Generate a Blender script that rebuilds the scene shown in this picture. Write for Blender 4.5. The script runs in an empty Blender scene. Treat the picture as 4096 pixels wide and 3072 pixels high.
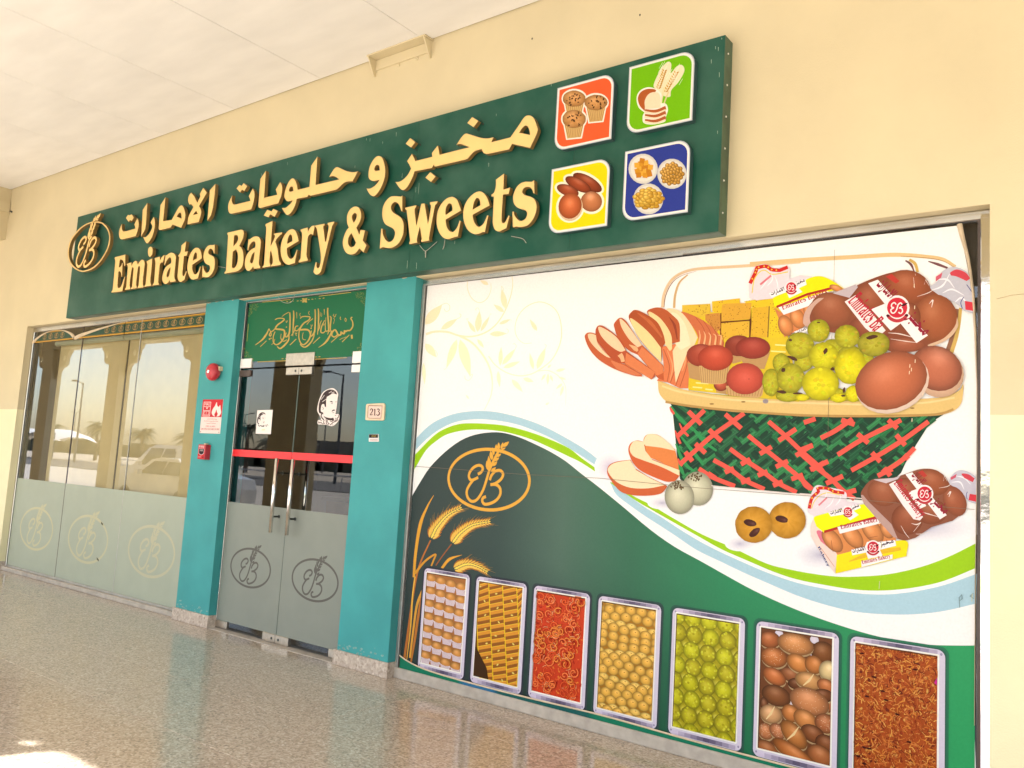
import bpy, math, random
from mathutils import Vector, Matrix
from mathutils.geometry import tessellate_polygon

random.seed(7)
S = bpy.context.scene
COL = S.collection

# ------------------------------------------------------------------ camera
YAW, PITCH, ROLL, FPX = 0.65229495, 0.10625607, -0.0612344, 3346.82726
EYE = Vector((0.0, 0.0, 1.5))
def _rot():
    a, b, c = YAW, PITCH, ROLL
    Rz = Matrix(((math.cos(a), -math.sin(a), 0), (math.sin(a), math.cos(a), 0), (0, 0, 1)))
    Rx = Matrix(((1, 0, 0), (0, math.cos(b), -math.sin(b)), (0, math.sin(b), math.cos(b))))
    Ry = Matrix(((math.cos(c), 0, math.sin(c)), (0, 1, 0), (-math.sin(c), 0, math.cos(c))))
    return Rz @ Rx @ Ry
RM = _rot()
cd = bpy.data.cameras.new('camera'); cam = bpy.data.objects.new('camera', cd); COL.objects.link(cam)
r_, f_, u_ = RM.col[0], RM.col[1], RM.col[2]
cam.matrix_world = Matrix(((r_[0], u_[0], -f_[0], EYE[0]), (r_[1], u_[1], -f_[1], EYE[1]), (r_[2], u_[2], -f_[2], EYE[2]), (0, 0, 0, 1)))
cd.sensor_width = 36; cd.lens = FPX / 4096 * 36; cd.clip_end = 1200; cd.clip_start = 0.05
S.camera = cam

# ------------------------------------------------------------------ sky, sun, exposure
SUNV = Vector((0.174, 0.959, -1.0)).normalized()       # the way the sunlight travels
w = bpy.data.worlds.new('World'); S.world = w; w.use_nodes = True
nt = w.node_tree; bg = nt.nodes['Background']
sky = nt.nodes.new('ShaderNodeTexSky'); sky.sky_type = 'NISHITA'; sky.sun_disc = False
sky.sun_elevation = math.asin(-SUNV.z); sky.sun_rotation = math.atan2(-SUNV.x, -SUNV.y)
sky.dust_density = 1.6; sky.air_density = 1.0; sky.ozone_density = 0.8
nt.links.new(sky.outputs[0], bg.inputs[0]); bg.inputs[1].default_value = 0.115
sl = bpy.data.lights.new('sun', 'SUN'); so = bpy.data.objects.new('sun', sl); COL.objects.link(so)
sl.energy = 4.5; sl.angle = math.radians(0.6); sl.color = (1.0, 0.97, 0.93)
so.rotation_euler = SUNV.to_track_quat('-Z', 'Y').to_euler()
so.location = (0, -20, 30)
S.view_settings.view_transform = 'Standard'; S.view_settings.look = 'None'
S.view_settings.gamma = 1.0; S.view_settings.use_curve_mapping = False
S.view_settings.exposure = 2.1

# ------------------------------------------------------------------ places
WALL, GLASS = 4.42, 4.50          # front of the wall, front of the glazing
SIGN, LETTER, PICT = 4.31, 4.25, 4.265
MUR = 4.503                       # the vinyl poster stuck on the right-hand window
CEIL = 4.79

def ray(px, py):
    return RM @ Vector(((px - 2048) / FPX, 1.0, -(py - 1536) / FPX))
def P(px, py, Y):                 # the point of the facade plane y=Y seen at a place in the photograph
    d = ray(px, py); t = Y / d.y
    return (d.x * t, 1.5 + d.z * t)

def lin(c):
    out = []
    for v in c[:3]:
        v = max(0, min(255, v)) / 255
        out.append(v / 12.92 if v <= 0.04045 else ((v + 0.055) / 1.055) ** 2.4)
    return out

# ------------------------------------------------------------------ materials
MATS = {}
def mat(name, col, rough=0.6, metal=0.0, spec=0.5, noise=0.0, nscale=8.0, bump=0.0, bscale=60.0, coat=0.0, col2=None, stretch=None, detail=6):
    if name in MATS: return MATS[name]
    m = bpy.data.materials.new(name); m.use_nodes = True; t = m.node_tree; b = t.nodes['Principled BSDF']
    b.inputs['Base Color'].default_value = (*col, 1); b.inputs['Roughness'].default_value = rough
    b.inputs['Metallic'].default_value = metal; b.inputs['Specular IOR Level'].default_value = spec
    b.inputs['Coat Weight'].default_value = coat; b.inputs['Coat Roughness'].default_value = 0.06
    tc = t.nodes.new('ShaderNodeTexCoord'); src = tc.outputs['Object']
    if stretch:
        mp = t.nodes.new('ShaderNodeMapping'); mp.inputs['Scale'].default_value = stretch
        t.links.new(src, mp.inputs[0]); src = mp.outputs[0]
    if noise or col2:
        n = t.nodes.new('ShaderNodeTexNoise'); n.inputs['Scale'].default_value = nscale; n.inputs['Detail'].default_value = detail
        t.links.new(src, n.inputs['Vector'])
        r = t.nodes.new('ShaderNodeValToRGB'); r.color_ramp.elements[0].position = 0.35; r.color_ramp.elements[1].position = 0.68
        c2 = col2 if col2 else tuple(min(1, v * (1 + noise)) for v in col)
        c1 = tuple(v * (1 - noise) for v in col)
        r.color_ramp.elements[0].color = (*c1, 1); r.color_ramp.elements[1].color = (*c2, 1)
        t.links.new(n.outputs[0], r.inputs[0]); t.links.new(r.outputs[0], b.inputs['Base Color'])
    if bump:
        n2 = t.nodes.new('ShaderNodeTexNoise'); n2.inputs['Scale'].default_value = bscale; n2.inputs['Detail'].default_value = 5
        t.links.new(src, n2.inputs['Vector'])
        bp = t.nodes.new('ShaderNodeBump'); bp.inputs['Strength'].default_value = bump; bp.inputs['Distance'].default_value = 0.01
        t.links.new(n2.outputs[0], bp.inputs['Height']); t.links.new(bp.outputs[0], b.inputs['Normal'])
    MATS[name] = m; return m

def print_mat(name, rough=0.36, spec=0.10):        # ink: colour carried by the printed shapes themselves
    m = bpy.data.materials.new(name); m.use_nodes = True; t = m.node_tree; b = t.nodes['Principled BSDF']
    a = t.nodes.new('ShaderNodeAttribute'); a.attribute_name = 'Col'
    n = t.nodes.new('ShaderNodeTexNoise'); n.inputs['Scale'].default_value = 90; n.inputs['Detail'].default_value = 4
    tc = t.nodes.new('ShaderNodeTexCoord'); t.links.new(tc.outputs['Object'], n.inputs['Vector'])
    mr = t.nodes.new('ShaderNodeMapRange'); mr.inputs['To Min'].default_value = 0.9; mr.inputs['To Max'].default_value = 1.06
    t.links.new(n.outputs[0], mr.inputs[0])
    mx = t.nodes.new('ShaderNodeVectorMath'); mx.operation = 'SCALE'
    t.links.new(a.outputs['Color'], mx.inputs[0]); t.links.new(mr.outputs[0], mx.inputs['Scale'])
    t.links.new(mx.outputs[0], b.inputs['Base Color'])
    b.inputs['Roughness'].default_value = rough; b.inputs['Specular IOR Level'].default_value = spec
    return m

M_PRINT = print_mat('printed_vinyl')
M_WALL = mat('beige_render', (0.61, 0.525, 0.335), 0.85, noise=0.035, nscale=2.2, bump=0.12, bscale=120)
M_DADO = mat('cream_render', (0.78, 0.72, 0.46), 0.8, noise=0.03, nscale=2.5, bump=0.12, bscale=120)
M_CEIL = mat('ceiling_paint', (0.80, 0.79, 0.765), 0.8, noise=0.05, nscale=1.1, bump=0.02, bscale=9, stretch=(1, 3.5, 1))
M_TEAL = mat('teal_paint', (0.05, 0.30, 0.30), 0.55, spec=0.25, noise=0.08, nscale=3.0, bump=0.12, bscale=110)
M_SIGN = mat('green_sign_sheet', (0.008, 0.092, 0.060), 0.42, spec=0.2, noise=0.25, nscale=3.2, col2=(0.034, 0.105, 0.075), detail=9)
M_SIGNB = mat('green_sign_edge', (0.05, 0.10, 0.06), 0.42, noise=0.25, nscale=9)
M_GOLD = mat('gold_acrylic', (0.80, 0.54, 0.205), 0.42, spec=0.4, noise=0.04, nscale=5)
M_GOLDS = mat('gold_side', (0.24, 0.145, 0.045), 0.35, spec=0.5, noise=0.08, nscale=12)
M_GOLDP = mat('pale_gold_edge', (0.62, 0.44, 0.18), 0.45)
M_ALU = mat('aluminium', (0.62, 0.60, 0.57), 0.26, metal=1.0, noise=0.06, nscale=6, bump=0.05, bscale=9)
M_ALUD = mat('dull_aluminium', (0.42, 0.41, 0.38), 0.4, metal=0.6, noise=0.1, nscale=14)
M_CHROME = mat('polished_steel', (0.78, 0.76, 0.72), 0.12, metal=1.0, noise=0.08, nscale=20)
M_SCREW = mat('dark_screw', (0.03, 0.035, 0.03), 0.5, noise=0.3, nscale=60)
M_SILL = mat('cement_sill', (0.40, 0.355, 0.30), 0.7, noise=0.14, nscale=14, bump=0.1, bscale=60)
M_RED = mat('red_enamel', (0.45, 0.022, 0.035), 0.3, noise=0.15, nscale=20)
M_REDF = mat('red_stripe_film', (0.78, 0.018, 0.025), 0.4, noise=0.03, nscale=9)
M_DUST = mat('dusty_red', (0.42, 0.09, 0.07), 0.6, noise=0.2, nscale=25)
M_CREAMP = mat('cream_plastic', (0.66, 0.52, 0.34), 0.5, noise=0.08, nscale=30)
M_FROST = mat('frosted_film', (0.34, 0.375, 0.29), 0.55, noise=0.035, nscale=5, spec=0.4)
M_FROSTD = mat('grey_frosted_film', (0.215, 0.235, 0.20), 0.5, noise=0.03, nscale=5, spec=0.4)
M_CLEARD = mat('dark_clear_cut', (0.045, 0.045, 0.045), 0.1, noise=0.3, nscale=20)
M_CLEARL = mat('tan_clear_cut', (0.43, 0.36, 0.21), 0.3, noise=0.1, nscale=9)
M_BLIND = mat('tan_blind_cloth', (0.80, 0.64, 0.36), 0.8, noise=0.03, nscale=7)
M_ROLL = mat('pale_blind_tube', (0.52, 0.56, 0.44), 0.55, noise=0.04, nscale=9)
M_DARKV = mat('dark_frame', (0.075, 0.05, 0.04), 0.5, noise=0.2, nscale=10)
M_BACKV = mat('vinyl_back', (0.58, 0.46, 0.31), 0.5, noise=0.1, nscale=10)
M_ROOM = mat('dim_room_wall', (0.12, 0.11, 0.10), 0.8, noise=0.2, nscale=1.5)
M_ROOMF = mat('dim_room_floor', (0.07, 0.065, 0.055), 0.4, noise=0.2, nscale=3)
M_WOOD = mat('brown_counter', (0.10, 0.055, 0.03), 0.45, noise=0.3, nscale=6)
M_ASPH = mat('asphalt', (0.115, 0.105, 0.095), 0.85, noise=0.2, nscale=3, bump=0.2, bscale=80)
M_PAVE = mat('parking_paving', (0.50, 0.445, 0.37), 0.85, noise=0.12, nscale=1.5, bump=0.15, bscale=50)
M_SAND = mat('sand_ground', (0.46, 0.39, 0.30), 0.95, noise=0.15, nscale=0.3)
M_KERB = mat('kerb_concrete', (0.42, 0.39, 0.34), 0.85, noise=0.12, nscale=8)
M_LEAF = mat('palm_leaf', (0.12, 0.13, 0.065), 0.6, noise=0.35, nscale=2.0)
M_TRUNK = mat('palm_trunk', (0.16, 0.115, 0.075), 0.9, noise=0.3, nscale=6, bump=0.5, bscale=12)
M_CARW = mat('white_car_paint', (0.80, 0.80, 0.78), 0.2, spec=0.6, coat=0.8, noise=0.01, nscale=3)
M_CARG = mat('car_glass', (0.02, 0.025, 0.03), 0.05, spec=0.8, noise=0.1, nscale=3)
M_TYRE = mat('tyre_rubber', (0.025, 0.025, 0.025), 0.8, noise=0.2, nscale=20)
M_CANOPY = mat('white_canopy_cloth', (0.78, 0.76, 0.72), 0.7, noise=0.04, nscale=2)
M_POST = mat('grey_post', (0.16, 0.16, 0.165), 0.5, noise=0.1, nscale=5)
M_FAR = mat('far_building_render', (0.30, 0.26, 0.21), 0.9, noise=0.15, nscale=0.4)
M_HEDGE = mat('far_hedge', (0.13, 0.12, 0.07), 0.9, noise=0.4, nscale=0.8, bump=0.8, bscale=3)
M_WHITEP = mat('white_plastic', (0.80, 0.77, 0.74), 0.4, noise=0.03, nscale=9)
M_WIRE = mat('pale_wire', (0.38, 0.36, 0.30), 0.5, noise=0.1, nscale=30)

def granite(name, cols, scale, rough, spec=0.5, bump=0.0):
    m = bpy.data.materials.new(name); m.use_nodes = True; t = m.node_tree; b = t.nodes['Principled BSDF']
    tc = t.nodes.new('ShaderNodeTexCoord')
    oi = t.nodes.new('ShaderNodeObjectInfo')
    ad = t.nodes.new('ShaderNodeVectorMath'); ad.operation = 'MULTIPLY_ADD'
    ad.inputs[1].default_value = (1, 1, 1)
    sc = t.nodes.new('ShaderNodeVectorMath'); sc.operation = 'SCALE'; sc.inputs[0].default_value = (31, 17, 5)
    t.links.new(oi.outputs['Random'], sc.inputs['Scale'])
    t.links.new(tc.outputs['Object'], ad.inputs[0]); t.links.new(sc.outputs[0], ad.inputs[2])
    v = t.nodes.new('ShaderNodeTexVoronoi'); v.inputs['Scale'].default_value = scale; v.feature = 'F1'
    n = t.nodes.new('ShaderNodeTexNoise'); n.inputs['Scale'].default_value = scale * 0.45; n.inputs['Detail'].default_value = 9
    n.inputs['Roughness'].default_value = 0.75
    t.links.new(ad.outputs[0], v.inputs['Vector']); t.links.new(ad.outputs[0], n.inputs['Vector'])
    sp = t.nodes.new('ShaderNodeSeparateColor'); t.links.new(v.outputs['Color'], sp.inputs[0])
    mth = t.nodes.new('ShaderNodeMath'); mth.operation = 'MULTIPLY_ADD'; mth.inputs[1].default_value = 0.42
    t.links.new(sp.outputs[0], mth.inputs[0])
    m2 = t.nodes.new('ShaderNodeMath'); m2.operation = 'MULTIPLY'; m2.inputs[1].default_value = 0.62
    t.links.new(n.outputs[0], m2.inputs[0]); t.links.new(m2.outputs[0], mth.inputs[2])
    r = t.nodes.new('ShaderNodeValToRGB'); e = r.color_ramp.elements
    e[0].position = 0.18; e[0].color = (*cols[0], 1); e[1].position = 0.85; e[1].color = (*cols[-1], 1)
    for i, c in enumerate(cols[1:-1]):
        k = e.new(0.36 + 0.30 * i / max(1, len(cols) - 3)); k.color = (*c, 1)
    t.links.new(mth.outputs[0], r.inputs[0]); t.links.new(r.outputs[0], b.inputs['Base Color'])
    b.inputs['Specular IOR Level'].default_value = spec
    n3 = t.nodes.new('ShaderNodeTexNoise'); n3.inputs['Scale'].default_value = 1.3; n3.inputs['Detail'].default_value = 6
    t.links.new(tc.outputs['Object'], n3.inputs['Vector'])
    mr = t.nodes.new('ShaderNodeMapRange'); mr.inputs['From Min'].default_value = 0.3; mr.inputs['From Max'].default_value = 0.7
    mr.inputs['To Min'].default_value = rough * 0.75; mr.inputs['To Max'].default_value = rough * 1.5
    t.links.new(n3.outputs[0], mr.inputs[0]); t.links.new(mr.outputs[0], b.inputs['Roughness'])
    MATS[name] = m; return m
M_FLOOR = granite('polished_granite_floor', [(0.19, 0.15, 0.12), (0.33, 0.27, 0.21), (0.44, 0.36, 0.28), (0.52, 0.44, 0.35), (0.70, 0.62, 0.52)], 95, 0.13, spec=0.75)
M_SKIRT = granite('pink_granite_skirting', [(0.22, 0.16, 0.12), (0.40, 0.32, 0.26), (0.52, 0.44, 0.36), (0.72, 0.66, 0.57)], 60, 0.45)

def glass_mat(name, ior, tint=(1, 1, 1), base=0.0):
    m = bpy.data.materials.new(name); m.use_nodes = True; t = m.node_tree
    for n in list(t.nodes):
        if n.type != 'OUTPUT_MATERIAL': t.nodes.remove(n)
    out = [n for n in t.nodes if n.type == 'OUTPUT_MATERIAL'][0]
    g = t.nodes.new('ShaderNodeBsdfGlossy'); g.inputs['Roughness'].default_value = 0.008; g.inputs[0].default_value = (0.95, 0.97, 1, 1)
    tr = t.nodes.new('ShaderNodeBsdfTransparent'); tr.inputs[0].default_value = (*tint, 1)
    fr = t.nodes.new('ShaderNodeFresnel'); fr.inputs[0].default_value = ior
    n = t.nodes.new('ShaderNodeTexNoise'); n.inputs['Scale'].default_value = 1.1; n.inputs['Detail'].default_value = 1
    tc = t.nodes.new('ShaderNodeTexCoord'); t.links.new(tc.outputs['Object'], n.inputs['Vector'])
    bp = t.nodes.new('ShaderNodeBump'); bp.inputs['Strength'].default_value = 0.02; bp.inputs['Distance'].default_value = 0.02
    t.links.new(n.outputs[0], bp.inputs['Height']); t.links.new(bp.outputs[0], g.inputs['Normal'])
    mx = t.nodes.new('ShaderNodeMixShader')
    t.links.new(fr.outputs[0], mx.inputs[0]); t.links.new(tr.outputs[0], mx.inputs[1]); t.links.new(g.outputs[0], mx.inputs[2])
    t.links.new(mx.outputs[0], out.inputs['Surface'])
    MATS[name] = m; return m
M_GLASS = glass_mat('window_glass', 2.1, (0.9, 0.93, 0.91))
M_DGLASS = glass_mat('door_glass', 1.6, (0.80, 0.83, 0.82))

# ------------------------------------------------------------------ builders
def tag(o, label=None, cat=None, group=None, kind=None):
    if label: o['label'] = label
    if cat: o['category'] = cat
    if group: o['group'] = group
    if kind: o['kind'] = kind
    return o
def link(o, parent=None):
    COL.objects.link(o)
    if parent is not None: o.parent = parent
    return o
def thing(name, label, cat, group=None):
    o = bpy.data.objects.new(name, None); COL.objects.link(o); o.empty_display_size = 0.1
    return tag(o, label, cat, group)

class B:
    def __init__(s): s.v = []; s.f = []; s.m = []
    def add(s, vs, fs, mi=0):
        k = len(s.v); s.v += [tuple(v) for v in vs]; s.f += [tuple(i + k for i in f) for f in fs]; s.m += [mi] * len(fs); return s
    def box(s, x0, x1, y0, y1, z0, z1, mi=0):
        vs = [(x, y, z) for x in (x0, x1) for y in (y0, y1) for z in (z0, z1)]
        return s.add(vs, [(0, 1, 3, 2), (4, 6, 7, 5), (0, 4, 5, 1), (2, 3, 7, 6), (0, 2, 6, 4), (1, 5, 7, 3)], mi)
    def bbox(s, x0, x1, y0, y1, z0, z1, c=0.004, mi=0):      # box with its front (y0) edges bevelled
        o = [(x0, z0), (x1, z0), (x1, z1), (x0, z1)]; i = [(x0 + c, z0 + c), (x1 - c, z0 + c), (x1 - c, z1 - c), (x0 + c, z1 - c)]
        vs = [(x, y1, z) for x, z in o] + [(x, y0 + c, z) for x, z in o] + [(x, y0, z) for x, z in i]
        fs = [(3, 2, 1, 0), (8, 9, 10, 11)]
        for a in range(4):
            b = (a + 1) % 4; fs += [(a, b, b + 4, a + 4), (a + 4, b + 4, b + 8, a + 8)]
        return s.add(vs, fs, mi)
    def tube(s, pts, r, n=8, mi=0, cap=True):
        pts = [Vector(p) for p in pts]; rings = []
        for i, p in enumerate(pts):
            d = (pts[min(i + 1, len(pts) - 1)] - pts[max(i - 1, 0)]).normalized()
            a = d.cross(Vector((0, 0, 1)));  a = a if a.length > 0.05 else d.cross(Vector((1, 0, 0))); a.normalize(); b = d.cross(a)
            rr = r[i] if isinstance(r, (list, tuple)) else r
            rings.append([p + (a * math.cos(2 * math.pi * k / n) + b * math.sin(2 * math.pi * k / n)) * rr for k in range(n)])
        vs = [v for q in rings for v in q]; fs = []
        for i in range(len(pts) - 1):
            for k in range(n): fs.append((i * n + k, i * n + (k + 1) % n, (i + 1) * n + (k + 1) % n, (i + 1) * n + k))
        if cap: fs += [tuple(range(n))[::-1], tuple(range((len(pts) - 1) * n, len(pts) * n))]
        return s.add(vs, fs, mi)
    def lathe(s, prof, c, axis='y', n=20, mi=0):             # prof: (radius, along)
        vs = []; fs = []
        for rr, h in prof:
            for k in range(n):
                a = 2 * math.pi * k / n
                if axis == 'y': vs.append((c[0] + rr * math.cos(a), c[1] + h, c[2] + rr * math.sin(a)))
                elif axis == 'x': vs.append((c[0] + h, c[1] + rr * math.cos(a), c[2] + rr * math.sin(a)))
                else: vs.append((c[0] + rr * math.cos(a), c[1] + rr * math.sin(a), c[2] + h))
        for i in range(len(prof) - 1):
            for k in range(n): fs.append((i * n + k, i * n + (k + 1) % n, (i + 1) * n + (k + 1) % n, (i + 1) * n + k))
        fs += [tuple(range(n)), tuple(range((len(prof) - 1) * n, len(prof) * n))]
        return s.add(vs, fs, mi)
    def prism(s, loops, y0, y1, mf=0, ms=0):                 # loops: outer + holes, lists of (x, z); front at y0
        tri = tessellate_polygon([[Vector((x, z, 0)) for x, z in lp] for lp in loops])
        flat = [p for lp in loops for p in lp]; n = len(flat)
        s.add([(x, y0, z) for x, z in flat], tri, mf)
        s.add([(x, y1, z) for x, z in flat], tri, ms)
        k = 0
        for lp in loops:
            m = len(lp)
            vs = [(x, y0, z) for x, z in lp] + [(x, y1, z) for x, z in lp]
            s.add(vs, [(i, (i + 1) % m, m + (i + 1) % m, m + i) for i in range(m)], ms)
        return s
    def mesh(s, name, mats, smooth=False):
        me = bpy.data.meshes.new(name); me.from_pydata(s.v, [], s.f)
        for m in (mats if isinstance(mats, (list, tuple)) else [mats]): me.materials.append(m)
        me.polygons.foreach_set('material_index', s.m)
        if smooth: me.polygons.foreach_set('use_smooth', [True] * len(s.f))
        me.update(); return me
    def obj(s, name, mats, parent=None, smooth=False):
        return link(bpy.data.objects.new(name, s.mesh(name, mats, smooth)), parent)

def bez(txt, fr=(0, 0, 1), Y=None, closed=True, sub=5):
    """points 'x y' (corner) or 'x ys' (smooth) read in the frame fr=(x0, y0, scale) of the photograph"""
    pts = []
    for tkn in txt.split(','):
        a, b = tkn.split(); sm = b.endswith('s'); b = b.rstrip('s')
        pts.append((fr[0] + float(a) * fr[2], fr[1] + float(b) * fr[2], sm))
    n = len(pts); out = []
    def tan(i):
        if not pts[i][2]: return None
        if not closed and i in (0, n - 1): return None
        a, b = pts[(i - 1) % n], pts[(i + 1) % n]; return ((b[0] - a[0]) / 2, (b[1] - a[1]) / 2)
    for i in range(n if closed else n - 1):
        a, b = pts[i], pts[(i + 1) % n]; ta, tb = tan(i), tan((i + 1) % n)
        out.append((a[0], a[1]))
        if ta is None and tb is None: continue
        ch = (b[0] - a[0], b[1] - a[1]); L = math.hypot(*ch)
        def clampt(t):
            l = math.hypot(*t); return t if l <= L * 1.3 or l == 0 else (t[0] * L * 1.3 / l, t[1] * L * 1.3 / l)
        ta = clampt(ta) if ta else ch; tb = clampt(tb) if tb else ch
        for k in range(1, sub):
            t = k / sub; h00 = 2 * t ** 3 - 3 * t * t + 1; h10 = t ** 3 - 2 * t * t + t; h01 = -2 * t ** 3 + 3 * t * t; h11 = t ** 3 - t * t
            out.append((h00 * a[0] + h10 * ta[0] + h01 * b[0] + h11 * tb[0], h00 * a[1] + h10 * ta[1] + h01 * b[1] + h11 * tb[1]))
    if not closed: out.append(pts[-1][:2])
    return [P(x, y, Y) for x, y in out] if Y else out
def ribbon(pts, w, round_end=True):
    """outline of a stroke along pts with width w (number or list of two/three: start, middle, end)"""
    n = len(pts); L = []; R = []
    for i, p in enumerate(pts):
        a, b = pts[max(0, i - 1)], pts[min(n - 1, i + 1)]
        dx, dy = b[0] - a[0], b[1] - a[1]; l = math.hypot(dx, dy) or 1
        t = i / (n - 1)
        if isinstance(w, (list, tuple)):
            ww = w[0] + (w[1] - w[0]) * t if len(w) == 2 else (w[0] + (w[1] - w[0]) * t * 2 if t < .5 else w[1] + (w[2] - w[1]) * (t * 2 - 1))
        else: ww = w
        L.append((p[0] - dy / l * ww / 2, p[1] + dx / l * ww / 2)); R.append((p[0] + dy / l * ww / 2, p[1] - dx / l * ww / 2))
    return L, R
def leaf(x0, y0, x1, y1, w, n=7, bend=0.0):
    dx, dy = x1 - x0, y1 - y0; l = math.hypot(dx, dy) or 1; nx, ny = -dy / l, dx / l; A = []; C = []
    for i in range(n + 1):
        t = i / n; s = math.sin(math.pi * t ** 0.8) * w / 2; bx = bend * math.sin(math.pi * t)
        A.append((x0 + dx * t + nx * (s + bx), y0 + dy * t + ny * (s + bx))); C.append((x0 + dx * t + nx * (bx - s), y0 + dy * t + ny * (bx - s)))
    return A + C[::-1][1:-1]

STEP = 0.000025
class Print:
    """flat printed shapes lying on the plane y=Y; each new shape is one ink layer above the last"""
    K = 0.80
    def __init__(s, Y, base=0): s.Y = Y; s.v = []; s.f = []; s.c = []; s.k = base
    def y(s, d=0): return s.Y - (s.k + d) * STEP
    def up(s, bump): s.k += bump if bump else 0.12
    def lc(s, c): return tuple(v * s.K for v in lin(c))
    def raw(s, vs, fs, cols, bump=1, ys=None):
        k = len(s.v); y = s.y(); s.v += [(x, y, z) for x, z in vs] if ys is None else [(p[0], y - d * STEP * (bump or .12), p[1]) for p, d in zip(vs, ys)]
        s.f += [tuple(i + k for i in f) for f in fs]
        s.c += cols; s.up(bump)
    def poly(s, pts, col, holes=(), fn=None, world=False, bump=1):
        loops = [pts] + list(holes)
        if not world: loops = [[P(x, y, s.Y) for x, y in lp] for lp in loops]
        flat = [p for lp in loops for p in lp]
        try: tri = tessellate_polygon([[Vector((x, z, 0)) for x, z in lp] for lp in loops])
        except Exception: return
        if fn:
            src = [p for lp in [pts] + list(holes) for p in lp]; cols = [s.lc(fn(*p)) for p in src]
        else: cols = [s.lc(col)] * len(flat)
        s.raw(flat, tri, cols, bump)
    def stroke(s, pts, w, col, world=False, bump=1, col2=None):
        L, R = ribbon(pts, w); n = len(L); vs = L + R
        if not world: vs = [P(x, y, s.Y) for x, y in vs]
        fs = [(i, i + 1, n + i + 1, n + i) for i in range(n - 1)]
        a = s.lc(col); b = s.lc(col2) if col2 else a
        cols = [tuple(a[j] + (b[j] - a[j]) * i / (n - 1) for j in range(3)) for i in range(n)] * 2
        s.raw(vs, fs, cols, bump, ys=[.8 * i / n for i in range(n)] * 2)
    def blob(s, cx, cy, rx, ry, col, edge=0.6, hl=(-.3, -.35, 60), rot=0, rough=0, n=22, rings=4, world=False, cut=None, bump=1, speck=0):
        vs = [(cx, cy)]; cr, sr = math.cos(math.radians(rot)), math.sin(math.radians(rot)); cols = []
        loc = [(0, 0)]
        for j in range(1, rings + 1):
            for i in range(n):
                a = 2 * math.pi * i / n; q = j / rings
                if rough: q *= 1 + (random.random() - .5) * rough * (1 if j == rings else 1.5)
                x, y = q * math.cos(a), q * math.sin(a); loc.append((x, y))
                X, Yy = x * rx, y * ry; vs.append((cx + X * cr - Yy * sr, cy + X * sr + Yy * cr))
        for x, y in loc:
            r2 = min(1.1, x * x + y * y); h = math.exp(-((x - hl[0]) ** 2 + (y - hl[1]) ** 2) / 0.16) * hl[2]
            k = 1 - (1 - edge) * r2 ** 1.6; j = (random.random() - .5) * speck
            cols.append(s.lc([c * k + h + j for c in col]))
        fs = [(0, 1 + i, 1 + (i + 1) % n) for i in range(n)]
        for j in range(rings - 1):
            for i in range(n):
                a = 1 + j * n + i; b = 1 + j * n + (i + 1) % n; fs.append((a, b, b + n, a + n))
        if not world: vs = [P(x, y, s.Y) for x, y in vs]
        if cut:
            x0, x1, z0, z1 = cut; vs = [(min(max(x, x0), x1), min(max(z, z0), z1)) for x, z in vs]
        s.raw(vs, fs, cols, bump)
    def shadow(s, cx, cy, rx, ry, col, ground=(252, 250, 252), rot=0, power=1.0):
        s.blob(cx, cy, rx, ry, ground, edge=1, hl=(0, 0, 0), rot=rot)
        k = len(s.c) - (1 + 4 * 22)
        a, g = s.lc(col), s.lc(ground)
        for i in range(1 + 4 * 22):
            t = 0 if i == 0 else ((i - 1) // 22 + 1) / 4
            t = t ** power; s.c[k + i] = tuple(a[j] + (g[j] - a[j]) * t for j in range(3))
    def obj(s, name, parent=None, m=None, label=None):
        me = bpy.data.meshes.new(name); me.from_pydata(s.v, [], s.f); me.materials.append(m or M_PRINT)
        at = me.color_attributes.new('Col', 'FLOAT_COLOR', 'POINT')
        at.data.foreach_set('color', [x for c in s.c for x in (c[0], c[1], c[2], 1.0)])
        me.update(); o = link(bpy.data.objects.new(name, me), parent)
        if label: o['label'] = label
        return o
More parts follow.
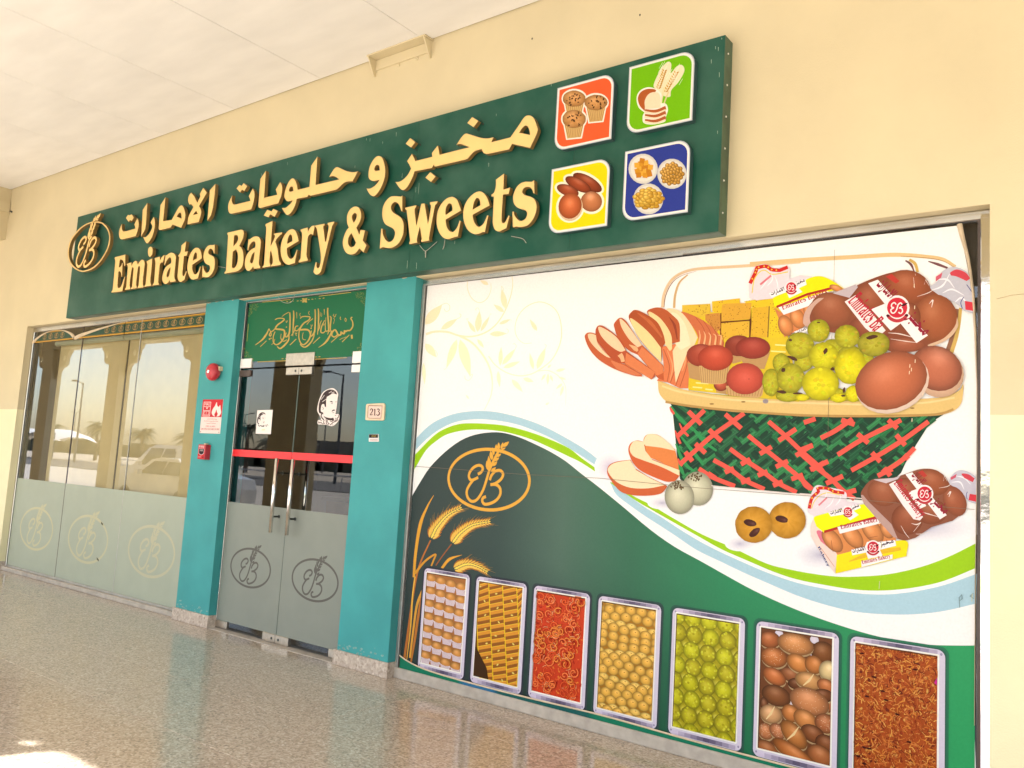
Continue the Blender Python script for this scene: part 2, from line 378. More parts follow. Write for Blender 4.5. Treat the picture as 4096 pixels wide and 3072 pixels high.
# ------------------------------------------------------------------ traced letters (each in its own frame of the photograph)
ZA = (1500, 680, .19890); ZB = (1820, 670, .18084); ZC = (1260, 800, .18692); ZD = (880, 860, .15066); ZE = (1080, 860, .15070)
ZF = (430, 1000, .11754); ZG = (630, 950, .12054); ZH = (260, 830, .16272); ZI = (1800, 440, .18083); ZJ = (1440, 530, .18083)
ZK = (1110, 600, .18087); ZL = (880, 660, .16275); ZM = (460, 720, .34646)
LATIN = [
 ('E', ZF, ["245 290,248 245,605 155,600 520,590 550,570 550,560 480s,530 380s,480 330s,435 325s,410 370s,400 450s,385 590,440 570s,480 500s,490 440,512 440,495 910,475 905,460 800s,430 730s,370 735,340 1150s,340 1240s,370 1290s,430 1270s,480 1180s,540 1020s,585 895,600 900,500 1405,130 1452,130 1415,165 1370s,180 1300,260 450s,262 350s,245 300"]),
 ('m', ZF, ["655 500,655 470,810 420,815 550,860 450s,920 380s,965 370s,1000 390s,1020 460,1020 500,1080 410s,1140 345s,1190 330s,1235 355s,1260 430s,1260 520s,1200 1040s,1205 1180,1225 1230,1220 1275,1015 1300,1020 1270,1050 1210s,1060 1130,1105 620s,1085 545s,1050 560s,1030 620,975 1100s,975 1200s,995 1265,985 1300,795 1330,795 1300,830 1250s,840 1150,882 640s,865 585s,840 600s,810 700,755 1120s,755 1230s,775 1300,770 1335,590 1362,592 1325,630 1270s,640 1180,685 600s,680 540s"]),
 ('i', ZF, ["1330 400,1335 380,1520 285,1510 480,1455 1030s,1455 1110,1485 1190,1480 1215,1252 1255,1255 1225,1290 1170s,1300 1100,1350 560s,1350 470s,1330 420"]),
 ('i', ZF, ["1455 -115s,1515 -80s,1535 20s,1510 160s,1440 232s,1395 190s,1375 80s,1390 -50s"]),
 ('r', ZF, ["1605 290,1610 270,1780 225,1782 360,1830 270s,1890 195s,1945 175,1885 435,1850 420s,1810 440s,1780 500s,1740 850,1725 1050s,1725 1110,1748 1145,1745 1175,1530 1210,1530 1180,1570 1120s,1585 1040,1625 480s,1620 380s,1605 310"]),
 ('a', ZG, ["218 920,265 585,300 590,360 545s,430 508s,500 510s,560 540s,600 610s,608 700s,560 1200s,560 1330s,595 1420,590 1460,412 1485,400 1410,360 1480s,300 1535s,240 1540s,190 1500s,155 1400s,160 1280s,200 1120s,260 1000s,340 920s,450 850,455 780s,440 690s,410 660s,370 680s,310 760s,270 840s,245 920", "430 980,415 1110s,390 1230s,355 1310s,325 1320s,305 1280s,315 1180s,360 1070s"]),
 ('t', ZG, ["950 125,900 480,1003 455,970 605,875 612,825 1180s,830 1250s,855 1278s,890 1250s,945 1110,968 1120,890 1400,830 1440s,780 1475s,730 1465s,690 1420s,665 1320s,665 1200s,720 635,682 632,685 600,740 530s,780 430s,795 260"]),
 ('e', ZG, ["1470 690,1455 560s,1420 430s,1370 360s,1310 338s,1230 360s,1120 480s,1040 660s,990 900s,990 1080s,1030 1240s,1100 1370s,1180 1398s,1250 1380s,1340 1360,1435 965,1410 960,1380 1060s,1330 1160s,1280 1210s,1230 1215s,1190 1170s,1160 1070s,1150 990s,1155 905", "1170 770,1180 680s,1205 580s,1240 505s,1270 495s,1300 540s,1308 620s,1305 690"]),
 ('s', ZG, ["1900 230,1890 530,1870 530,1840 440s,1800 385s,1755 375s,1710 400s,1685 460s,1690 530s,1750 580s,1850 630s,1890 720s,1900 850s,1880 1030s,1800 1200s,1700 1300s,1600 1320s,1520 1305,1478 1330,1490 935,1515 935,1530 1030s,1570 1120s,1620 1170s,1680 1150s,1725 1080s,1740 1000s,1720 930s,1640 890s,1570 830s,1530 730s,1520 620s,1540 500s,1590 380s,1660 290s,1740 250s,1800 250s,1850 248"]),
 ('B', ZD, ["193 485,205 468,520 395s,570 390s,610 410s,630 470s,620 560s,590 660s,510 820,560 860s,600 950s,620 1080s,615 1250s,580 1380s,500 1470s,420 1505,120 1558,118 1520,155 1475s,165 1350,208 650,212 550s,193 505", "352 835,370 580s,385 545s,420 532s,460 545s,480 600s,475 660s,440 730s", "338 975,420 912,455 980s,475 1090s,465 1230s,430 1340s,380 1400s,335 1408s,312 1370"]),
 ('a', ZD, ["725 938,740 780,757 642,790 650,840 610s,900 575s,970 565s,1030 590s,1070 650s,1082 740s,1035 1180s,1030 1270s,1040 1330s,1068 1365,1060 1408,895 1430,880 1360,840 1420s,790 1470s,735 1480s,690 1440s,660 1350s,658 1250s,680 1130s,730 1020s,800 940s,870 890s,930 862,940 800s,935 740s,910 705s,880 705s,830 740s,780 820s,750 930", "912 980,905 1080s,890 1180s,860 1270s,830 1285s,800 1250s,800 1200s,830 1100s,870 1020s"]),
 ('k', ZE, ["-122 290,-117 240,66 158,15 835,120 600s,125 545s,103 520,103 492,318 460,312 500,260 540s,180 630s,140 710,170 800s,200 900,240 1200s,285 1280,280 1325,25 1365,25 1330,60 1290s,72 1220s,65 1120s,20 940,3 1000,-17 1230s,8 1320,11 1360,-202 1402,-202 1370,-167 1320s,-152 1200,-102 380s,-105 310,-122 290"]),
 ('e', ZE, ["758 690,730 560s,690 450s,640 390s,580 375s,480 420s,370 560s,300 740s,278 930s,300 1110s,350 1230s,420 1300s,490 1320s,560 1305s,620 1280s,655 1282,722 930,705 918,680 1000s,640 1090s,590 1150s,550 1163s,490 1120s,455 1030s,445 930s,448 880", "455 770,460 680s,490 570s,530 518s,565 530s,585 590s,592 688"]),
 ('r', ZE, ["808 410,812 385,995 330,1003 455,1040 370s,1100 300s,1140 285s,1187 280,1140 535,1110 510s,1070 505s,1020 550s,1000 620s,968 1000s,970 1100,1000 1175,998 1210,760 1258,762 1220,805 1160s,815 1080,848 560s,840 460s,808 425"]),
 ('y', ZE, ["1198 280,1448 230,1445 265,1418 290s,1415 330,1460 698,1485 712,1555 320s,1550 275,1528 250,1528 212,1700 172,1700 205,1650 290s,1635 350,1400 1300s,1370 1430s,1330 1530s,1240 1580s,1190 1560s,1152 1510,1212 1250,1235 1255,1230 1330s,1240 1390s,1270 1410s,1310 1380s,1330 1310s,1345 1230s,1350 1130s,1335 960s,1240 370s,1198 310"]),
 ('and', ZC, ["722 592,690 500s,682 400s,695 300s,750 200s,820 150s,880 140s,940 170s,980 260s,985 370s,950 480s,885 590,948 740,975 638,1068 650,1022 868,1100 965,1038 1120,945 1035,900 1100s,840 1150s,750 1165s,670 1130s,620 1050s,595 950s,600 850s,640 720s,680 640s", "828 488,790 390s,800 320s,845 278s,885 300s,890 360s,870 420s", "778 705,875 915,840 980s,780 1008s,730 980s,705 910s,710 830s,740 760s"]),
 ('S', ZA, ["548 515,548 828,530 828,500 740s,460 670s,400 645s,340 685s,320 760s,350 840s,420 890s,520 960s,565 1050s,575 1160s,560 1300s,490 1450s,390 1540s,280 1570s,160 1550,95 1578,125 1180,150 1180,155 1270s,190 1370s,240 1430s,300 1445s,365 1395s,400 1300s,395 1230s,350 1170s,220 1100s,165 1010s,145 880s,165 730s,230 610s,310 540s,390 525s,480 530s,520 535"]),
 ('w', ZA, ["608 758,828 708,828 740,800 775s,795 830,832 1130,930 680,995 672,1065 1092,1125 745s,1120 700,1102 690,1105 648,1255 625,1250 665,1210 705s,1195 760,1085 1355s,1090 1420,928 1448,925 1410,938 1390s,900 1130,840 1395s,848 1460,690 1490,690 1450,705 1425s,635 815s,608 785"]),
 ('e', ZA, ["1730 815,1700 720s,1650 600s,1590 550s,1530 540s,1430 580s,1320 700s,1255 850s,1237 1010s,1255 1160s,1310 1290s,1390 1370s,1470 1388s,1540 1370s,1610 1345s,1665 1340,1722 1025,1700 1015,1680 1080s,1640 1170s,1590 1230s,1545 1245s,1490 1220s,1445 1150s,1425 1060s,1420 995", "1420 905,1415 840s,1430 750s,1470 680s,1505 672s,1540 700s,1555 760s,1557 812"]),
 ('e', ZB, ["765 838,730 720s,680 620s,610 550s,540 527s,440 560s,320 660s,240 780s,195 900s,180 1050s,200 1200s,260 1350s,350 1440s,450 1475s,540 1460s,610 1430s,660 1430,735 1062,710 1058,680 1140s,620 1250s,540 1308s,480 1290s,425 1210s,398 1120s,390 1045", "390 930,400 850s,420 770s,460 690s,495 672s,535 700s,555 770s,558 835"]),
 ('t', ZB, ["1083 135,1070 485,1150 465s,1215 440,1185 590,1120 590s,1058 600,1028 1130s,1035 1200s,1070 1230s,1120 1190s,1180 1060,1205 1070,1135 1340,1060 1375s,1000 1405s,940 1410s,880 1370s,845 1280s,835 1180s,858 642,805 640,805 600,860 555s,895 460s,905 370s,903 270"]),
 ('s', ZB, ["1748 280,1757 570,1730 565,1710 500s,1660 440s,1600 430s,1530 450s,1490 510s,1495 560s,1550 610s,1680 650s,1760 710s,1800 830s,1790 980s,1720 1150s,1600 1280s,1450 1315s,1350 1305,1280 1325,1268 975,1300 975,1310 1040s,1350 1110s,1410 1165s,1470 1180s,1550 1140s,1590 1060s,1590 990s,1540 940s,1420 905s,1340 850s,1295 770s,1283 660s,1300 570s,1360 440s,1450 350s,1550 315s,1620 315s,1700 315"]),
]
ARAB = [   # (word, frame, loops)
 ('makhbaz', ZI, ["1720 120s,1790 130s,1850 180s,1910 320s,1935 470s,1775 830,1760 835,1370 750,1305 870,850 970,790 972s,740 945s,705 885s,698 862,560 905s,490 960s,420 1040s,380 1080s,330 1100,-341 1253,-361 1208,-406 1283,-786 1358,-831 1488s,-911 1648s,-991 1748s,-1061 1768s,-1121 1718s,-1171 1648,-1208 1593,-1111 1583s,-1011 1518s,-931 1428s,-861 1298,-906 1198,-951 1133,-841 968,-769 1128,-391 1033,-403 953,-271 783,-231 988,430 822,330 785s,240 752s,190 755s,143 768,240 620,300 550s,350 522s,400 528s,550 575s,700 618s,830 628s,960 605,912 712,1335 605,1540 310s,1600 215s,1660 145s", "1530 500,1590 410s,1640 355s,1680 345s,1720 370s,1755 450s,1770 550"]),
 ('makhbaz', ZI, ["490 155,625 240,520 380,382 288"]),
 ('makhbaz', ZJ, ["1108 122,1220 212,1128 332,1010 248"]),
 ('makhbaz', ZJ, ["1555 875,1670 972,1570 1095,1445 998"]),
 ('wa', ZJ, ["425 520s,480 550s,525 650s,555 800s,550 960s,510 1110s,440 1260s,350 1380s,290 1408s,230 1380s,180 1310s,145 1240,220 1240s,310 1190s,380 1120s,430 1048,300 1072s,230 1050s,190 990s,190 880s,220 740s,290 610s,360 535s", "385 715s,420 740s,437 835,350 850s,318 830s,318 790s,345 735s"]),
 ('halawiyat', ZK, ["1775 472,1660 693,1530 700s,1440 750s,1370 820s,1310 870s,1250 890,730 1010s,690 985,660 1035,425 1080,400 1180s,340 1320s,270 1410s,210 1438s,160 1390s,95 1282,180 1275s,250 1220s,300 1170s,335 1112,230 1135s,180 1100s,150 1030s,160 930s,190 830s,250 700s,310 635s,355 630s,400 690s,430 780s,445 880,705 815,745 345,882 145,840 772,1365 650,1290 600s,1220 575s,1140 595,1240 430,1290 385s,1340 382s,1440 430s,1560 475s,1680 490s", "305 805s,335 820s,350 905,290 920s,255 905s,260 860s,280 820s"]),
 ('halawiyat', ZL, ["1125 140,1083 805,1405 730,1395 680s,1368 605,1480 418,1520 510s,1525 620s,1500 760s,1430 940,990 1055s,950 1040s,940 990,990 345"]),
 ('halawiyat', ZL, ["1160 1100,1265 1140,1310 1075,1415 1130,1340 1275,1235 1210,1190 1285,1075 1240"]),
 ('halawiyat', ZL, ["805 575,840 660s,845 770s,820 920s,770 1080,750 1095,290 1195s,240 1185s,205 1120s,200 1010s,230 890s,300 745,285 850s,300 930s,340 970s,400 965,745 880,735 830s,705 765"]),
 ('halawiyat', ZL, ["478 485,528 520,580 445,668 520,595 640,540 605,490 672,405 575"]),
 ('emarat', ZM, ["1158 45,1093 120,1085 250,1065 470,1105 410s,1130 320,1150 160"]),
 ('emarat', ZM, ["880 145,915 190,950 262,985 190,978 160,1018 90,1060 145,1020 215,970 300,990 340s,993 390s,965 485,835 512,850 420s,905 310,875 275,860 285,843 240s,850 190s,865 160", "935 355,900 403,955 390"]),
 ('emarat', ZM, ["582 200,555 475,655 460,720 340s,750 300s,775 295s,800 340s,812 400s,800 470s,762 552,662 515,640 550,515 578s,502 560,525 290", "710 420,740 380s,755 378s,765 400s,768 447"]),
 ('emarat', ZM, ["445 425,460 480s,455 560s,430 650s,395 710s,370 732s,350 710s,325 660,360 655s,400 610s,425 560s,430 530,410 490"]),
 ('emarat', ZM, ["372 265,320 345,314 440,300 655,345 570s,358 500,366 350"]),
 ('emarat', ZM, ["255 440,270 480s,272 530s,255 600s,238 648,80 685s,55 670s,45 620s,55 560s,80 505,78 560s,95 592s,130 590,235 560,230 530,222 515"]),
 ('emarat', ZM, ["125 438,150 402,172 408,190 395,215 432,192 475,172 460,158 485"]),
]
def norm(items, sel):
    """glyph outlines in metres, origin at the left end of the baseline"""
    out = []
    for it in items:
        if sel(it): out.append([bez(l, it[1], LETTER) for l in it[2]])
    x0 = min(p[0] for g in out for lp in g for p in lp); x1 = max(p[0] for g in out for lp in g for p in lp)
    z0 = min(p[1] for g in out for lp in g for p in lp); z1 = max(p[1] for g in out for lp in g for p in lp)
    return [[[((x - x0), (z - z0)) for x, z in lp] for lp in g] for g in out], x1 - x0, z1 - z0
idx = {id(it): i for i, it in enumerate(LATIN)}
W_EMIRATES = norm(LATIN, lambda it: idx[id(it)] <= 8)
W_BAKERY = norm(LATIN, lambda it: 9 <= idx[id(it)] <= 14)
W_EB = norm(LATIN, lambda it: idx[id(it)] <= 14)
W_EB_CUT = norm(LATIN, lambda it: idx[id(it)] <= 10)
A_MAKHBAZ = norm(ARAB, lambda it: it[0] == 'makhbaz')
A_EMARAT = norm(ARAB, lambda it: it[0] == 'emarat')
def put_word(pr, word, p0, p1, h, col, world=False):
    """write a word on a print from point p0 to p1 of the photograph with letter height h (m)"""
    gl, W, H = word
    a = p0 if world else P(*p0, pr.Y); b = p1 if world else P(*p1, pr.Y)
    dx, dz = b[0] - a[0], b[1] - a[1]; L = math.hypot(dx, dz); ux, uz = dx / L, dz / L; vx, vz = -uz, ux
    for g in gl:
        lp = [[(a[0] + ux * x * L / W + vx * z * h / H, a[1] + uz * x * L / W + vz * z * h / H) for x, z in l] for l in g]
        pr.poly(lp[0], col, lp[1:], world=True, bump=0)
    pr.k += 1

# the wheat-and-EB emblem, traced on the poster and kept in units of half its width
ZX = (1780, 1750, .3255)
def _w(x, y): return P(ZX[0] + x * ZX[2], ZX[1] + y * ZX[2], MUR)
_l, _r, _t, _b = _w(46, 480), _w(1039, 545), _w(520, 144), _w(590, 896)
EC = ((_l[0] + _r[0]) / 2, (_t[1] + _b[1]) / 2); ES = (_r[0] - _l[0]) / 2; ER = (_t[1] - _b[1]) / 2 / ES
def _n(pts): return [((p[0] - EC[0]) / ES, (p[1] - EC[1]) / ES) for p in pts]
def _trace(t, closed=False): return _n(bez(t, ZX, MUR, closed=closed))
E_STROKES = [
 _trace("405 450s,442 430s,466 388s,452 352s,410 342s,352 370s,305 430s,297 488s,330 524s,410 492"),
 _trace("350 520s,302 585s,270 655s,278 730s,320 780s,372 778s,422 730s,472 640s,512 520s,548 400s,602 280s,660 170"),
 _trace("552 525s,572 468s,622 414s,682 406s,716 452s,690 512s,622 564s,560 582"),
 _trace("560 578s,630 580s,676 620s,682 692s,640 762s,570 806s,492 820s,460 782s,470 742s,505 726")]
E_LEAVES = [_n([_w(*q) for q in leaf(*l)]) for l in [(530, 402, 514, 282, 40), (552, 380, 536, 225, 48), (580, 278, 561, 162, 44), (602, 218, 588, 120, 32), (628, 156, 632, 82, 30), (660, 152, 662, 60, 38), (690, 146, 716, 56, 30), (712, 114, 790, 50, 46), (698, 150, 748, 124, 24), (640, 238, 692, 198, 30), (608, 288, 670, 246, 34), (588, 352, 644, 292, 38), (568, 420, 628, 364, 36)]]
def emblem(pr, cx, cz, s, col, sw=0.056, bump=1, sq=1.0, part=None, n=48):
    """draw the emblem on a print, s = half width in metres"""
    def T(p): return (cx + p[0] * s, cz + p[1] * s * sq)
    ro = [(math.cos(2 * math.pi * i / n), ER * math.sin(2 * math.pi * i / n)) for i in range(n + 1)]
    pr.stroke([T(p) for p in ro], sw * s, col, world=True, bump=0)
    for st in E_STROKES: pr.stroke([T(p) for p in st], sw * s * 0.92, col, world=True, bump=0)
    for lf in E_LEAVES: pr.poly([T(p) for p in lf], col, world=True, bump=0)
    pr.k += bump
# ------------------------------------------------------------------ ground and outdoors (seen in the glass, and the source of the bounce light)
def struct(o): o['kind'] = 'structure'; return o
struct(B().box(-260, 220, -320, -5.9, -0.40, -0.16).obj('ground', M_SAND))
struct(B().box(-260, 220, -22, -1.98, -0.19, -0.12).obj('parking_lot', M_PAVE))
struct(B().box(-260, 220, -38, -22.3, -0.15, -0.10).obj('road', M_ASPH))
kb = B()
for x in range(-40, 12): kb.bbox(x + .004, x + .996, -1.98, -1.83, -0.12, 0.0, 0.01)
struct(kb.obj('kerb', M_KERB))
struct(B().box(-60, -14.112, -1.83, 4.42, -0.1, 0.0).box(2.53, 12, -1.83, 4.42, -0.1, 0.0).box(-14.112, 2.53, -1.83, 4.7, -0.1, -0.012).obj('floor_slab', M_FLOOR))
floor = struct(B().box(-14.112, 2.53, 4.42, 5.4, -0.09, -0.001).obj('floor', M_FLOOR))
tile_me = None
for j in range(10):
    for i in range(26):
        x0 = -14.11 + .64 * i; y1 = 4.57 - .62 * j; y0 = y1 - .62
        if y0 < -1.83: y0 = -1.83
        if tile_me is None: tile_me = B().add([(.001, .001, -.0015), (.639, .001, -.0015), (.639, .619, -.0015), (.001, .619, -.0015), (.0025, .0025, 0), (.6375, .0025, 0), (.6375, .6175, 0), (.0025, .6175, 0), (.001, .001, -.01), (.639, .001, -.01), (.639, .619, -.01), (.001, .619, -.01)],
            [(4, 5, 6, 7), (0, 1, 5, 4), (1, 2, 6, 5), (2, 3, 7, 6), (3, 0, 4, 7), (8, 9, 1, 0), (9, 10, 2, 1), (10, 11, 3, 2), (11, 8, 0, 3)]).mesh('floor_tile', M_FLOOR)
        t = link(bpy.data.objects.new('floor_tile', tile_me), floor); t.location = (x0, y0, random.uniform(-.0004, .0004))
        t.rotation_euler = (random.gauss(0, .0006), random.gauss(0, .0006), 0)
ceil = struct(B().box(-60, 12, -1.8, 4.62, CEIL + .022, CEIL + .12).obj('ceiling', M_CEIL))
cb = None
for k in range(-5, 9):
    x1 = -4.41 - 1.24 * k
    if cb is None: cb = B().add([(0, 0, .02), (1.236, 0, .02), (1.236, 6.2, .02), (0, 6.2, .02), (0, 0, .003), (1.236, 0, .003), (1.236, 6.2, .003), (0, 6.2, .003), (.005, .005, 0), (1.231, .005, 0), (1.231, 6.195, 0), (.005, 6.195, 0)],
        [(8, 11, 10, 9), (4, 8, 9, 5), (5, 9, 10, 6), (6, 10, 11, 7), (7, 11, 8, 4), (0, 4, 5, 1), (1, 5, 6, 2), (2, 6, 7, 3), (3, 7, 4, 0)]).mesh('ceiling_board', M_CEIL)
    o = link(bpy.data.objects.new('ceiling_board', cb), ceil); o.location = (x1 - 1.238, -1.79, CEIL)

# ------------------------------------------------------------------ arcade: edge beam, cross beam, columns
eb = thing('arcade_beam', 'long beige concrete beam joining the arcade columns, mirrored in the shop glass', 'beam')
B().box(-60, 12, -1.8, -1.45, 4.12, CEIL + .3).obj('beam', M_WALL, eb)
B().box(-60, 12, -1.86, -1.8, 4.30, 4.42).obj('moulding', M_WALL, eb)
cbm = thing('cross_beam', 'beige beam under the white ceiling at the far left with a trunking strip along it', 'beam')
B().box(-12.3, -11.8, -1.45, 4.42, 4.12, CEIL).obj('beam', M_WALL, cbm)
B().bbox(-11.8, -11.77, -1.4, 4.41, 4.475, 4.60, .004).obj('trunking', M_WALL, cbm)
B().tube([(-11.74, 4.412, 4.49), (-11.70, 4.415, 4.475)], .012).obj('cable_clip', M_SCREW, cbm)
labs = ['first', 'second', 'third', 'fourth', 'fifth', 'sixth', 'seventh', 'eighth']
def column(i, x):
    c = thing('arcade_column', 'square beige arcade column, %s from the right end, facing the shop front' % labs[i], 'column', 'square columns along the open side of the arcade')
    xl = x - .275 - (.62 if i == 4 else 0); xr = x + .275
    B().box(xl, xr, -1.74, -1.46, .12, 4.12).obj('shaft', M_WALL, c)
    B().bbox(xl - .05, xr + .05, -1.79, -1.41, 0, .12).obj('base', M_SKIRT, c)
    for s in (-1, 1):
        f0 = xr if s > 0 else xl
        pts = [(0, 0), (.70, 0), (.67, -.10), (.58, -.16), (.54, -.26), (.52, -.40), (.42, -.47), (.26, -.50), (.16, -.60), (.12, -.74), (.05, -.80), (0, -.82)]
        hole = [(.402 + .075 * math.cos(a * math.pi / 8), -.235 + .08 * math.sin(a * math.pi / 8)) for a in range(16)]
        f = lambda q: [(f0 + s * px, 4.12 + pz) for px, pz in q]
        B().prism([f(pts), f(hole)], -1.68, -1.58).obj('bracket', M_WALL, c)
for i in range(8): column(i, 1.425 - 3.65 * i)

# ------------------------------------------------------------------ the shop wall
wall = thing('shop_wall', 'beige rendered shop wall with a paler lower band and two teal piers', 'wall')
T = 2.915
B().box(-60, 12, WALL, 4.62, T, CEIL + .02).obj('upper_wall', M_WALL, wall)
for nm, x0, x1 in (('left_wall', -60, -10.84), ('right_wall', -.579, 12)):
    B().box(x0, x1, WALL, 4.62, 1.905, T).obj(nm, M_WALL, wall)
    B().box(x0, x1, WALL, 4.62, .10, 1.905).obj('lower_wall', M_DADO, wall)
    B().bbox(x0, x1 + (.006 if x1 < -5 else 0), WALL - .012, 4.62, 0, .10).obj('skirting', M_SKIRT, wall)
def pier(x0, x1, lab):
    b = B(); n = 24; g = B()
    zt = T + .012
    b.bbox(x0, x1, WALL - .002, 4.63, .107, zt, .003)
    o = b.obj('pier', M_TEAL, wall); o['label'] = lab
    s = B().bbox(x0 - .03, x1 + .012, WALL - .014, 4.50, 0, .107, .003).obj('skirting', M_SKIRT, wall)
    # dusty efflorescence and chipped paint at the foot, flaking at the head
    ch = B()
    for k in range(26):
        x = random.uniform(x0 + .02, x1 - .02); z = .112 + abs(random.gauss(0, .035)); r = random.uniform(.004, .016)
        ch.add([(x + r * math.cos(a) * random.uniform(.8, 1.6), WALL - .0024 - k * .00002, z + r * .6 * math.sin(a) * random.uniform(.6, 1.2)) for a in (0, 1, 2, 3, 4, 5)], [(0, 1, 2, 3, 4, 5)])
    ch.obj('paint_chips', mat('faded_teal_patch', (0.19, 0.34, 0.31), .8, noise=.2, nscale=40), wall)['kind'] = 'stuff'
    fl = B(); x = x0
    while x < x1 - .03:
        l = random.uniform(.03, .11); h = random.uniform(.003, .012)
        fl.add([(x, WALL - .0026, zt), (x + l, WALL - .0026, zt), (x + l * .8, WALL - .0026, zt - h), (x + l * .3, WALL - .0026, zt - h * 1.2)], [(0, 1, 2, 3)]); x += l + random.uniform(0, .09)
    fl.obj('flaking_paint', M_BACKV, wall)['kind'] = 'stuff'
pier(-7.06, -6.545, 'teal pier with the fire alarm'); pier(-4.872, -4.335, 'teal pier with the number plate')
hc = B()    # hairline cracks in the render
hx = -.55; hz = P(4000, 1195, WALL)[1]; pts = []
while hx < .2: pts.append((hx, WALL - .0008, hz)); hx += .03; hz += random.uniform(-.004, .007)
hc.tube(pts, .0011, 4); hc.obj('wall_crack', mat('crack_line', (0.42, 0.31, 0.18), .9, noise=.2, nscale=30), wall)
for q in ((2129, 155), (2560, 60)):
    x, z = P(*q, WALL); B().box(x - .004, x + .004, WALL - .003, WALL + .01, z - .006, z + .006).obj('wall_pit', M_SCREW, wall)

# lintel strip behind the sign over the door
B().box(-6.545, -4.872, 4.47, 4.62, 2.905, T + .001).obj('lintel', M_TEAL, wall)

# ------------------------------------------------------------------ steel bracket under the ceiling
br = thing('steel_bracket', 'beige painted steel bracket with two triangular fins where wall meets ceiling', 'bracket')
xa, xb = -4.985, -4.34
B().bbox(xa, xb, WALL - .10, WALL, CEIL - .012, CEIL - .001, .002).bbox(xa + .02, xb - .02, WALL - .012, WALL, CEIL - .10, CEIL - .014, .002).obj('angle_plate', M_WALL, br)
for x in (xa + .012, xb - .02):
    B().add([(x, WALL - .1, CEIL - .013), (x, WALL - .0, CEIL - .013), (x, WALL - 0, CEIL - .15), (x, WALL - .02, CEIL - .15), (x + .01, WALL - .1, CEIL - .013), (x + .01, WALL, CEIL - .013), (x + .01, WALL, CEIL - .15), (x + .01, WALL - .02, CEIL - .15)],
        [(0, 1, 2, 3), (7, 6, 5, 4), (0, 3, 7, 4), (3, 2, 6, 7), (0, 4, 5, 1)]).obj('fin', M_WALL, br)
for x in (-4.70, -4.50): B().lathe([(.012, 0), (.012, -.01), (.006, -.014)], (x, WALL - .0, CEIL - .115), n=8).obj('bolt', M_WALL, br)

# ------------------------------------------------------------------ the sign board
sg = thing('shop_sign', 'long green sign board with gold bakery lettering and four picture tiles above the shop front', 'sign')
SX = [-9.615, P(1045, 1134, SIGN)[0], P(1640, 1000, SIGN)[0], P(2279, 937, SIGN)[0], -1.90]
Z0, Z1 = 2.921, 4.086
for a, b in zip(SX[:-1], SX[1:]):
    bb = B(); x0, x1 = a + .0008, b - .0008
    vs = [(x0, SIGN, Z0), (x1, SIGN, Z0), (x1, SIGN, Z1), (x0, SIGN, Z1), (x0, WALL - .001, Z0), (x1, WALL - .001, Z0), (x1, WALL - .001, Z1), (x0, WALL - .001, Z1)]
    bb.add(vs, [(0, 1, 2, 3)], 0); bb.add(vs, [(0, 4, 5, 1), (3, 2, 6, 7), (0, 3, 7, 4), (1, 5, 6, 2)], 1)
    bb.obj('sign_panel', [M_SIGN, M_SIGNB], sg)
B().box(SX[0] + .02, SX[-1] - .02, SIGN + .012, SIGN + .03, Z0 - .0015, Z0 + .002).obj('bottom_lip', M_SIGNB, sg)
rv = B()
for i in range(6):
    z = Z0 + .12 + i * .19; rv.lathe([(.006, 0), (.005, .004)], (SX[-1], SIGN + .045, z), 'x', 6)
rv.obj('rivet', M_WHITEP, sg)['kind'] = 'stuff'
EMB = LETTER
def glyph(name, loops, yf=LETTER, yb=LETTER + .034, parent=sg, lab=None):
    b = B().prism(loops, yf + .0015, yb, 0, 1)
    o = b.obj(name, [M_GOLD, M_GOLDS], parent)
    # thin pale trim round the face
    t = B()
    for lp in loops:
        n = len(lp); cx = sum(p[0] for p in lp) / n; cz = sum(p[1] for p in lp) / n
        ar = sum(lp[i][0] * lp[(i + 1) % n][1] - lp[(i + 1) % n][0] * lp[i][1] for i in range(n)); sgn = 1 if ar > 0 else -1
        if lp is not loops[0]: sgn = -sgn
        inn = []
        for i in range(n):
            a, c = lp[i - 1], lp[(i + 1) % n]; dx, dz = c[0] - a[0], c[1] - a[1]; l = math.hypot(dx, dz) or 1
            inn.append((lp[i][0] - dz / l * .0028 * sgn, lp[i][1] + dx / l * .0028 * sgn))
        vs = [(x, yf, z) for x, z in lp] + [(x, yf + .0002, z) for x, z in inn] + [(x, yf + .006, z) for x, z in lp]
        fs = []
        for i in range(n):
            j = (i + 1) % n; fs += [(i, j, n + j, n + i), (i, 2 * n + i, 2 * n + j, j)]
        t.add(vs, fs)
    t.obj('trim', M_GOLDP, o)
    if lab: o['label'] = lab
    return o
studs = B()
def stud(loops):
    lp = loops[0]; x0 = min(p[0] for p in lp); x1 = max(p[0] for p in lp); z0 = min(p[1] for p in lp); z1 = max(p[1] for p in lp)
    for fx, fz in ((.85, .8), (.3, .12)):
        # a point just inside the outline
        p = min(lp, key=lambda q: abs(q[0] - (x0 + (x1 - x0) * fx)) + abs(q[1] - (z0 + (z1 - z0) * fz)))
        x, z = p[0] * .93 + (x0 + x1) / 2 * .07, p[1] * .93 + (z0 + z1) / 2 * .07
        studs.tube([(x, LETTER + .03, z), (x, SIGN, z)], .0022, 5); studs.lathe([(.007, -.004), (.007, 0)], (x, SIGN, z), n=6)
nm = {'and': 'ampersand'}
for ch, fr, lps in LATIN:
    loops = [bez(l, fr, LETTER) for l in lps]; glyph('letter' if ch != 'and' else 'ampersand', loops, lab='gold letter ' + ch if ch != 'and' else 'gold ampersand'); stud(loops)
for wd, fr, lps in ARAB:
    loops = [bez(l, fr, LETTER, sub=5) for l in lps]; glyph('arabic_letters' if len(lps[0]) > 90 else 'letter_dot', loops); stud(loops)
studs.obj('stud', M_SCREW, sg)['kind'] = 'stuff'
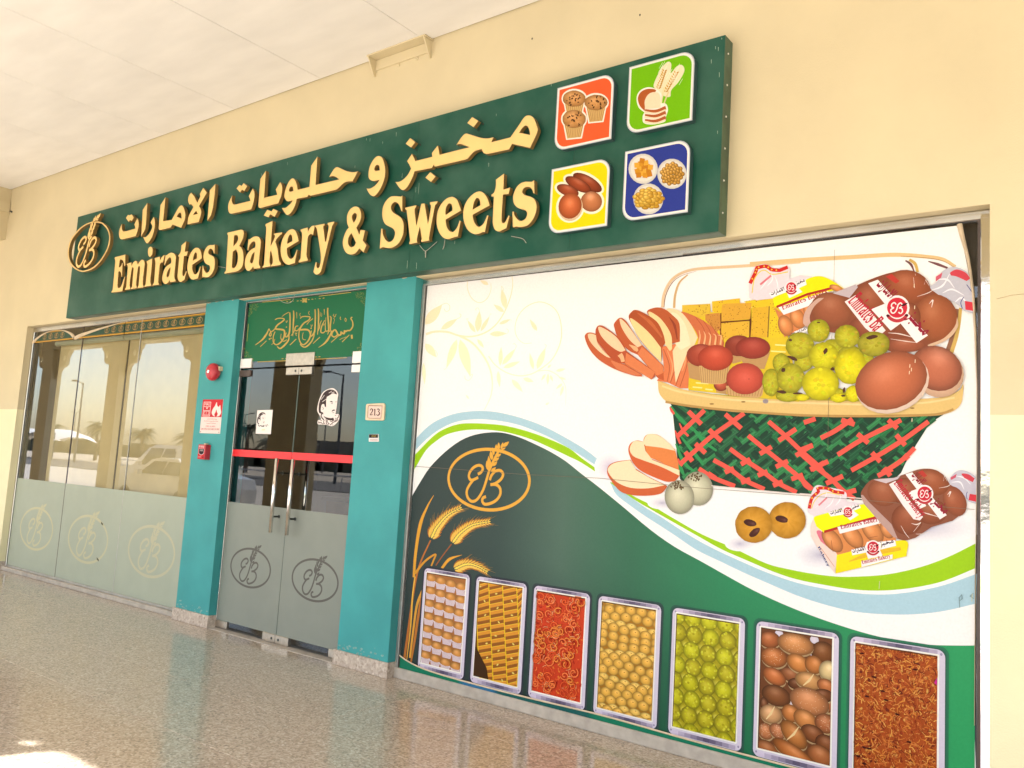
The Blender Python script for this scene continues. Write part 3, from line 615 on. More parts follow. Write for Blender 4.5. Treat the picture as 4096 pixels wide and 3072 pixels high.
# emblem at the left end of the sign
em = tag(bpy.data.objects.new('emblem', None)); link(em, sg); em['label'] = 'gold oval emblem with wheat ear'
def zh(t, closed=True, sub=6): return bez(t, ZH, LETTER, closed=closed, sub=sub)
ro = zh("640 357s,780 340s,900 365s,1010 450s,1090 600s,1110 760s,1080 950s,1000 1130s,870 1330s,720 1480s,560 1560s,400 1580s,260 1520s,150 1420s,85 1280s,62 1130s,80 960s,140 780s,240 640s,370 500s,520 400s")
ri = zh("640 387s,780 374s,890 395s,980 470s,1060 600s,1083 750s,1055 930s,980 1110s,858 1300s,708 1448s,550 1528s,400 1548s,272 1490s,172 1392s,112 1270s,90 1130s,108 970s,165 800s,262 662s,390 522s,530 424s")
glyph('ring', [ro, ri], parent=em, yb=LETTER + .036)
def ribbon3(pts, w, yf, name):
    L, R = ribbon(pts, w); n = len(L); b = B()
    b.add([(x, yf - .0004 * i / n, z) for i, (x, z) in enumerate(L)] + [(x, yf - .0004 * i / n, z) for i, (x, z) in enumerate(R)], [(i, i + 1, n + i + 1, n + i) for i in range(n - 1)], 0)
    for Q in (L, R): b.add([(x, yf, z) for x, z in Q] + [(x, LETTER + .034, z) for x, z in Q], [(i, i + 1, n + i + 1, n + i) for i in range(n - 1)], 1)
    for k in (0, n - 1): b.add([(L[k][0], yf, L[k][1]), (R[k][0], yf, R[k][1]), (R[k][0], LETTER + .034, R[k][1]), (L[k][0], LETTER + .034, L[k][1])], [(0, 1, 2, 3)], 1)
    return b.obj(name, [M_GOLD, M_GOLDS], em)
ex0, ex1 = min(p[0] for p in ro), max(p[0] for p in ro); ez0, ez1 = min(p[1] for p in ro), max(p[1] for p in ro)
ecx, ecz, es = (ex0 + ex1) / 2, (ez0 + ez1) / 2, (ex1 - ex0) / 2 * .97; esq = (ez1 - ez0) / (ex1 - ex0) / ER
def ET(p): return (ecx + p[0] * es, ecz + p[1] * es * esq)
for k, s in enumerate(E_STROKES): ribbon3([ET(q) for q in s], .062 * es, LETTER - .001 - .0005 * k, 'emblem_letter')
for k, l in enumerate(E_LEAVES):
    B().prism([[ET(q) for q in l]], LETTER - .004 - .0005 * k, LETTER + .03, 0, 1).obj('wheat_grain', [M_GOLD, M_GOLDS], em)
# white scratches, bird marks and hanging wires on the board
sc = B()
for q in ((2887, 155, 5), (2862, 192, 9), (2873, 197, 12), (2845, 247, 12), (2877, 300, 14), (1585, 538, 16), (1466, 558, 9), (1480, 560, 13), (1531, 571, 10), (1609, 700, 12), (1608, 708, 8), (1675, 755, 40), (1663, 760, 20), (1955, 660, 14), (1985, 460, 8), (1819, 970, 12), (1260, 660, 14), (1046, 700, 14), (1150, 655, 12), (1420, 668, 10), (2320, 578, 8), (2205, 340, 10), (1700, 1010, 14), (1629, 1060, 30), (1666, 1065, 25), (2210, 865, 6), (2335, 590, 6), (2870, 530, 9)):
    x, z = P(q[0], q[1], SIGN); w2 = .0016; h = q[2] / 900
    sc.add([(x - w2, SIGN - .0008, z + h), (x + w2, SIGN - .0008, z + h), (x + w2 * 1.6, SIGN - .0008, z - h * .6), (x, SIGN - .0008, z - h)], [(0, 1, 2, 3)])
sc.obj('scratch', mat('pale_scratch', (0.33, 0.40, 0.32), .7, noise=.2, nscale=50), sg)['kind'] = 'stuff'
wr = thing('loose_wire', 'thin loose wires hanging below the big gold S and w of the sign', 'wire')
def wire(pxs, Y, r=.0022, parent=None, name='wire'):
    pp = bez(pxs, (0, 0, 1), None, closed=False); B().tube([(P(x, y, Y)[0], Y, P(x, y, Y)[1]) for x, y in pp], r, 5).obj(name, M_WIRE, parent)
wire("1678 980s,1690 995s,1703 1004s,1725 987s,1748 967s", SIGN - .012, parent=wr); wire("1703 1004,1702 1030", SIGN - .01, .004, wr)
wire("1780 957s,1776 985s,1771 997", SIGN - .012, parent=wr)
wire("2045 945s,2090 955s,2105 972", SIGN - .01, parent=wr); wire("870 1065s,905 1072", SIGN - .012, parent=wr)

# picture tiles on the sign
def rtile(px0, px1, name, lab, colr, draw):
    x0, z1 = P(*px0, PICT); x1, z0 = P(*px1, PICT); r = .085
    def shape(d):
        pts = [(x0 + d, z1 - d)]; R = r - d * .6
        for k in range(7):
            a = math.pi / 2 - k * math.pi / 12; pts.append((x1 - d - R + R * math.cos(a), z1 - d - R + R * math.sin(a)))
        pts.append((x1 - d, z0 + d))
        for k in range(7):
            a = -math.pi / 2 - k * math.pi / 12; pts.append((x0 + d + R + R * math.cos(a), z0 + d + R + R * math.sin(a)))
        return pts[::-1]
    g = link(bpy.data.objects.new('picture_tile', None), sg); g['label'] = lab
    B().prism([shape(0)], PICT, SIGN - .001, 0, 1).obj('tile_box', [mat('pale_blue_rim', (.42, .45, .50), .4, noise=.03, nscale=9), mat('blue_green_side', (0.04, .085, .085), .35, noise=.1, nscale=9)], g)
    pr = Print(PICT - .0004); pr.poly(shape(.006), (246, 240, 232), world=True); pr.poly(shape(.017), colr, world=True)
    draw(pr); pr.obj('picture', g)
ZP = (2140, 130, .52427)
def zp(x, y): return (ZP[0] + x * ZP[2], ZP[1] + y * ZP[2])
def blobp(pr, Z, x, y, rx, ry, col, **k): pr.blob(Z[0] + x * Z[2], Z[1] + y * Z[2], rx * Z[2], ry * Z[2], col, **k)
def polyp(pr, Z, t, col, sub=5, **k): pr.poly(bez(t, Z, None, sub=sub), col, **k)
def strokep(pr, Z, t, w, col, **k):
    w = [a * Z[2] for a in w] if isinstance(w, (list, tuple)) else w * Z[2]
    pr.stroke(bez(t, Z, None, closed=False, sub=6), w, col, **k)
def d_muffin(pr):
    M = [(300, 505, 88, 62), (465, 535, 88, 60), (298, 660, 90, 70)]
    for x, y, rx, ry in M:
        blobp(pr, ZP, x, y, rx + 10, ry + 14, (250, 240, 225), edge=1, hl=(0, 0, 0))
        polyp(pr, ZP, "%d %d,%d %d,%d %d,%d %d" % (x - rx + 4, y + 20, x + rx - 2, y + 5, x + rx - 30, y + 148, x - rx + 30, y + 160), (250, 240, 225))
    for x, y, rx, ry in M:
        polyp(pr, ZP, "%d %d,%d %d,%d %d,%d %d" % (x - rx + 14, y + 20, x + rx - 12, y + 15, x + rx - 38, y + 138, x - rx + 38, y + 150), (214, 176, 112))
        for k in range(9):
            a = x - rx + 22 + k * (2 * rx - 44) / 8; pr.stroke([zp(a, y + 45), zp(x + (a - x) * .62, y + 140)], 2.2, (170, 128, 72), bump=0)
        pr.k += 1
        blobp(pr, ZP, x, y, rx, ry, (208, 150, 88), edge=.75, hl=(-.2, -.4, 22), rough=.06, speck=22)
        for k in range(20):
            a, q = random.uniform(0, 6.28), random.uniform(.1, .9); blobp(pr, ZP, x + rx * q * math.cos(a), y + ry * q * math.sin(a), random.uniform(5, 11), random.uniform(4, 7), (95, 60, 35), edge=.8, hl=(0, 0, 0), n=6, rings=1, rot=random.uniform(0, 180), bump=0)
        pr.k += 1
def d_loaf(pr):
    polyp(pr, ZP, "905 400s,960 280s,1010 225s,1040 240s,1035 310s,1080 260s,1120 248s,1140 290s,1100 370s,1040 440s,1030 490s,975 480s,930 440s", (240, 228, 190))
    for a, b in (((940, 430), (985, 300)), ((995, 455), (1075, 315))):
        for k in range(9):
            t = k / 8; x = a[0] + (b[0] - a[0]) * t; y = a[1] + (b[1] - a[1]) * t
            pr.poly([zp(*q) for q in leaf(x, y, x - 13, y - 24, 12, 4)], (208, 160, 60), bump=0); pr.poly([zp(*q) for q in leaf(x + 4, y, x + 24, y - 18, 12, 4)], (190, 140, 50), bump=0)
    pr.k += 1
    for k in range(26):
        x = random.uniform(930, 1100); y = random.uniform(260, 430); pr.stroke([zp(x, y), zp(x + 26, y - 46)], 1.2, (252, 248, 225), bump=0)
    pr.k += 1
    strokep(pr, ZP, "985 420s,965 520s,960 560", 14, (235, 222, 175)); strokep(pr, ZP, "1020 450s,985 540", 10, (225, 205, 150))
    polyp(pr, ZP, "775 500s,800 445s,860 418s,920 430s,965 470s,960 540,1000 545s,1015 590s,1000 640s,990 680s,900 702s,830 690s,822 640s,835 610,790 570s", (248, 240, 225))
    polyp(pr, ZP, "785 500s,810 452s,865 430s,925 445s,840 520,838 600,800 560s", (178, 92, 42))
    polyp(pr, ZP, "838 520s,870 468s,920 455s,955 480s,958 575,900 580s,840 585", (243, 222, 188))
    for y in (585, 622, 660):
        polyp(pr, ZP, "840 %d,920 %ds,995 %d,1003 %d,990 %ds,920 %ds,838 %d" % (y, y + 4, y - 25, y + 2, y + 12, y + 28, y + 22), (176, 92, 48))
        polyp(pr, ZP, "838 %d,920 %ds,1000 %d,985 %ds,920 %ds,834 %d" % (y + 14, y + 26, y - 2, y + 16, y + 36, y + 30), (244, 224, 190))
def d_buns(pr):
    for q in ((250, 1205, 95, 48, 20), (330, 1160, 115, 52, 28), (400, 1145, 130, 58, 30), (430, 1290, 88, 85, 0), (270, 1330, 98, 112, 15)):
        blobp(pr, ZP, q[0], q[1], q[2] + 11, q[3] + 11, (252, 240, 215), edge=1, hl=(0, 0, 0), rot=q[4])
    for q, c in (((400, 1145, 125, 50, 30), (150, 65, 35)), ((330, 1160, 110, 45, 28), (158, 70, 38)), ((250, 1205, 88, 42, 20), (165, 76, 42))): blobp(pr, ZP, *q[:4], c, edge=.62, hl=(-.1, -.5, 40), rot=q[4])
    blobp(pr, ZP, 430, 1290, 82, 78, (196, 120, 75), edge=.72, hl=(-.1, -.5, 55)); blobp(pr, ZP, 272, 1334, 92, 106, (238, 205, 165), edge=.9, rot=15)
    blobp(pr, ZP, 268, 1322, 88, 100, (198, 98, 52), edge=.72, hl=(-.1, -.2, 40), rot=15)
def d_plates(pr):
    for x, y, r in ((825, 1040, 112), (1045, 1078, 112), (865, 1270, 115)):
        blobp(pr, ZP, x, y, r, r * 1.03, (240, 236, 228), edge=.86, hl=(0, 0, 12))
        blobp(pr, ZP, x, y, r * .82, r * .86, (222, 216, 205), edge=1.05, hl=(0, 0, 0))
    for k in range(17):
        a = k * 2.4; q = 16 * math.sqrt(k); x, y = 825 + q * math.cos(a), 1040 + q * math.sin(a); s = 27; r = random.uniform(-.3, .3)
        pr.poly([zp(x + s * math.cos(r + t), y + s * math.sin(r + t)) for t in (.78, 2.35, 3.93, 5.5)], random.choice([(214, 148, 40), (228, 170, 60), (196, 126, 34)]))
    for k in range(42):
        a = k * 2.4; q = 12.5 * math.sqrt(42 - k); blobp(pr, ZP, 1045 + q * math.cos(a), 1080 + q * math.sin(a), 18, 18, random.choice([(190, 138, 52), (205, 152, 64)]), edge=.6, n=10, rings=2)
    for k in range(34):
        a = k * 2.4; q = 15 * math.sqrt(34 - k); blobp(pr, ZP, 865 + q * math.cos(a) * 1.15, 1268 + q * math.sin(a) * .85, 28, 20, random.choice([(206, 158, 50), (196, 146, 44), (216, 172, 66)]), edge=.78, n=10, rings=2, rough=.1)
rtile(zp(172, 425), zp(582, 812), 'muffin', 'orange tile with three muffins', (244, 98, 52), d_muffin)
rtile(zp(720, 265), zp(1200, 670), 'loaf', 'lime green tile with loaf and wheat', (118, 190, 12), d_loaf)
rtile(zp(128, 1045), zp(550, 1475), 'buns', 'yellow tile with brown buns', (244, 218, 8), d_buns)
rtile(zp(688, 910), zp(1166, 1370), 'plates', 'blue tile with three plates of sweets', (48, 62, 150), d_plates)
# ------------------------------------------------------------------ left shop window
lw = thing('shop_window', 'three pane shop window with tan blinds and frosted lower half left of the teal pier', 'window')
WX = [-10.80, -9.585, -8.335, -7.06]
B().bbox(-10.84, -7.06, 4.492, 4.55, 2.855, 2.912, .004).obj('frame_head', M_ALU, lw)
B().bbox(-10.84, -10.803, 4.492, 4.55, .045, 2.854, .004).obj('frame_jamb', M_ALU, lw)
B().bbox(-10.803, -7.06, 4.492, 4.55, .045, .066, .003).obj('frame_sill', M_ALUD, lw)
B().bbox(-10.84, -7.055, 4.455, 4.55, -.002, .045, .006).obj('window_sill', M_SILL, lw)
for a, b in zip(WX[:-1], WX[1:]):
    p = B().add([(a + .004, 4.505, .066), (b - .004, 4.505, .066), (b - .004, 4.505, 2.854), (a + .004, 4.505, 2.854)], [(0, 1, 2, 3)]).obj('glass_pane', M_GLASS, lw)
    B().box(a + .0055, b - .0055, 4.5025, 4.5045, .068, 1.087).obj('frosted_film', M_FROST, p)
for x in WX[1:3]: B().box(x - .0045, x + .0045, 4.5015, 4.515, .066, 2.854).obj('pane_joint', M_ALUD if x > -9 else M_DARKV, lw)
for a, b in ((-10.30, -8.755), (-8.715, -7.02)):
    bl = thing('roller_blind', 'tan roller blind pulled down behind the %s of the shop window' % ('left and middle panes' if a < -9 else 'right-hand pane'), 'blind', 'roller blinds in the shop window')
    B().box(a, b, 4.600, 4.603, .8, 2.72).obj('cloth', M_BLIND, bl)
    B().tube([(a - .02, 4.565, 2.70), (b + .005, 4.565, 2.70)], .032, 12).obj('roller_tube', M_ROLL, bl)
# printed frieze, its top edge peeling off the glass
fp = Print(4.5018)
def band(x0, x1, lift):
    n = 36
    for z0, z1, c in ((0, .012, (214, 160, 52)), (.012, .016, (60, 70, 48)), (.016, .019, (214, 160, 52)), (.019, .108, (44, 80, 62)), (.108, .111, (214, 160, 52)), (.111, .115, (60, 70, 48)), (.115, .127, (214, 160, 52))):
        L = []; U = []
        for i in range(n + 1):
            x = x0 + (x1 - x0) * i / n; top = 2.850 - lift(x); z_lo = 2.7235 + z0; z_hi = 2.7235 + z1
            L.append((x, min(z_lo, max(top, 2.7235)))); U.append((x, min(z_hi, max(top, 2.7236))))
        vs = L + U; fs = [(i, i + 1, n + 2 + i, n + 1 + i) for i in range(n)]
        fp.raw(vs, fs, [fp.lc(c)] * len(vs), 0)
    fp.k += 1
XP = [P(140, 1360, GLASS)[0], P(300, 1352, GLASS)[0], P(495, 1250, GLASS)[0]]     # left tear, notch, end of tear
def lift1(x):   # arch between the jamb and the notch
    t = (x - XP[0]) / (XP[1] - XP[0]); return .128 * (1 - math.sin(math.pi * min(1, max(0, t))) ** .65)
def lift2(x):
    t = (x - XP[1]) / (XP[2] - XP[1]); return .128 * (1 - min(1, max(0, t)) ** .7) if t < 1 else 0
x_mid = P(505, 1250, GLASS)[0]
band(XP[0] + .01, XP[1] - .01, lift1); band(XP[1] + .01, x_mid - .006, lift2); band(x_mid + .006, -7.06, lambda x: 0)
e0 = P(781, 1284, GLASS)[0] ; e1 = P(495, 1300, GLASS)[0]
sp = .1475; x = -7.135
ne = 0
while x > XP[0] + .15:
    ok = (lift1(x) if x < XP[1] else lift2(x) if x < x_mid else 0) < .035 and abs(x - x_mid) > .04 and abs(x - XP[1]) > .12
    if ok: emblem(fp, x, 2.786, .052, (196, 152, 92), sw=.085, sq=1.0, n=16)
    x -= sp
fo = fp.obj('printed_frieze', lw)
cu = B()                                           # the curled vinyl seen from its tan back
def curl(f, x0, x1, z0, flip):
    n = 26; vs = []
    for i in range(n + 1):
        x = x0 + (x1 - x0) * i / n; l = f(x); w2 = min(.05, .006 + l * .42); z = max(2.724, 2.850 - l)
        for k in range(5):
            a = math.pi * k / 4; vs.append((x + flip * w2 * .3 * (k / 4), 4.500 - math.sin(a) * w2 * .35 - .0005, z + .004 + (1 - math.cos(a)) * .5 * -w2 * .9 + w2 * .5))
    fs = [(i * 5 + k, i * 5 + 5 + k, i * 5 + 6 + k, i * 5 + 1 + k) for i in range(n) for k in range(4)]
    cu.add(vs, fs)
curl(lift1, XP[0] - .03, XP[1], 0, -1); curl(lift2, XP[1], XP[2] + .1, 0, 1)
cu.obj('peeled_vinyl', M_BACKV, lw, smooth=True)
ep = Print(4.5015)
for (cx, cz, w2, dk) in ((146, 2115, 65, 0), (352, 2157, 79, 1), (606, 2206, 93, 2)):
    x0 = P(cx - w2, cz, 4.5015)[0]; x1 = P(cx + w2, cz, 4.5015)[0]; c = P(cx, cz, 4.5015)
    emblem(ep, (x0 + x1) / 2, c[1], (x1 - x0) / 2, [(206, 202, 164), (203, 200, 165), (201, 198, 167)][dk], sw=.064)
for q in ((408, 2095), (391, 2238)):
    ep.poly([(q[0] - 4, q[1] - 9), (q[0] + 4, q[1] - 1), (q[0] + 5, q[1] + 8), (q[0] - 4, q[1] + 1)], (92, 92, 70))
ep.obj('cut_out_emblem', lw)
# dim shop interior
room = thing('shop_interior', 'dim room with counter seen through the glass doors', 'room')
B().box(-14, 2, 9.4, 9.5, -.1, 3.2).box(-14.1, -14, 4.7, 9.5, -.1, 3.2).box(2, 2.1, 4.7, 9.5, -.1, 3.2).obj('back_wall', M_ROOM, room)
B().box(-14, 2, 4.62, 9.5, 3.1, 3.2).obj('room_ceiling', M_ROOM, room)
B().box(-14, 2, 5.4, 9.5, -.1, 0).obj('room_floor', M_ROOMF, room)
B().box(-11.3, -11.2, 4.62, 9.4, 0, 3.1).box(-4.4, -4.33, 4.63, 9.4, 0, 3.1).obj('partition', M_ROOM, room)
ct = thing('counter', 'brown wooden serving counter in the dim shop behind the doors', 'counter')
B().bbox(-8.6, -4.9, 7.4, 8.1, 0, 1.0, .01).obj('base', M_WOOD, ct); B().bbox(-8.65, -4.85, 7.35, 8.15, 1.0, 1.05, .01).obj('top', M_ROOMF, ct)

# ------------------------------------------------------------------ glass doors
dr = thing('glass_door', 'frosted double glass doors with red stripe and long steel pull handles between the teal piers', 'door')
DX0, DM, DX1 = -6.535, -5.702, -4.882
M_FIT = mat('patch_fitting_steel', (0.50, 0.44, 0.37), 0.3, metal=.85, noise=.1, nscale=30)
def fitting(x0, x1, z0, z1, par, screw=None, m=None):
    o = B().bbox(x0, x1, GLASS - .012, GLASS + .02, z0, z1, .003).obj('patch_fitting', m or M_FIT, par)
    if screw is not None:
        B().lathe([(.011, 0), (.011, -.002), (.004, -.003)], (x0 + (x1 - x0) * screw, GLASS - .012, (z0 + z1) / 2), n=10).obj('lock_screw', M_SCREW, o)
fx0, fz1 = P(914, 1770, GLASS)
RZ1, RZ0 = 1.563, 1.502
for i, (a, b) in enumerate(((DX0, DM - .003), (DM + .003, DX1))):
    lf = link(bpy.data.objects.new('door_leaf', None), dr); lf['label'] = ['left-hand', 'right-hand'][i] + ' glass door leaf'
    B().add([(a, GLASS + .002, .012), (b, GLASS + .002, .012), (b, GLASS + .002, 2.283), (a, GLASS + .002, 2.283)], [(0, 1, 2, 3)]).obj('glass_pane', M_DGLASS, lf)
    B().box(a, b, GLASS - .0012, GLASS + .0005, .072, 1.098).obj('frosted_film', M_FROSTD, lf)
    B().box(a, b, GLASS - .0018, GLASS - .0002, RZ0, RZ1).obj('red_stripe', M_REDF, lf)
    if i == 0:
        fitting(a + .0, a + .165, .012, .072, lf); fitting(b - .165, b, .006, .072, lf, .75); fitting(b - .165, b, 2.218, 2.283, lf, .78); fitting(a, a + .165, 2.218, 2.275, lf, m=M_DARKV)
    else:
        fitting(b - .165, b, .012, .072, lf); fitting(a, a + .165, .006, .072, lf, .25); fitting(a, a + .165, 2.218, 2.283, lf, .22); fitting(b - .165, b, 2.222, 2.283, lf, m=M_WHITEP)
    B().box(b - .002 if i == 0 else a - .001, b + .001 if i == 0 else a + .002, GLASS, GLASS + .01, .072, 2.283).obj('glass_edge', mat('green_glass_edge', (.12, .17, .15), .2, noise=.1, nscale=9), lf)
    # pull handles
    top = [(1106, 1833), (1171, 1837)][i]; bot = [(1082, 2130), (1147, 2141)][i]
    yh = GLASS - .075; xt, zt = P(*top, yh); xb, zb = P(*bot, yh); hx = (xt + xb) / 2
    B().tube([(hx, yh, zb), (hx, yh, zt)], .0165, 14).obj('pull_handle', M_CHROME, lf, smooth=True)
    hi = B().tube([(hx, GLASS + .085, zb), (hx, GLASS + .085, zt)], .0165, 12).obj('pull_handle', M_CHROME, lf, smooth=True)
    for z in (zt - .12, zb + .13):
        B().tube([(hx, yh, z), (hx, GLASS + .085, z)], .008, 8).lathe([(.015, -.004), (.015, .002)], (hx, GLASS, z), n=10).obj('handle_bolt', M_SCREW, lf)
    c = [(1003, 2272), (1261, 2321)][i]; hw = [80, 92.5][i]
    p = Print(GLASS - .0014); x0 = P(c[0] - hw, c[1], GLASS)[0]; x1 = P(c[0] + hw, c[1], GLASS)[0]
    emblem(p, (x0 + x1) / 2, P(*c, GLASS)[1], (x1 - x0) / 2, (104, 102, 96), sw=.064); p.obj('cut_out_emblem', lf)
# door side strip, transom pane, fittings
B().bbox(-6.545, -6.53, 4.49, 4.53, 0, 2.91, .002).obj('side_channel', M_ALU, dr)
B().bbox(-4.885, -4.872, 4.495, 4.53, 0, 2.91, .002).obj('side_channel', M_ALUD, dr)
B().bbox(-6.53, -4.885, 4.495, 4.53, 2.895, 2.912, .002).obj('head_channel', M_ALUD, dr)
B().add([(DX0, GLASS + .002, 2.296), (DX1, GLASS + .002, 2.296), (DX1, GLASS + .002, 2.895), (DX0, GLASS + .002, 2.895)], [(0, 1, 2, 3)]).obj('transom_pane', M_DGLASS, dr)
fitting(DM - .185, DM + .185, 2.296, 2.405, dr); fitting(DX1 - .165, DX1, 2.296, 2.39, dr, m=M_WHITEP); fitting(DX0 - .0, DX0 + .16, 2.296, 2.38, dr, m=M_WHITEP)
B().bbox(-6.545, -4.872, 4.42, 4.56, -.004, .004, .002).obj('threshold', M_SILL, dr)

# green calligraphy panel on the transom
tp = thing('calligraphy_panel', 'green panel with gold Arabic calligraphy over the glass doors', 'panel')
ZT = (960, 1130, .40945)
pr = Print(GLASS - .0005)
c = [P(ZT[0] + x * ZT[2], ZT[1] + y * ZT[2], pr.Y) for x, y in ((82, 180), (38, 782), (1198, 735), (1240, 45))]
x0, x1, z0, z1 = -6.50, -4.888, 2.352, 2.888
n = 10
pr.raw([(x0, z0), (x1, z0), (x1, z1), (x0, z1)], [(0, 1, 2, 3)], [pr.lc((40, 112, 76))] * 4)
G = (196, 168, 92)
def tz(t, w, col=G, closed=False): pr.stroke(bez(t, ZT, None, closed=False), [a * ZT[2] for a in w] if isinstance(w, (list, tuple)) else w * ZT[2], col)
for t in ("215 192,495 166", "770 133,1085 96", "170 776,452 764", "728 750,1045 735"): tz(t, 7)
tz("82 405,68 575", 4); tz("1222 330,1208 505", 4)
for cx, cy in ((632, 174), (590, 733)):
    for a in (35, 145, 215, 325):
        dx, dy = math.cos(math.radians(a)) * 30, math.sin(math.radians(a)) * 38
        pr.poly([(ZT[0] + X * ZT[2], ZT[1] + Y * ZT[2]) for X, Y in leaf(cx, cy, cx + dx, cy + dy, 24, 5)], G)
for t0, t1 in (((450, 188), (600, 178)), ((660, 168), (820, 152)), ((405, 745), (560, 738)), ((620, 735), (780, 725))):
    for k in range(5):
        X = t0[0] + (t1[0] - t0[0]) * k / 4.4; Y = t0[1] + (t1[1] - t0[1]) * k / 4.4
        pr.poly([(ZT[0] + a * ZT[2], ZT[1] + b * ZT[2]) for a, b in leaf(X, Y, X + (24 if k != 2 else 8), Y - 2, 9, 4)], G)
for cx, cy, sx, sy in ((185, 205, -1, 1), (1125, 95, 1, 1), (140, 775, -1, -1), (1090, 725, 1, -1)):     # corner scrolls
    for dx, dy, r in ((15, 20, 14), (45, 15, 16), (75, 20, 14), (30, 50, 14), (62, 55, 15), (88, 60, 12), (85, 95, 14), (65, 85, 9), (95, 125, 9)):
        ph = random.uniform(0, 6); q = [(ZT[0] + (cx + sx * dx + r * (1 - k * .05) * math.cos(ph + k * .6)) * ZT[2], ZT[1] + (cy + sy * dy + r * (1 - k * .05) * 1.15 * math.sin(ph + k * .6)) * ZT[2]) for k in range(10)]
        pr.stroke(q, [4 * ZT[2], 1.6 * ZT[2]], (150, 152, 84))
# basmala: strokes follow the pen
for t, w in (
 ("1098 338s,1085 352s,1100 380s,1105 420s,1092 450s,1075 468s,1050 470s,1038 478s,1022 470,1020 498s,1000 494s,990 482,985 510s,962 512s,945 480s,928 462s,905 485s,898 515s,920 532s,945 520s,958 500", (10, 17, 12)),
 ("900 470s,880 520s,850 570s,815 605s,768 636", (10, 20, 4)), ("1092 512,1096 550", 18), ("1070 512,998 582", (8, 7)), ("965 520,892 586", (8, 7)), ("975 560s,1000 545s,1022 540s,1040 530", (5, 4)),
 ("985 335s,980 350s,988 366", 6), ("1032 345s,1026 368s,1036 382s,1040 360s,1030 348", 5), ("920 308s,912 325s,930 330s,942 308", 5), ("935 330s,918 350s,925 362s,915 405", 4),
 ("860 248s,858 300s,868 420s,866 478s,858 510", (12, 16, 6)), ("880 330s,892 345s,885 420s,882 475s,862 468", (9, 13, 9)), ("862 472s,842 475s,835 440s,842 340", (9, 10, 5)), ("840 470s,815 492s,792 482s,800 430s,826 375s,832 370", (9, 13, 6)), ("800 370s,785 400s,778 440s,762 478", (6, 10, 8)),
 ("765 255s,770 300s,768 400s,760 510", (10, 15, 7)), ("825 262,826 315", (9, 4)), ("792 290s,790 325s,800 330s,802 300", 4), ("815 402s,822 420s,832 400s", 5), ("782 535,716 596", (8, 7)),
 ("735 262s,738 320s,735 440s,728 485s,705 520s,690 522s,700 470", (11, 16, 9)), ("726 480s,725 520s,705 570s,670 612s,635 632s,605 620s,590 600", (8, 15, 7)), ("695 410s,700 432s,712 412", 5), ("700 440,694 455", 11), ("715 352s,680 380s,655 412", (8, 6)),
 ("590 352s,610 335s,650 332s,688 340s,670 370s,630 395s,600 430s,590 462s,620 460s,660 462s,682 480s,690 520s,665 575s,625 608s,595 590s,578 540s,580 480s,592 440", (8, 17, 9)),
 ("620 488s,612 530s,620 556s,645 560s", (6, 6)), ("680 280s,672 300s,682 318s", 5), ("592 300s,586 318s,595 332", 5), ("590 440s,560 472s,538 462s,548 430s,572 425s", (9, 13, 8)), ("538 462s,518 500s,500 520", (9, 6)),
 ("525 275s,528 330s,522 430s,518 525", (10, 15, 6)), ("556 290,558 352", (7, 4)), ("552 552,490 612", (8, 7)), ("560 490s,548 510s,556 522", 7), ("540 490,545 500", 8),
 ("488 292s,492 340s,490 440s,482 500s,460 530s,445 525s,455 490", (11, 16, 9)), ("480 500s,478 560s,440 610s,395 645s,365 625s", (9, 17, 9)), ("480 290s,440 312s,412 335", (7, 5)), ("452 372s,456 392s,468 372", 5), ("455 432,458 440", 12),
 ("345 365s,370 352s,410 350s,436 360s,412 385s,370 415s,350 452s,395 458s,430 466s,438 490s,430 540s,400 585s,360 608s,330 585s,328 530s,345 480", (8, 17, 9)), ("405 500s,402 545s,425 575s,460 560", (5, 9, 8)),
 ("350 445s,328 470s,305 485s,290 510s,300 525s,308 500s,285 450", (9, 12, 8)), ("285 455s,262 505s,220 560s,152 612", (8, 19, 4)), ("262 570,200 628", (7, 6)), ("290 545,292 560", 13), ("305 540,307 552", 12), ("345 552s,330 590s,310 608", (6, 5))):
    tz(t, w)
pr.obj('panel_print', tp)
B().box(x0, x1, GLASS - .0003, GLASS + .001, z0, z1).obj('backing_film', M_SIGNB, tp)
wl = thing('hanging_cable', 'two thin cables drooping from under the sign in front of the green calligraphy panel', 'cable')
wire("1112 1176s,1120 1200s,1145 1212s,1168 1205s,1182 1170", 4.45, .0025, wl); wire("1215 1158s,1228 1172s,1248 1160", 4.45, .0022, wl)

# door stickers
def face(pr, Z, dk=(72, 58, 58), wh=(250, 238, 232)):
    """a plain stencilled profile of a man, with the lettering that stands under it"""
    strokep(pr, Z, "700 480s,690 510s,715 545", 10, dk)
    polyp(pr, Z, "690 345s,712 300s,750 272s,790 268s,822 285s,832 312s,800 302s,770 318s,742 335,736 372s,735 430,722 432,718 402s,700 402s,690 425s,688 465s,708 478s,712 505s,740 520s,780 528,800 522,806 545s,760 545s,720 520s,704 490s,672 478s,668 420s,678 370s", dk)
    polyp(pr, Z, "742 338,775 320s,805 306,832 318s,836 345,828 400,822 425,812 450,814 470,806 492,808 512s,785 522s,750 508s,722 482,716 460s,692 455s,692 415s,708 405s,720 420,737 430,738 372", wh)
    polyp(pr, Z, "768 378s,786 372s,800 384,786 384s", dk); polyp(pr, Z, "778 394,798 392,790 400", dk); polyp(pr, Z, "818 378,832 376,826 384", dk)
    polyp(pr, Z, "786 470s,795 452s,812 450s,816 458,800 462s", dk); strokep(pr, Z, "792 478,808 478", 4, dk); strokep(pr, Z, "702 425s,712 440s,704 452", 4, dk)
    for t in ("700 380,740 352", "690 360,720 320", "760 300,790 280", "780 300,812 290"): strokep(pr, Z, t, 4, wh)
ZS = (980, 1440, .44118)
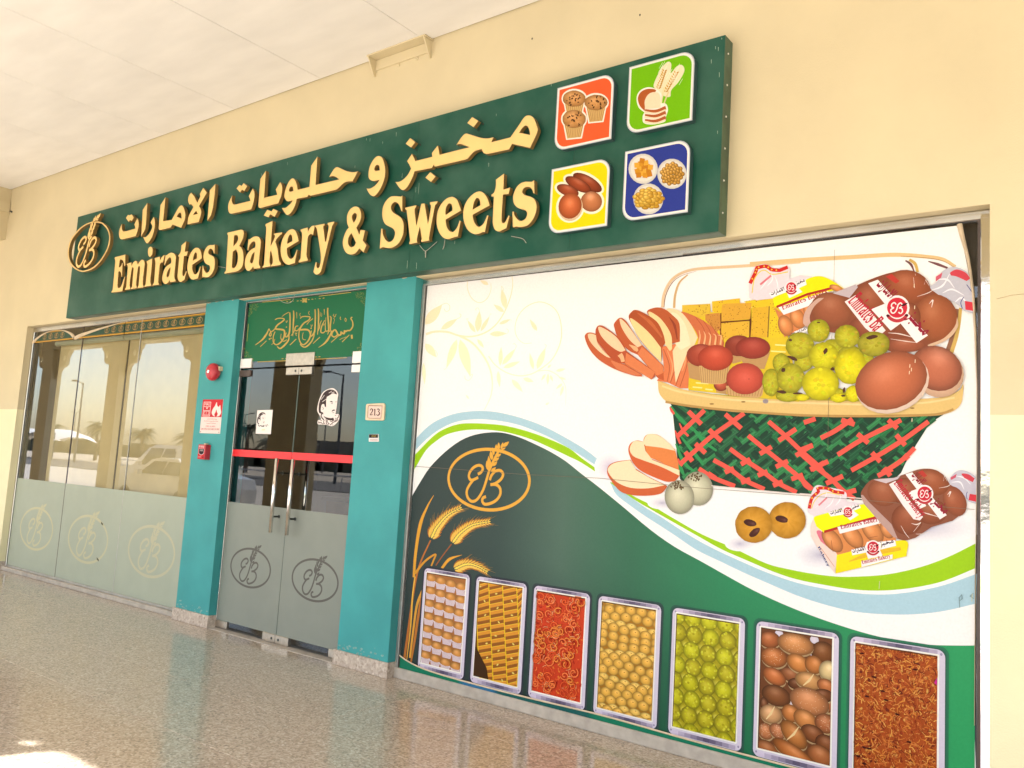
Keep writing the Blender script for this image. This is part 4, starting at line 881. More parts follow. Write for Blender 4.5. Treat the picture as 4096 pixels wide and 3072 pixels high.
st = thing('stencil_sticker', 'white cut-out sticker with a dark stencilled man and Arabic words on the right door', 'sticker')
pr = Print(GLASS - .0004)
polyp(pr, ZS, "785 255s,825 272s,845 310s,840 345s,832 420s,820 492,845 490s,858 510s,850 545s,828 575s,790 600s,740 588s,700 585s,660 580s,662 548s,690 540s,675 500s,655 460s,662 400s,680 340s,715 285s", (250, 238, 232))
face(pr, ZS)
for t, w in (("845 500s,850 515s,835 530s,838 545s,815 560s,800 565s,790 575s,770 590", 7), ("822 525s,825 545s,808 552s,795 545s,790 560s,770 552s", 6), ("815 505,828 503", 5), ("770 530s,745 552s,760 580s,742 582", 6), ("735 530,738 582", 7), ("720 545s,712 565s,722 575s,700 578s,690 565s,680 572s,668 560s,670 575", 6), ("700 550,684 548", 5), ("758 572,768 580", 4), ("800 588,790 590", 5)):
    strokep(pr, ZS, t, w, (90, 66, 62))
pr.obj('sticker_print', st)
sh = thing('paper_notice', 'white paper sheet with a small stencilled man taped to the left door', 'notice')
pr = Print(GLASS - .0004); polyp(pr, ZS, "112 455,252 452,234 672,96 668", (252, 244, 238))
ZQ = (980 - 205 * .44118 * 1.0, 1440 + 348 * .44118, .44118 * .47)
face(pr, ZQ)
for k in range(7): pr.stroke([(980 + (130 + k * 12) * .44118, 1440 + (600 - k * 3) * .44118), (980 + (138 + k * 12) * .44118, 1440 + (596 + (k % 3) * 5) * .44118)], 1.8, (96, 72, 66))
polyp(pr, ZS, "152 628,182 624,180 638,150 640", (242, 238, 190)); pr.obj('notice_print', sh)

# ------------------------------------------------------------------ things on the teal piers
def font_print(pr, txt, p0, p1, h, col):
    cu2 = bpy.data.curves.new('t', 'FONT'); cu2.body = txt; cu2.resolution_u = 3; o = bpy.data.objects.new('t', cu2); COL.objects.link(o)
    bpy.context.view_layer.update()
    me = o.evaluated_get(bpy.context.evaluated_depsgraph_get()).to_mesh(); vs = [(v.co.x, v.co.y) for v in me.vertices]; fs = [tuple(p.vertices) for p in me.polygons]
    x0 = min(v[0] for v in vs); x1 = max(v[0] for v in vs); z0 = min(v[1] for v in vs); z1 = max(v[1] for v in vs)
    pr.raw([(p0[0] + (x - x0) / (x1 - x0) * (p1[0] - p0[0]), p0[1] + (z - z0) / (z1 - z0) * h) for x, z in vs], fs, [pr.lc(col)] * len(vs))
    o.to_mesh_clear() if False else None
    bpy.data.objects.remove(o); bpy.data.curves.remove(cu2)
bell = thing('alarm_bell', 'round dusty red fire alarm bell high on the left teal pier', 'bell')
bx, bz = -6.775, 2.252
B().lathe([(.055, 0), (.060, -.02), (.060, -.03)], (bx, WALL, bz), n=24).obj('backplate', M_DUST, bell, smooth=True)
B().lathe([(.080, -.032), (.082, -.045), (.078, -.062), (.064, -.078), (.04, -.088), (.015, -.092)], (bx, WALL, bz), n=32).obj('gong', M_RED, bell, smooth=True)
B().lathe([(.018, -.091), (.018, -.095), (.006, -.098)], (bx, WALL, bz), n=12).obj('centre_bolt', M_CHROME, bell)
B().bbox(bx + .045, bx + .085, WALL - .04, WALL - .002, bz + .01, bz + .05, .003).obj('bell_motor', M_CREAMP, bell)

fs_ = thing('fire_sign', 'red and white FIRE sign with flame on the left teal pier', 'sign')
Yf = WALL - .004; a = P(811, 1598, Yf); b2 = P(879, 1734, Yf)
x0, x1, z1, z0 = a[0] + .005, b2[0] - .0, a[1], 1.694
x1 = P(893, 1598, Yf)[0]
B().bbox(x0, x1, WALL - .004, WALL - .002, z0, z1, .001).obj('plate', M_WHITEP, fs_)
pr = Print(WALL - .0042); W2, H2 = x1 - x0, z1 - z0
def L(u, v): return (x0 + u * W2, z1 - v * H2)
def wq(pr, pts, col): pr.poly([L(*p) for p in pts], col, world=True)
wq(pr, [(0, 0), (1, 0), (1, .52), (0, .52)], (214, 42, 52)); wq(pr, [(0, .52), (1, .52), (1, 1), (0, 1)], (248, 226, 218))
wq(pr, [(.06, .07), (.42, .07), (.42, .50), (.06, .50)], (248, 230, 224)); wq(pr, [(.08, .085), (.40, .085), (.40, .485), (.08, .485)], (214, 42, 52))
font_print(pr, 'FIRE', L(.11, .18), L(.37, .18), .075 * H2, (250, 236, 230))
for v in (.205, .32): wq(pr, [(.08, v), (.40, v), (.40, v + .012), (.08, v + .012)], (248, 230, 224))
wq(pr, [(.18, .235), (.31, .235), (.245, .29)], (248, 230, 224)); wq(pr, [(.22, .243), (.27, .243), (.245, .268)], (214, 42, 52))
wq(pr, [(.11, .345), (.37, .345), (.37, .465), (.11, .465)], (248, 230, 224)); wq(pr, [(.13, .357), (.35, .357), (.35, .453), (.13, .453)], (214, 42, 52))
font_print(pr, 'O', L(.21, .43), L(.27, .43), .05 * H2, (250, 236, 230))
fl = "70 8s,74 18s,82 22s,88 17s,92 28s,96 38s,90 47s,80 50s,66 50s,55 46s,50 38s,54 28s,62 20s"; pr.poly([L(x / 100, y / 100) for x, y in bez(fl)], (250, 234, 226), world=True)
pr.poly([L(x / 100, y / 100) for x, y in bez("72 30s,76 38s,80 42s,76 50s,68 50s,64 44s,68 38s")], (214, 42, 52), world=True)
for r, v in enumerate((.58, .64, .70)):
    u = .30 - (r == 1) * .14; e = .72 + (r == 1) * .14
    while u < e:
        l = random.uniform(.03, .08); pr.stroke([L(u, v + .01), L(u + l * .5, v - random.uniform(-.01, .014)), L(u + l, v + .01)], .0035, (176, 92, 84), world=True); u += l + .012
font_print(pr, 'FIRE ALARM', L(.28, .815), L(.74, .815), .045 * H2, (196, 60, 60)); font_print(pr, 'USE ONLY IN CASE OF FIRE', L(.06, .90), L(.95, .90), .05 * H2, (190, 56, 60))
for u, v in ((.05, .04), (.95, .04), (.05, .96), (.95, .96)): pr.blob(*L(u, v), .006, .005, (70, 20, 20), world=True, hl=(0, 0, 0), n=8, rings=1)
pr.obj('sign_print', fs_)

cp = thing('fire_call_point', 'small red fire alarm pull box low on the left teal pier', 'alarm')
Yc = WALL - .055; a = P(794, 1777, Yc); b2 = P(821, 1776, Yc); c2 = P(789, 1836, Yc)
x0, x1, z1, z0 = a[0], b2[0], a[1], c2[1]; x1 = x0 + .115
B().bbox(x0, x1, Yc, WALL - .002, z0, z1, .004).obj('housing', M_RED, cp)
B().bbox(x0 + .06, x0 + .085, WALL - .04, WALL - .01, z1, z1 + .012, .002).obj('conduit_knob', M_CREAMP, cp)
pr = Print(Yc - .0003); W2, H2 = x1 - x0, z1 - z0
wq(pr, [(.04, .03), (.96, .03), (.96, .97), (.04, .97)], (204, 40, 52))
font_print(pr, 'FIRE', L(.14, .22), L(.86, .22), .15 * H2, (245, 236, 235)); wq(pr, [(.12, .28), (.88, .28), (.86, .62), (.5, .74), (.14, .62)], (232, 200, 204)); wq(pr, [(.16, .30), (.84, .30), (.82, .60), (.5, .70), (.18, .60)], (44, 26, 30))
for v in (.36, .42): wq(pr, [(.3, v), (.7, v), (.7, v + .025), (.3, v + .025)], (220, 205, 205))
for v in (.80, .86): wq(pr, [(.12, v), (.5, v), (.5, v + .02), (.12, v + .02)], (235, 180, 180))
pr.blob(*L(.78, .86), .008, .008, (40, 15, 18), world=True, hl=(0, 0, 0), n=10, rings=2); pr.obj('label_print', cp)

np_ = thing('number_plate', 'cream house number plate reading 213 on the right teal pier', 'number plate')
ZW = (1440, 1590, .20997); Yn = WALL - .014
lp = bez("125 130s,150 122s,430 108s,458 120s,470 150,455 400s,440 430s,410 436s,125 432s,102 420s,105 390,112 160", ZW, Yn)
B().prism([lp], Yn, WALL - .0005, 0, 0).obj('backing', M_CREAMP, np_)
lp2 = bez("160 150s,180 143,410 150,432 155s,428 180,405 390s,395 405,160 398s,142 385,152 175", ZW, Yn)
pr = Print(Yn - .001); pr.poly(bez("158 152s,180 145,410 152,434 157s,430 185,408 392s,395 408,160 400s,140 385,150 175", ZW), (150, 112, 96)); pr.poly(bez("160 156,430 160,404 402,144 396", ZW), (236, 206, 188)); pr.poly(bez("164 166s,180 160,400 164,418 172s,414 200,398 380s,388 392,164 388s,148 376,156 190", ZW), (120, 80, 70)); pr.poly(bez("167 170s,182 164,398 168,414 176s,410 200,394 378s,385 388,166 384s,152 374,160 190", ZW), (240, 214, 200))
N = (84, 42, 38)
strokep(pr, ZW, "193 252s,200 225s,222 217s,240 235s,236 262s,215 295s,190 330", [10, 22, 12], N); strokep(pr, ZW, "188 332,232 330,238 308", [14, 16, 6], N)
strokep(pr, ZW, "262 232,282 218", 8, N); strokep(pr, ZW, "285 216,280 335", 20, N); strokep(pr, ZW, "262 338,302 338", 7, N)
strokep(pr, ZW, "322 238s,340 217s,362 226s,366 248s,345 268", [9, 20, 12], N); strokep(pr, ZW, "345 268s,370 285s,372 312s,350 336s,325 336s,315 318", [12, 24, 10], N)
pr.obj('number_print', np_)
mp_ = thing('meter_tag', 'tiny black and white tag with gold digits under the 213 plate', 'tag')
Yn = WALL - .008; lp = bez("170 700,350 696,356 840,168 840", ZW, Yn); B().prism([lp], Yn, WALL - .0005).obj('tag_body', M_WHITEP, mp_)
pr = Print(Yn - .0004); pr.poly(bez("172 702,342 702,342 768,172 770", ZW), (38, 24, 30)); pr.poly(bez("182 782,345 780,345 832,182 832", ZW), (225, 208, 206))
a = P(ZW[0] + 220 * ZW[2], ZW[1] + 752 * ZW[2], pr.Y); b2 = P(ZW[0] + 308 * ZW[2], ZW[1] + 752 * ZW[2], pr.Y); font_print(pr, '101527', a, b2, .012, (236, 200, 110))
strokep(pr, ZW, "195 805s,215 795s,230 812s,250 802s,320 800", 4, (190, 150, 150)); pr.obj('tag_print', mp_)
# ------------------------------------------------------------------ right window and the printed poster
rw = thing('poster_window', 'wide steel framed shop window right of the doors, covered by the food poster', 'window')
RX0, RX1 = -4.335, -.579
B().bbox(RX0, RX1, 4.49, 4.55, 2.866, 2.912, .004).obj('frame_head', M_ALU, rw)
B().box(RX0 + .01, -2.2, 4.487, 4.4895, 2.862, 2.874).obj('frame_head_bead', M_ALUD, rw)
B().bbox(RX0, RX0 + .028, 4.49, 4.55, .07, 2.865, .003).obj('frame_jamb', M_ALUD, rw)
B().bbox(-.622, RX1 + .001, 4.452, 4.55, .0, 2.88, .003).obj('frame_jamb', mat('mirror_steel', (.80, .80, .80), .07, metal=1.0, noise=.02, nscale=4, bump=.25, bscale=3.2), rw)
B().box(-.640, -.6225, 4.492, 4.53, .07, 2.865).obj('gasket', M_DARKV, rw)
B().bbox(RX0 + .002, -.64, 4.475, 4.55, -.002, .072, .006).obj('window_sill', M_SILL, rw)
B().add([(RX0 + .02, 4.508, .07), (-.63, 4.508, .07), (-.63, 4.508, 2.87), (RX0 + .02, 4.508, 2.87)], [(0, 1, 2, 3)]).obj('glass_pane', M_DGLASS, rw)
B().box(RX0, RX1, 4.62, 4.64, 0, 2.9).obj('blackout_board', M_DARKV, rw)

po = thing('food_poster', 'huge vinyl poster of a bread basket and seven trays of sweets covering the right window', 'poster')
M_POSTER = M_PRINT
ME = (1600, 1100, .42194); MF = (1600, 1700, .60287); MG = (1600, 2200, .58770); MH = (2600, 2300, .58770); Q4 = (2048, 1536, .92586)
MA = (2300, 1000, .42194); MB = (3000, 1000, .48216); MC = (2400, 1600, .40687); MD = (3200, 1600, .42185)
BOT = .082
def pw(x, y): return P(x, y, MUR)
edge = [pw(*q) for q in ((3827, 903), (3842, 950), (3856, 1000), (3872, 1080), (3888, 1200), (3900, 1350), (3907, 1536), (3905, 2200), (3899, 2600), (3897, 2900))]
sheet = [(-4.295, BOT), (-.637, BOT)] + [(min(-.6405, x), z) for x, z in edge[::-1]] + [(-4.295, 2.862)]
sh_ = Print(MUR); sh_.poly(sheet, (252, 249, 247), world=True); sh_.obj('poster_sheet', po)
# curled strip at the upper right, showing the tan back of the vinyl
c1 = [pw(*q) for q in ((3827, 900), (3837, 939), (3854, 993), (3865, 1033), (3873, 1080), (3886, 1180), (3897, 1330), (3906, 1536), (3908, 1800), (3900, 2300), (3897, 2900))]
c2 = [pw(*q) for q in ((3849, 894), (3856, 930), (3868, 985), (3879, 1033), (3887, 1080), (3899, 1180), (3907, 1330), (3912, 1536), (3914, 1800), (3905, 2300), (3901, 2900))]
vs = []; n = len(c1)
for (xa, za), (xb, zb) in zip(c1, c2):
    for k in range(5):
        t = k / 4; vs.append((min(xa + (xb - xa) * t, -.6395), MUR - .002 - .012 * math.sin(math.pi * t), za + (zb - za) * t))
B().add(vs, [(i * 5 + k, i * 5 + k + 1, i * 5 + k + 6, i * 5 + k + 5) for i in range(n - 1) for k in range(4)]).obj('curled_edge', M_BACKV, po, smooth=True)

# --- swoosh bands and the green field
pr = Print(MUR, 4)
blueU = [(1662, 1756), (1672, 1746), (1705, 1712), (1748, 1682), (1811, 1657), (1874, 1646), (1938, 1644), (2001, 1651), (2085, 1672), (2170, 1703), (2254, 1746), (2338, 1796), (2400, 1844), (2433, 1870), (2480, 1945), (2522, 1987), (2583, 2031), (2644, 2068), (2725, 2121), (2807, 2170), (2890, 2212), (2974, 2250), (3070, 2291), (3188, 2331), (3305, 2356), (3423, 2373), (3540, 2378), (3658, 2366), (3775, 2341), (3893, 2300), (3908, 2294)]
blueL = [(1662, 1800), (1672, 1790), (1705, 1758), (1748, 1724), (1803, 1695), (1862, 1680), (1929, 1677), (2001, 1684), (2085, 1703), (2191, 1746), (2275, 1792), (2350, 1840), (2400, 1876), (2440, 1930), (2465, 1978), (2522, 2023), (2583, 2066), (2644, 2105), (2705, 2145), (2787, 2200), (2880, 2245), (2974, 2290), (3070, 2332), (3188, 2382), (3305, 2420), (3423, 2447), (3540, 2457), (3658, 2457), (3775, 2444), (3893, 2417), (3905, 2412)]
limeU = [(1657, 1822), (1678, 1800), (1727, 1750), (1769, 1720), (1832, 1697), (1895, 1693), (1959, 1696), (2022, 1703), (2106, 1724), (2191, 1754), (2275, 1792), (2326, 1832), (2400, 1885), (2460, 1935), (2530, 1982), (2603, 2019), (2685, 2068), (2807, 2137), (2929, 2190), (3066, 2254), (3160, 2278), (3252, 2295), (3344, 2306), (3436, 2306), (3529, 2300), (3620, 2284), (3715, 2258), (3810, 2220), (3905, 2172)]
limeL = [(1650, 1885), (1663, 1868), (1705, 1800), (1748, 1762), (1790, 1737), (1853, 1722), (1916, 1718), (1980, 1722), (2043, 1733), (2127, 1758), (2212, 1796), (2275, 1826), (2326, 1851), (2400, 1900), (2460, 1945), (2538, 1999), (2603, 2037), (2685, 2084), (2807, 2153), (2888, 2198), (3000, 2247), (3100, 2289), (3190, 2318), (3305, 2341), (3423, 2359), (3540, 2362), (3658, 2350), (3775, 2324), (3903, 2272)]
darkT = [(1648, 1985), (1654, 1974), (1680, 1930), (1720, 1869), (1780, 1808), (1841, 1763), (1900, 1739), (1968, 1729), (2022, 1733), (2082, 1751), (2143, 1778), (2203, 1808), (2263, 1845), (2323, 1893), (2400, 1952), (2500, 2034), (2603, 2120), (2700, 2188), (2800, 2243), (2905, 2302), (3011, 2360), (3129, 2415), (3246, 2462), (3364, 2503), (3481, 2538), (3599, 2564), (3717, 2579), (3810, 2582), (3900, 2582)]
def cr(pts, sub=4):
    out = []; n = len(pts)
    for i in range(n - 1):
        p0, p1, p2, p3 = pts[max(0, i - 1)], pts[i], pts[i + 1], pts[min(n - 1, i + 2)]
        for k in range(sub):
            t = k / sub; out.append(tuple(.5 * (2 * p1[a] + (p2[a] - p0[a]) * t + (2 * p0[a] - 5 * p1[a] + 4 * p2[a] - p3[a]) * t * t + (3 * p1[a] - p0[a] - 3 * p2[a] + p3[a]) * t ** 3) for a in (0, 1)))
    return out + [pts[-1]]
def clampx(pts): return [(max(-4.2945, min(x, -.641)), z) for x, z in pts]
def bandp(U, Lo, c): pr.poly(clampx([pw(*q) for q in cr(U)] + [pw(*q) for q in cr(Lo)[::-1]]), c, world=True)
bandp(blueU, blueL, (176, 210, 224)); bandp(limeU, limeL, (160, 208, 24))
def gcol(X, Z):
    t = (X + 4.29) / 3.65; v = max(0, min(1, (Z - .1) / 1.6))
    A = [(0, (58, 70, 68), (50, 62, 60)), (.22, (62, 80, 76), (48, 62, 58)), (.36, (84, 112, 98), (42, 64, 56)), (.5, (60, 112, 86), (38, 80, 62)), (.68, (48, 138, 92), (38, 108, 74)), (1, (50, 158, 98), (52, 166, 100))]
    for a, b in zip(A[:-1], A[1:]):
        if t <= b[0]: break
    s = max(0, min(1, (t - a[0]) / (b[0] - a[0]))); k = min(1, v * 1.8)
    return [(a[1][i] * (1 - s) + b[1][i] * s) * k + (a[2][i] * (1 - s) + b[2][i] * s) * (1 - k) for i in range(3)]
top = clampx([pw(*q) for q in cr(darkT, 3)]); top[0] = (-4.2945, top[0][1]); vs = []; fs = []; cols = []; R = 7
for x, z in top:
    for k in range(R + 1):
        zz = BOT + (z - BOT) * k / R; vs.append((x, zz)); cols.append(pr.lc(gcol(x, zz)))
for i in range(len(top) - 1):
    for k in range(R): a = i * (R + 1) + k; fs.append((a, a + R + 1, a + R + 2, a + 1))
pr.raw(vs, fs, cols); pr.obj('printed_swoosh', po, label='printed green field with lime and pale blue swooshes')

# --- floral scroll
pr = Print(MUR, 10)
def fc(x, y):
    t = max(0, min(1, (y - 1330) / 260)); return tuple((252, 234, 196)[i] * (1 - t) + (244, 253, 214)[i] * t for i in range(3))
def me(q): return (ME[0] + q[0] * ME[2], ME[1] + q[1] * ME[2])
for t, w2 in (("246 562,330 537s,450 540s,560 575s,680 583s,800 550s,900 480s,980 370s,1040 230s,1068 100s,1062 12", (22, 14, 6)), ("560 575s,680 640s,780 750s,850 880s,875 1020s,860 1150s,800 1280", (20, 16, 6)),
    ("840 770s,900 850s,1000 920s,1120 955s,1240 940s,1350 880s,1450 790s,1520 640s,1530 500s,1500 370s,1430 290s,1320 255s,1200 300s,1120 390s,1090 500s,1110 590s,1170 645s,1250 645", (10, 10, 4)),
    ("640 60s,640 130s,680 220s,750 262s,820 230s,860 150s,862 78", (6, 7, 4)), ("1310 910s,1400 905s,1480 940s,1540 1000s,1572 1080s,1570 1230", (8, 8, 2)),
    ("390 285s,440 268s,472 295s,465 335s,435 345s,418 320", 5), ("540 415s,572 400s,578 375s,560 368", 5), ("1020 555s,1028 525s,1010 508", 4), ("640 430s,632 415s,650 418", 4), ("755 340s,740 312s,720 320s,722 338", 4), ("850 390s,858 370s,868 372", 3), ("660 960s,685 940s,680 970s,650 1000s,620 985s,615 955", 5), ("440 880s,425 895s,415 888", 4), ("1380 690s,1388 668s,1372 660", 4), ("1095 700s,1102 670s,1085 650s,1070 658", 4), ("340 780s,355 755s,340 720s,320 715", 4), ("1050 420,1056 432", 3), ("965 130s,960 108s,975 118s,985 150", 4)):
    p = bez(t, ME, None, closed=False); w3 = [a * ME[2] for a in w2] if isinstance(w2, tuple) else w2 * ME[2]; Lf, Rt = ribbon(p, w3)
    n = len(Lf); vv = [pw(*q) for q in Lf + Rt]; pr.raw(clampx(vv), [(i, i + 1, n + i + 1, n + i) for i in range(n - 1)], [pr.lc(fc(*q)) for q in Lf + Rt])
for l in ((238, 470, 400, 280, 95), (390, 515, 545, 415, 55), (715, 545, 640, 430, 38), (735, 540, 755, 340, 62), (765, 535, 850, 390, 36), (1000, 320, 965, 130, 56), (985, 350, 890, 280, 40), (940, 465, 1050, 420, 32), (850, 560, 1015, 555, 50), (735, 610, 795, 690, 34), (540, 610, 440, 885, 66), (570, 610, 668, 965, 95), (240, 650, 345, 780, 70), (950, 860, 960, 680, 40), (970, 850, 1095, 700, 48), (980, 880, 1140, 820, 42), (1265, 895, 1230, 740, 36), (1300, 890, 1380, 690, 58), (930, 910, 945, 1065, 36), (1060, 990, 1165, 1110, 46), (1170, 980, 1268, 1012, 40), (1400, 880, 1435, 850, 20), (1480, 910, 1570, 890, 28), (1505, 970, 1575, 990, 22), (1405, 935, 1400, 1040, 28), (1380, 940, 1340, 1000, 22), (1425, 950, 1450, 1010, 22), (1540, 1030, 1480, 1080, 24), (1550, 1050, 1520, 1150, 26), (1300, 530, 1232, 420, 38), (840, 92, 760, 52, 36), (655, 1175, 625, 1135, 16), (1380, 1230, 1418, 1210, 18), (222, 830, 235, 1040, 34)):
    lp = [me(q) for q in leaf(*l)]; vv = clampx([pw(*q) for q in lp]); pr.poly(vv, fc(*lp[4]), world=True)
pr.obj('printed_scroll', po, label='pale yellow printed leaf scroll')

# --- gold emblem, wheat
pr = Print(MUR, 60); emblem(pr, EC[0], EC[1], ES, (232, 172, 68), sw=.062, n=64); pr.obj('printed_emblem', po, label='printed gold oval emblem with wheat ear')
pr = Print(MUR, 30)
for t, w2, c in (("28 1560s,60 1330s,92 1100s,130 930s,203 765", (16, 13, 9), (186, 112, 52)), ("238 932s,285 865s,342 790", 7, (160, 92, 50)), ("92 1010s,104 850s,135 660s,180 545s,225 465", (16, 22, 2), (226, 162, 56)), ("100 985s,165 905s,235 858s,222 900s,208 935", (16, 12, 10), (214, 150, 50)), ("278 950s,330 890s,412 862", (16, 20, 2), (226, 162, 56)),
    ("66 1545s,85 1390s,112 1200s,150 1100", (12, 14, 18), (222, 160, 62)), ("72 1580s,98 1430s,118 1290s,142 1150", (10, 16, 16), (190, 118, 52)), ("45 1560s,72 1330s,84 1130s,100 1005", (5, 10, 8), (232, 176, 70))):
    strokep(pr, MF, t, w2, c)
def ear(t, n, w2, sc2):
    raw_ = bez(t, MF, None, closed=False, sub=14); d = [0]
    for u, v in zip(raw_[:-1], raw_[1:]): d.append(d[-1] + math.hypot(v[0] - u[0], v[1] - u[1]))
    def at(q):
        s = q * d[-1] * .9999; j = max(i for i in range(len(d) - 1) if d[i] <= s); f = (s - d[j]) / (d[j + 1] - d[j])
        u, v = raw_[j], raw_[j + 1]; return u[0] + (v[0] - u[0]) * f, u[1] + (v[1] - u[1]) * f, math.atan2(v[1] - u[1], v[0] - u[0])
    for i in range(n):
        x, y, a = at(i / n); s = (1 - .5 * i / n) * sc2
        for sd in (-1, 1):
            for k in range(2):
                aa = a + sd * random.uniform(.15, .40); l = random.uniform(46, 72) * s; x0, y0 = x - sd * math.sin(a) * 10 * s, y + sd * math.cos(a) * 10 * s
                pr.stroke([(x0, y0), (x0 + l * math.cos(aa), y0 + l * math.sin(aa))], [1.8, .5], (166, 130, 74), bump=0)
    pr.k += 1
    for i in range(n - 1, -1, -1):
        x, y, a = at(i / n); s = (1 - .55 * i / n) * sc2
        for sd, sp2, off, l, c in ((-1, .62, 7, 33, (176, 106, 44)), (1, .62, 7, 33, (186, 114, 48)), (-1, .52, 5, 30, (238, 190, 84)), (1, .52, 5, 30, (244, 202, 96)), (0, 0, 0, 24, (250, 222, 96))):
            aa = a + sd * sp2; x0, y0 = x - sd * math.sin(a) * off * s, y + sd * math.cos(a) * off * s
            pr.poly(leaf(x0, y0, x0 + l * s * math.cos(aa), y0 + l * s * math.sin(aa), 8 * s, 5), c, bump=.3)
ear("208 752s,245 680s,315 600s,410 545", 15, 11, 1.15); ear("350 782s,400 720s,480 665s,600 640", 16, 11, 1.15); ear("362 955s,440 925s,510 935s,585 975", 13, 11, 1.1)
pr.obj('printed_wheat', po, label='printed golden wheat ears and stalks')

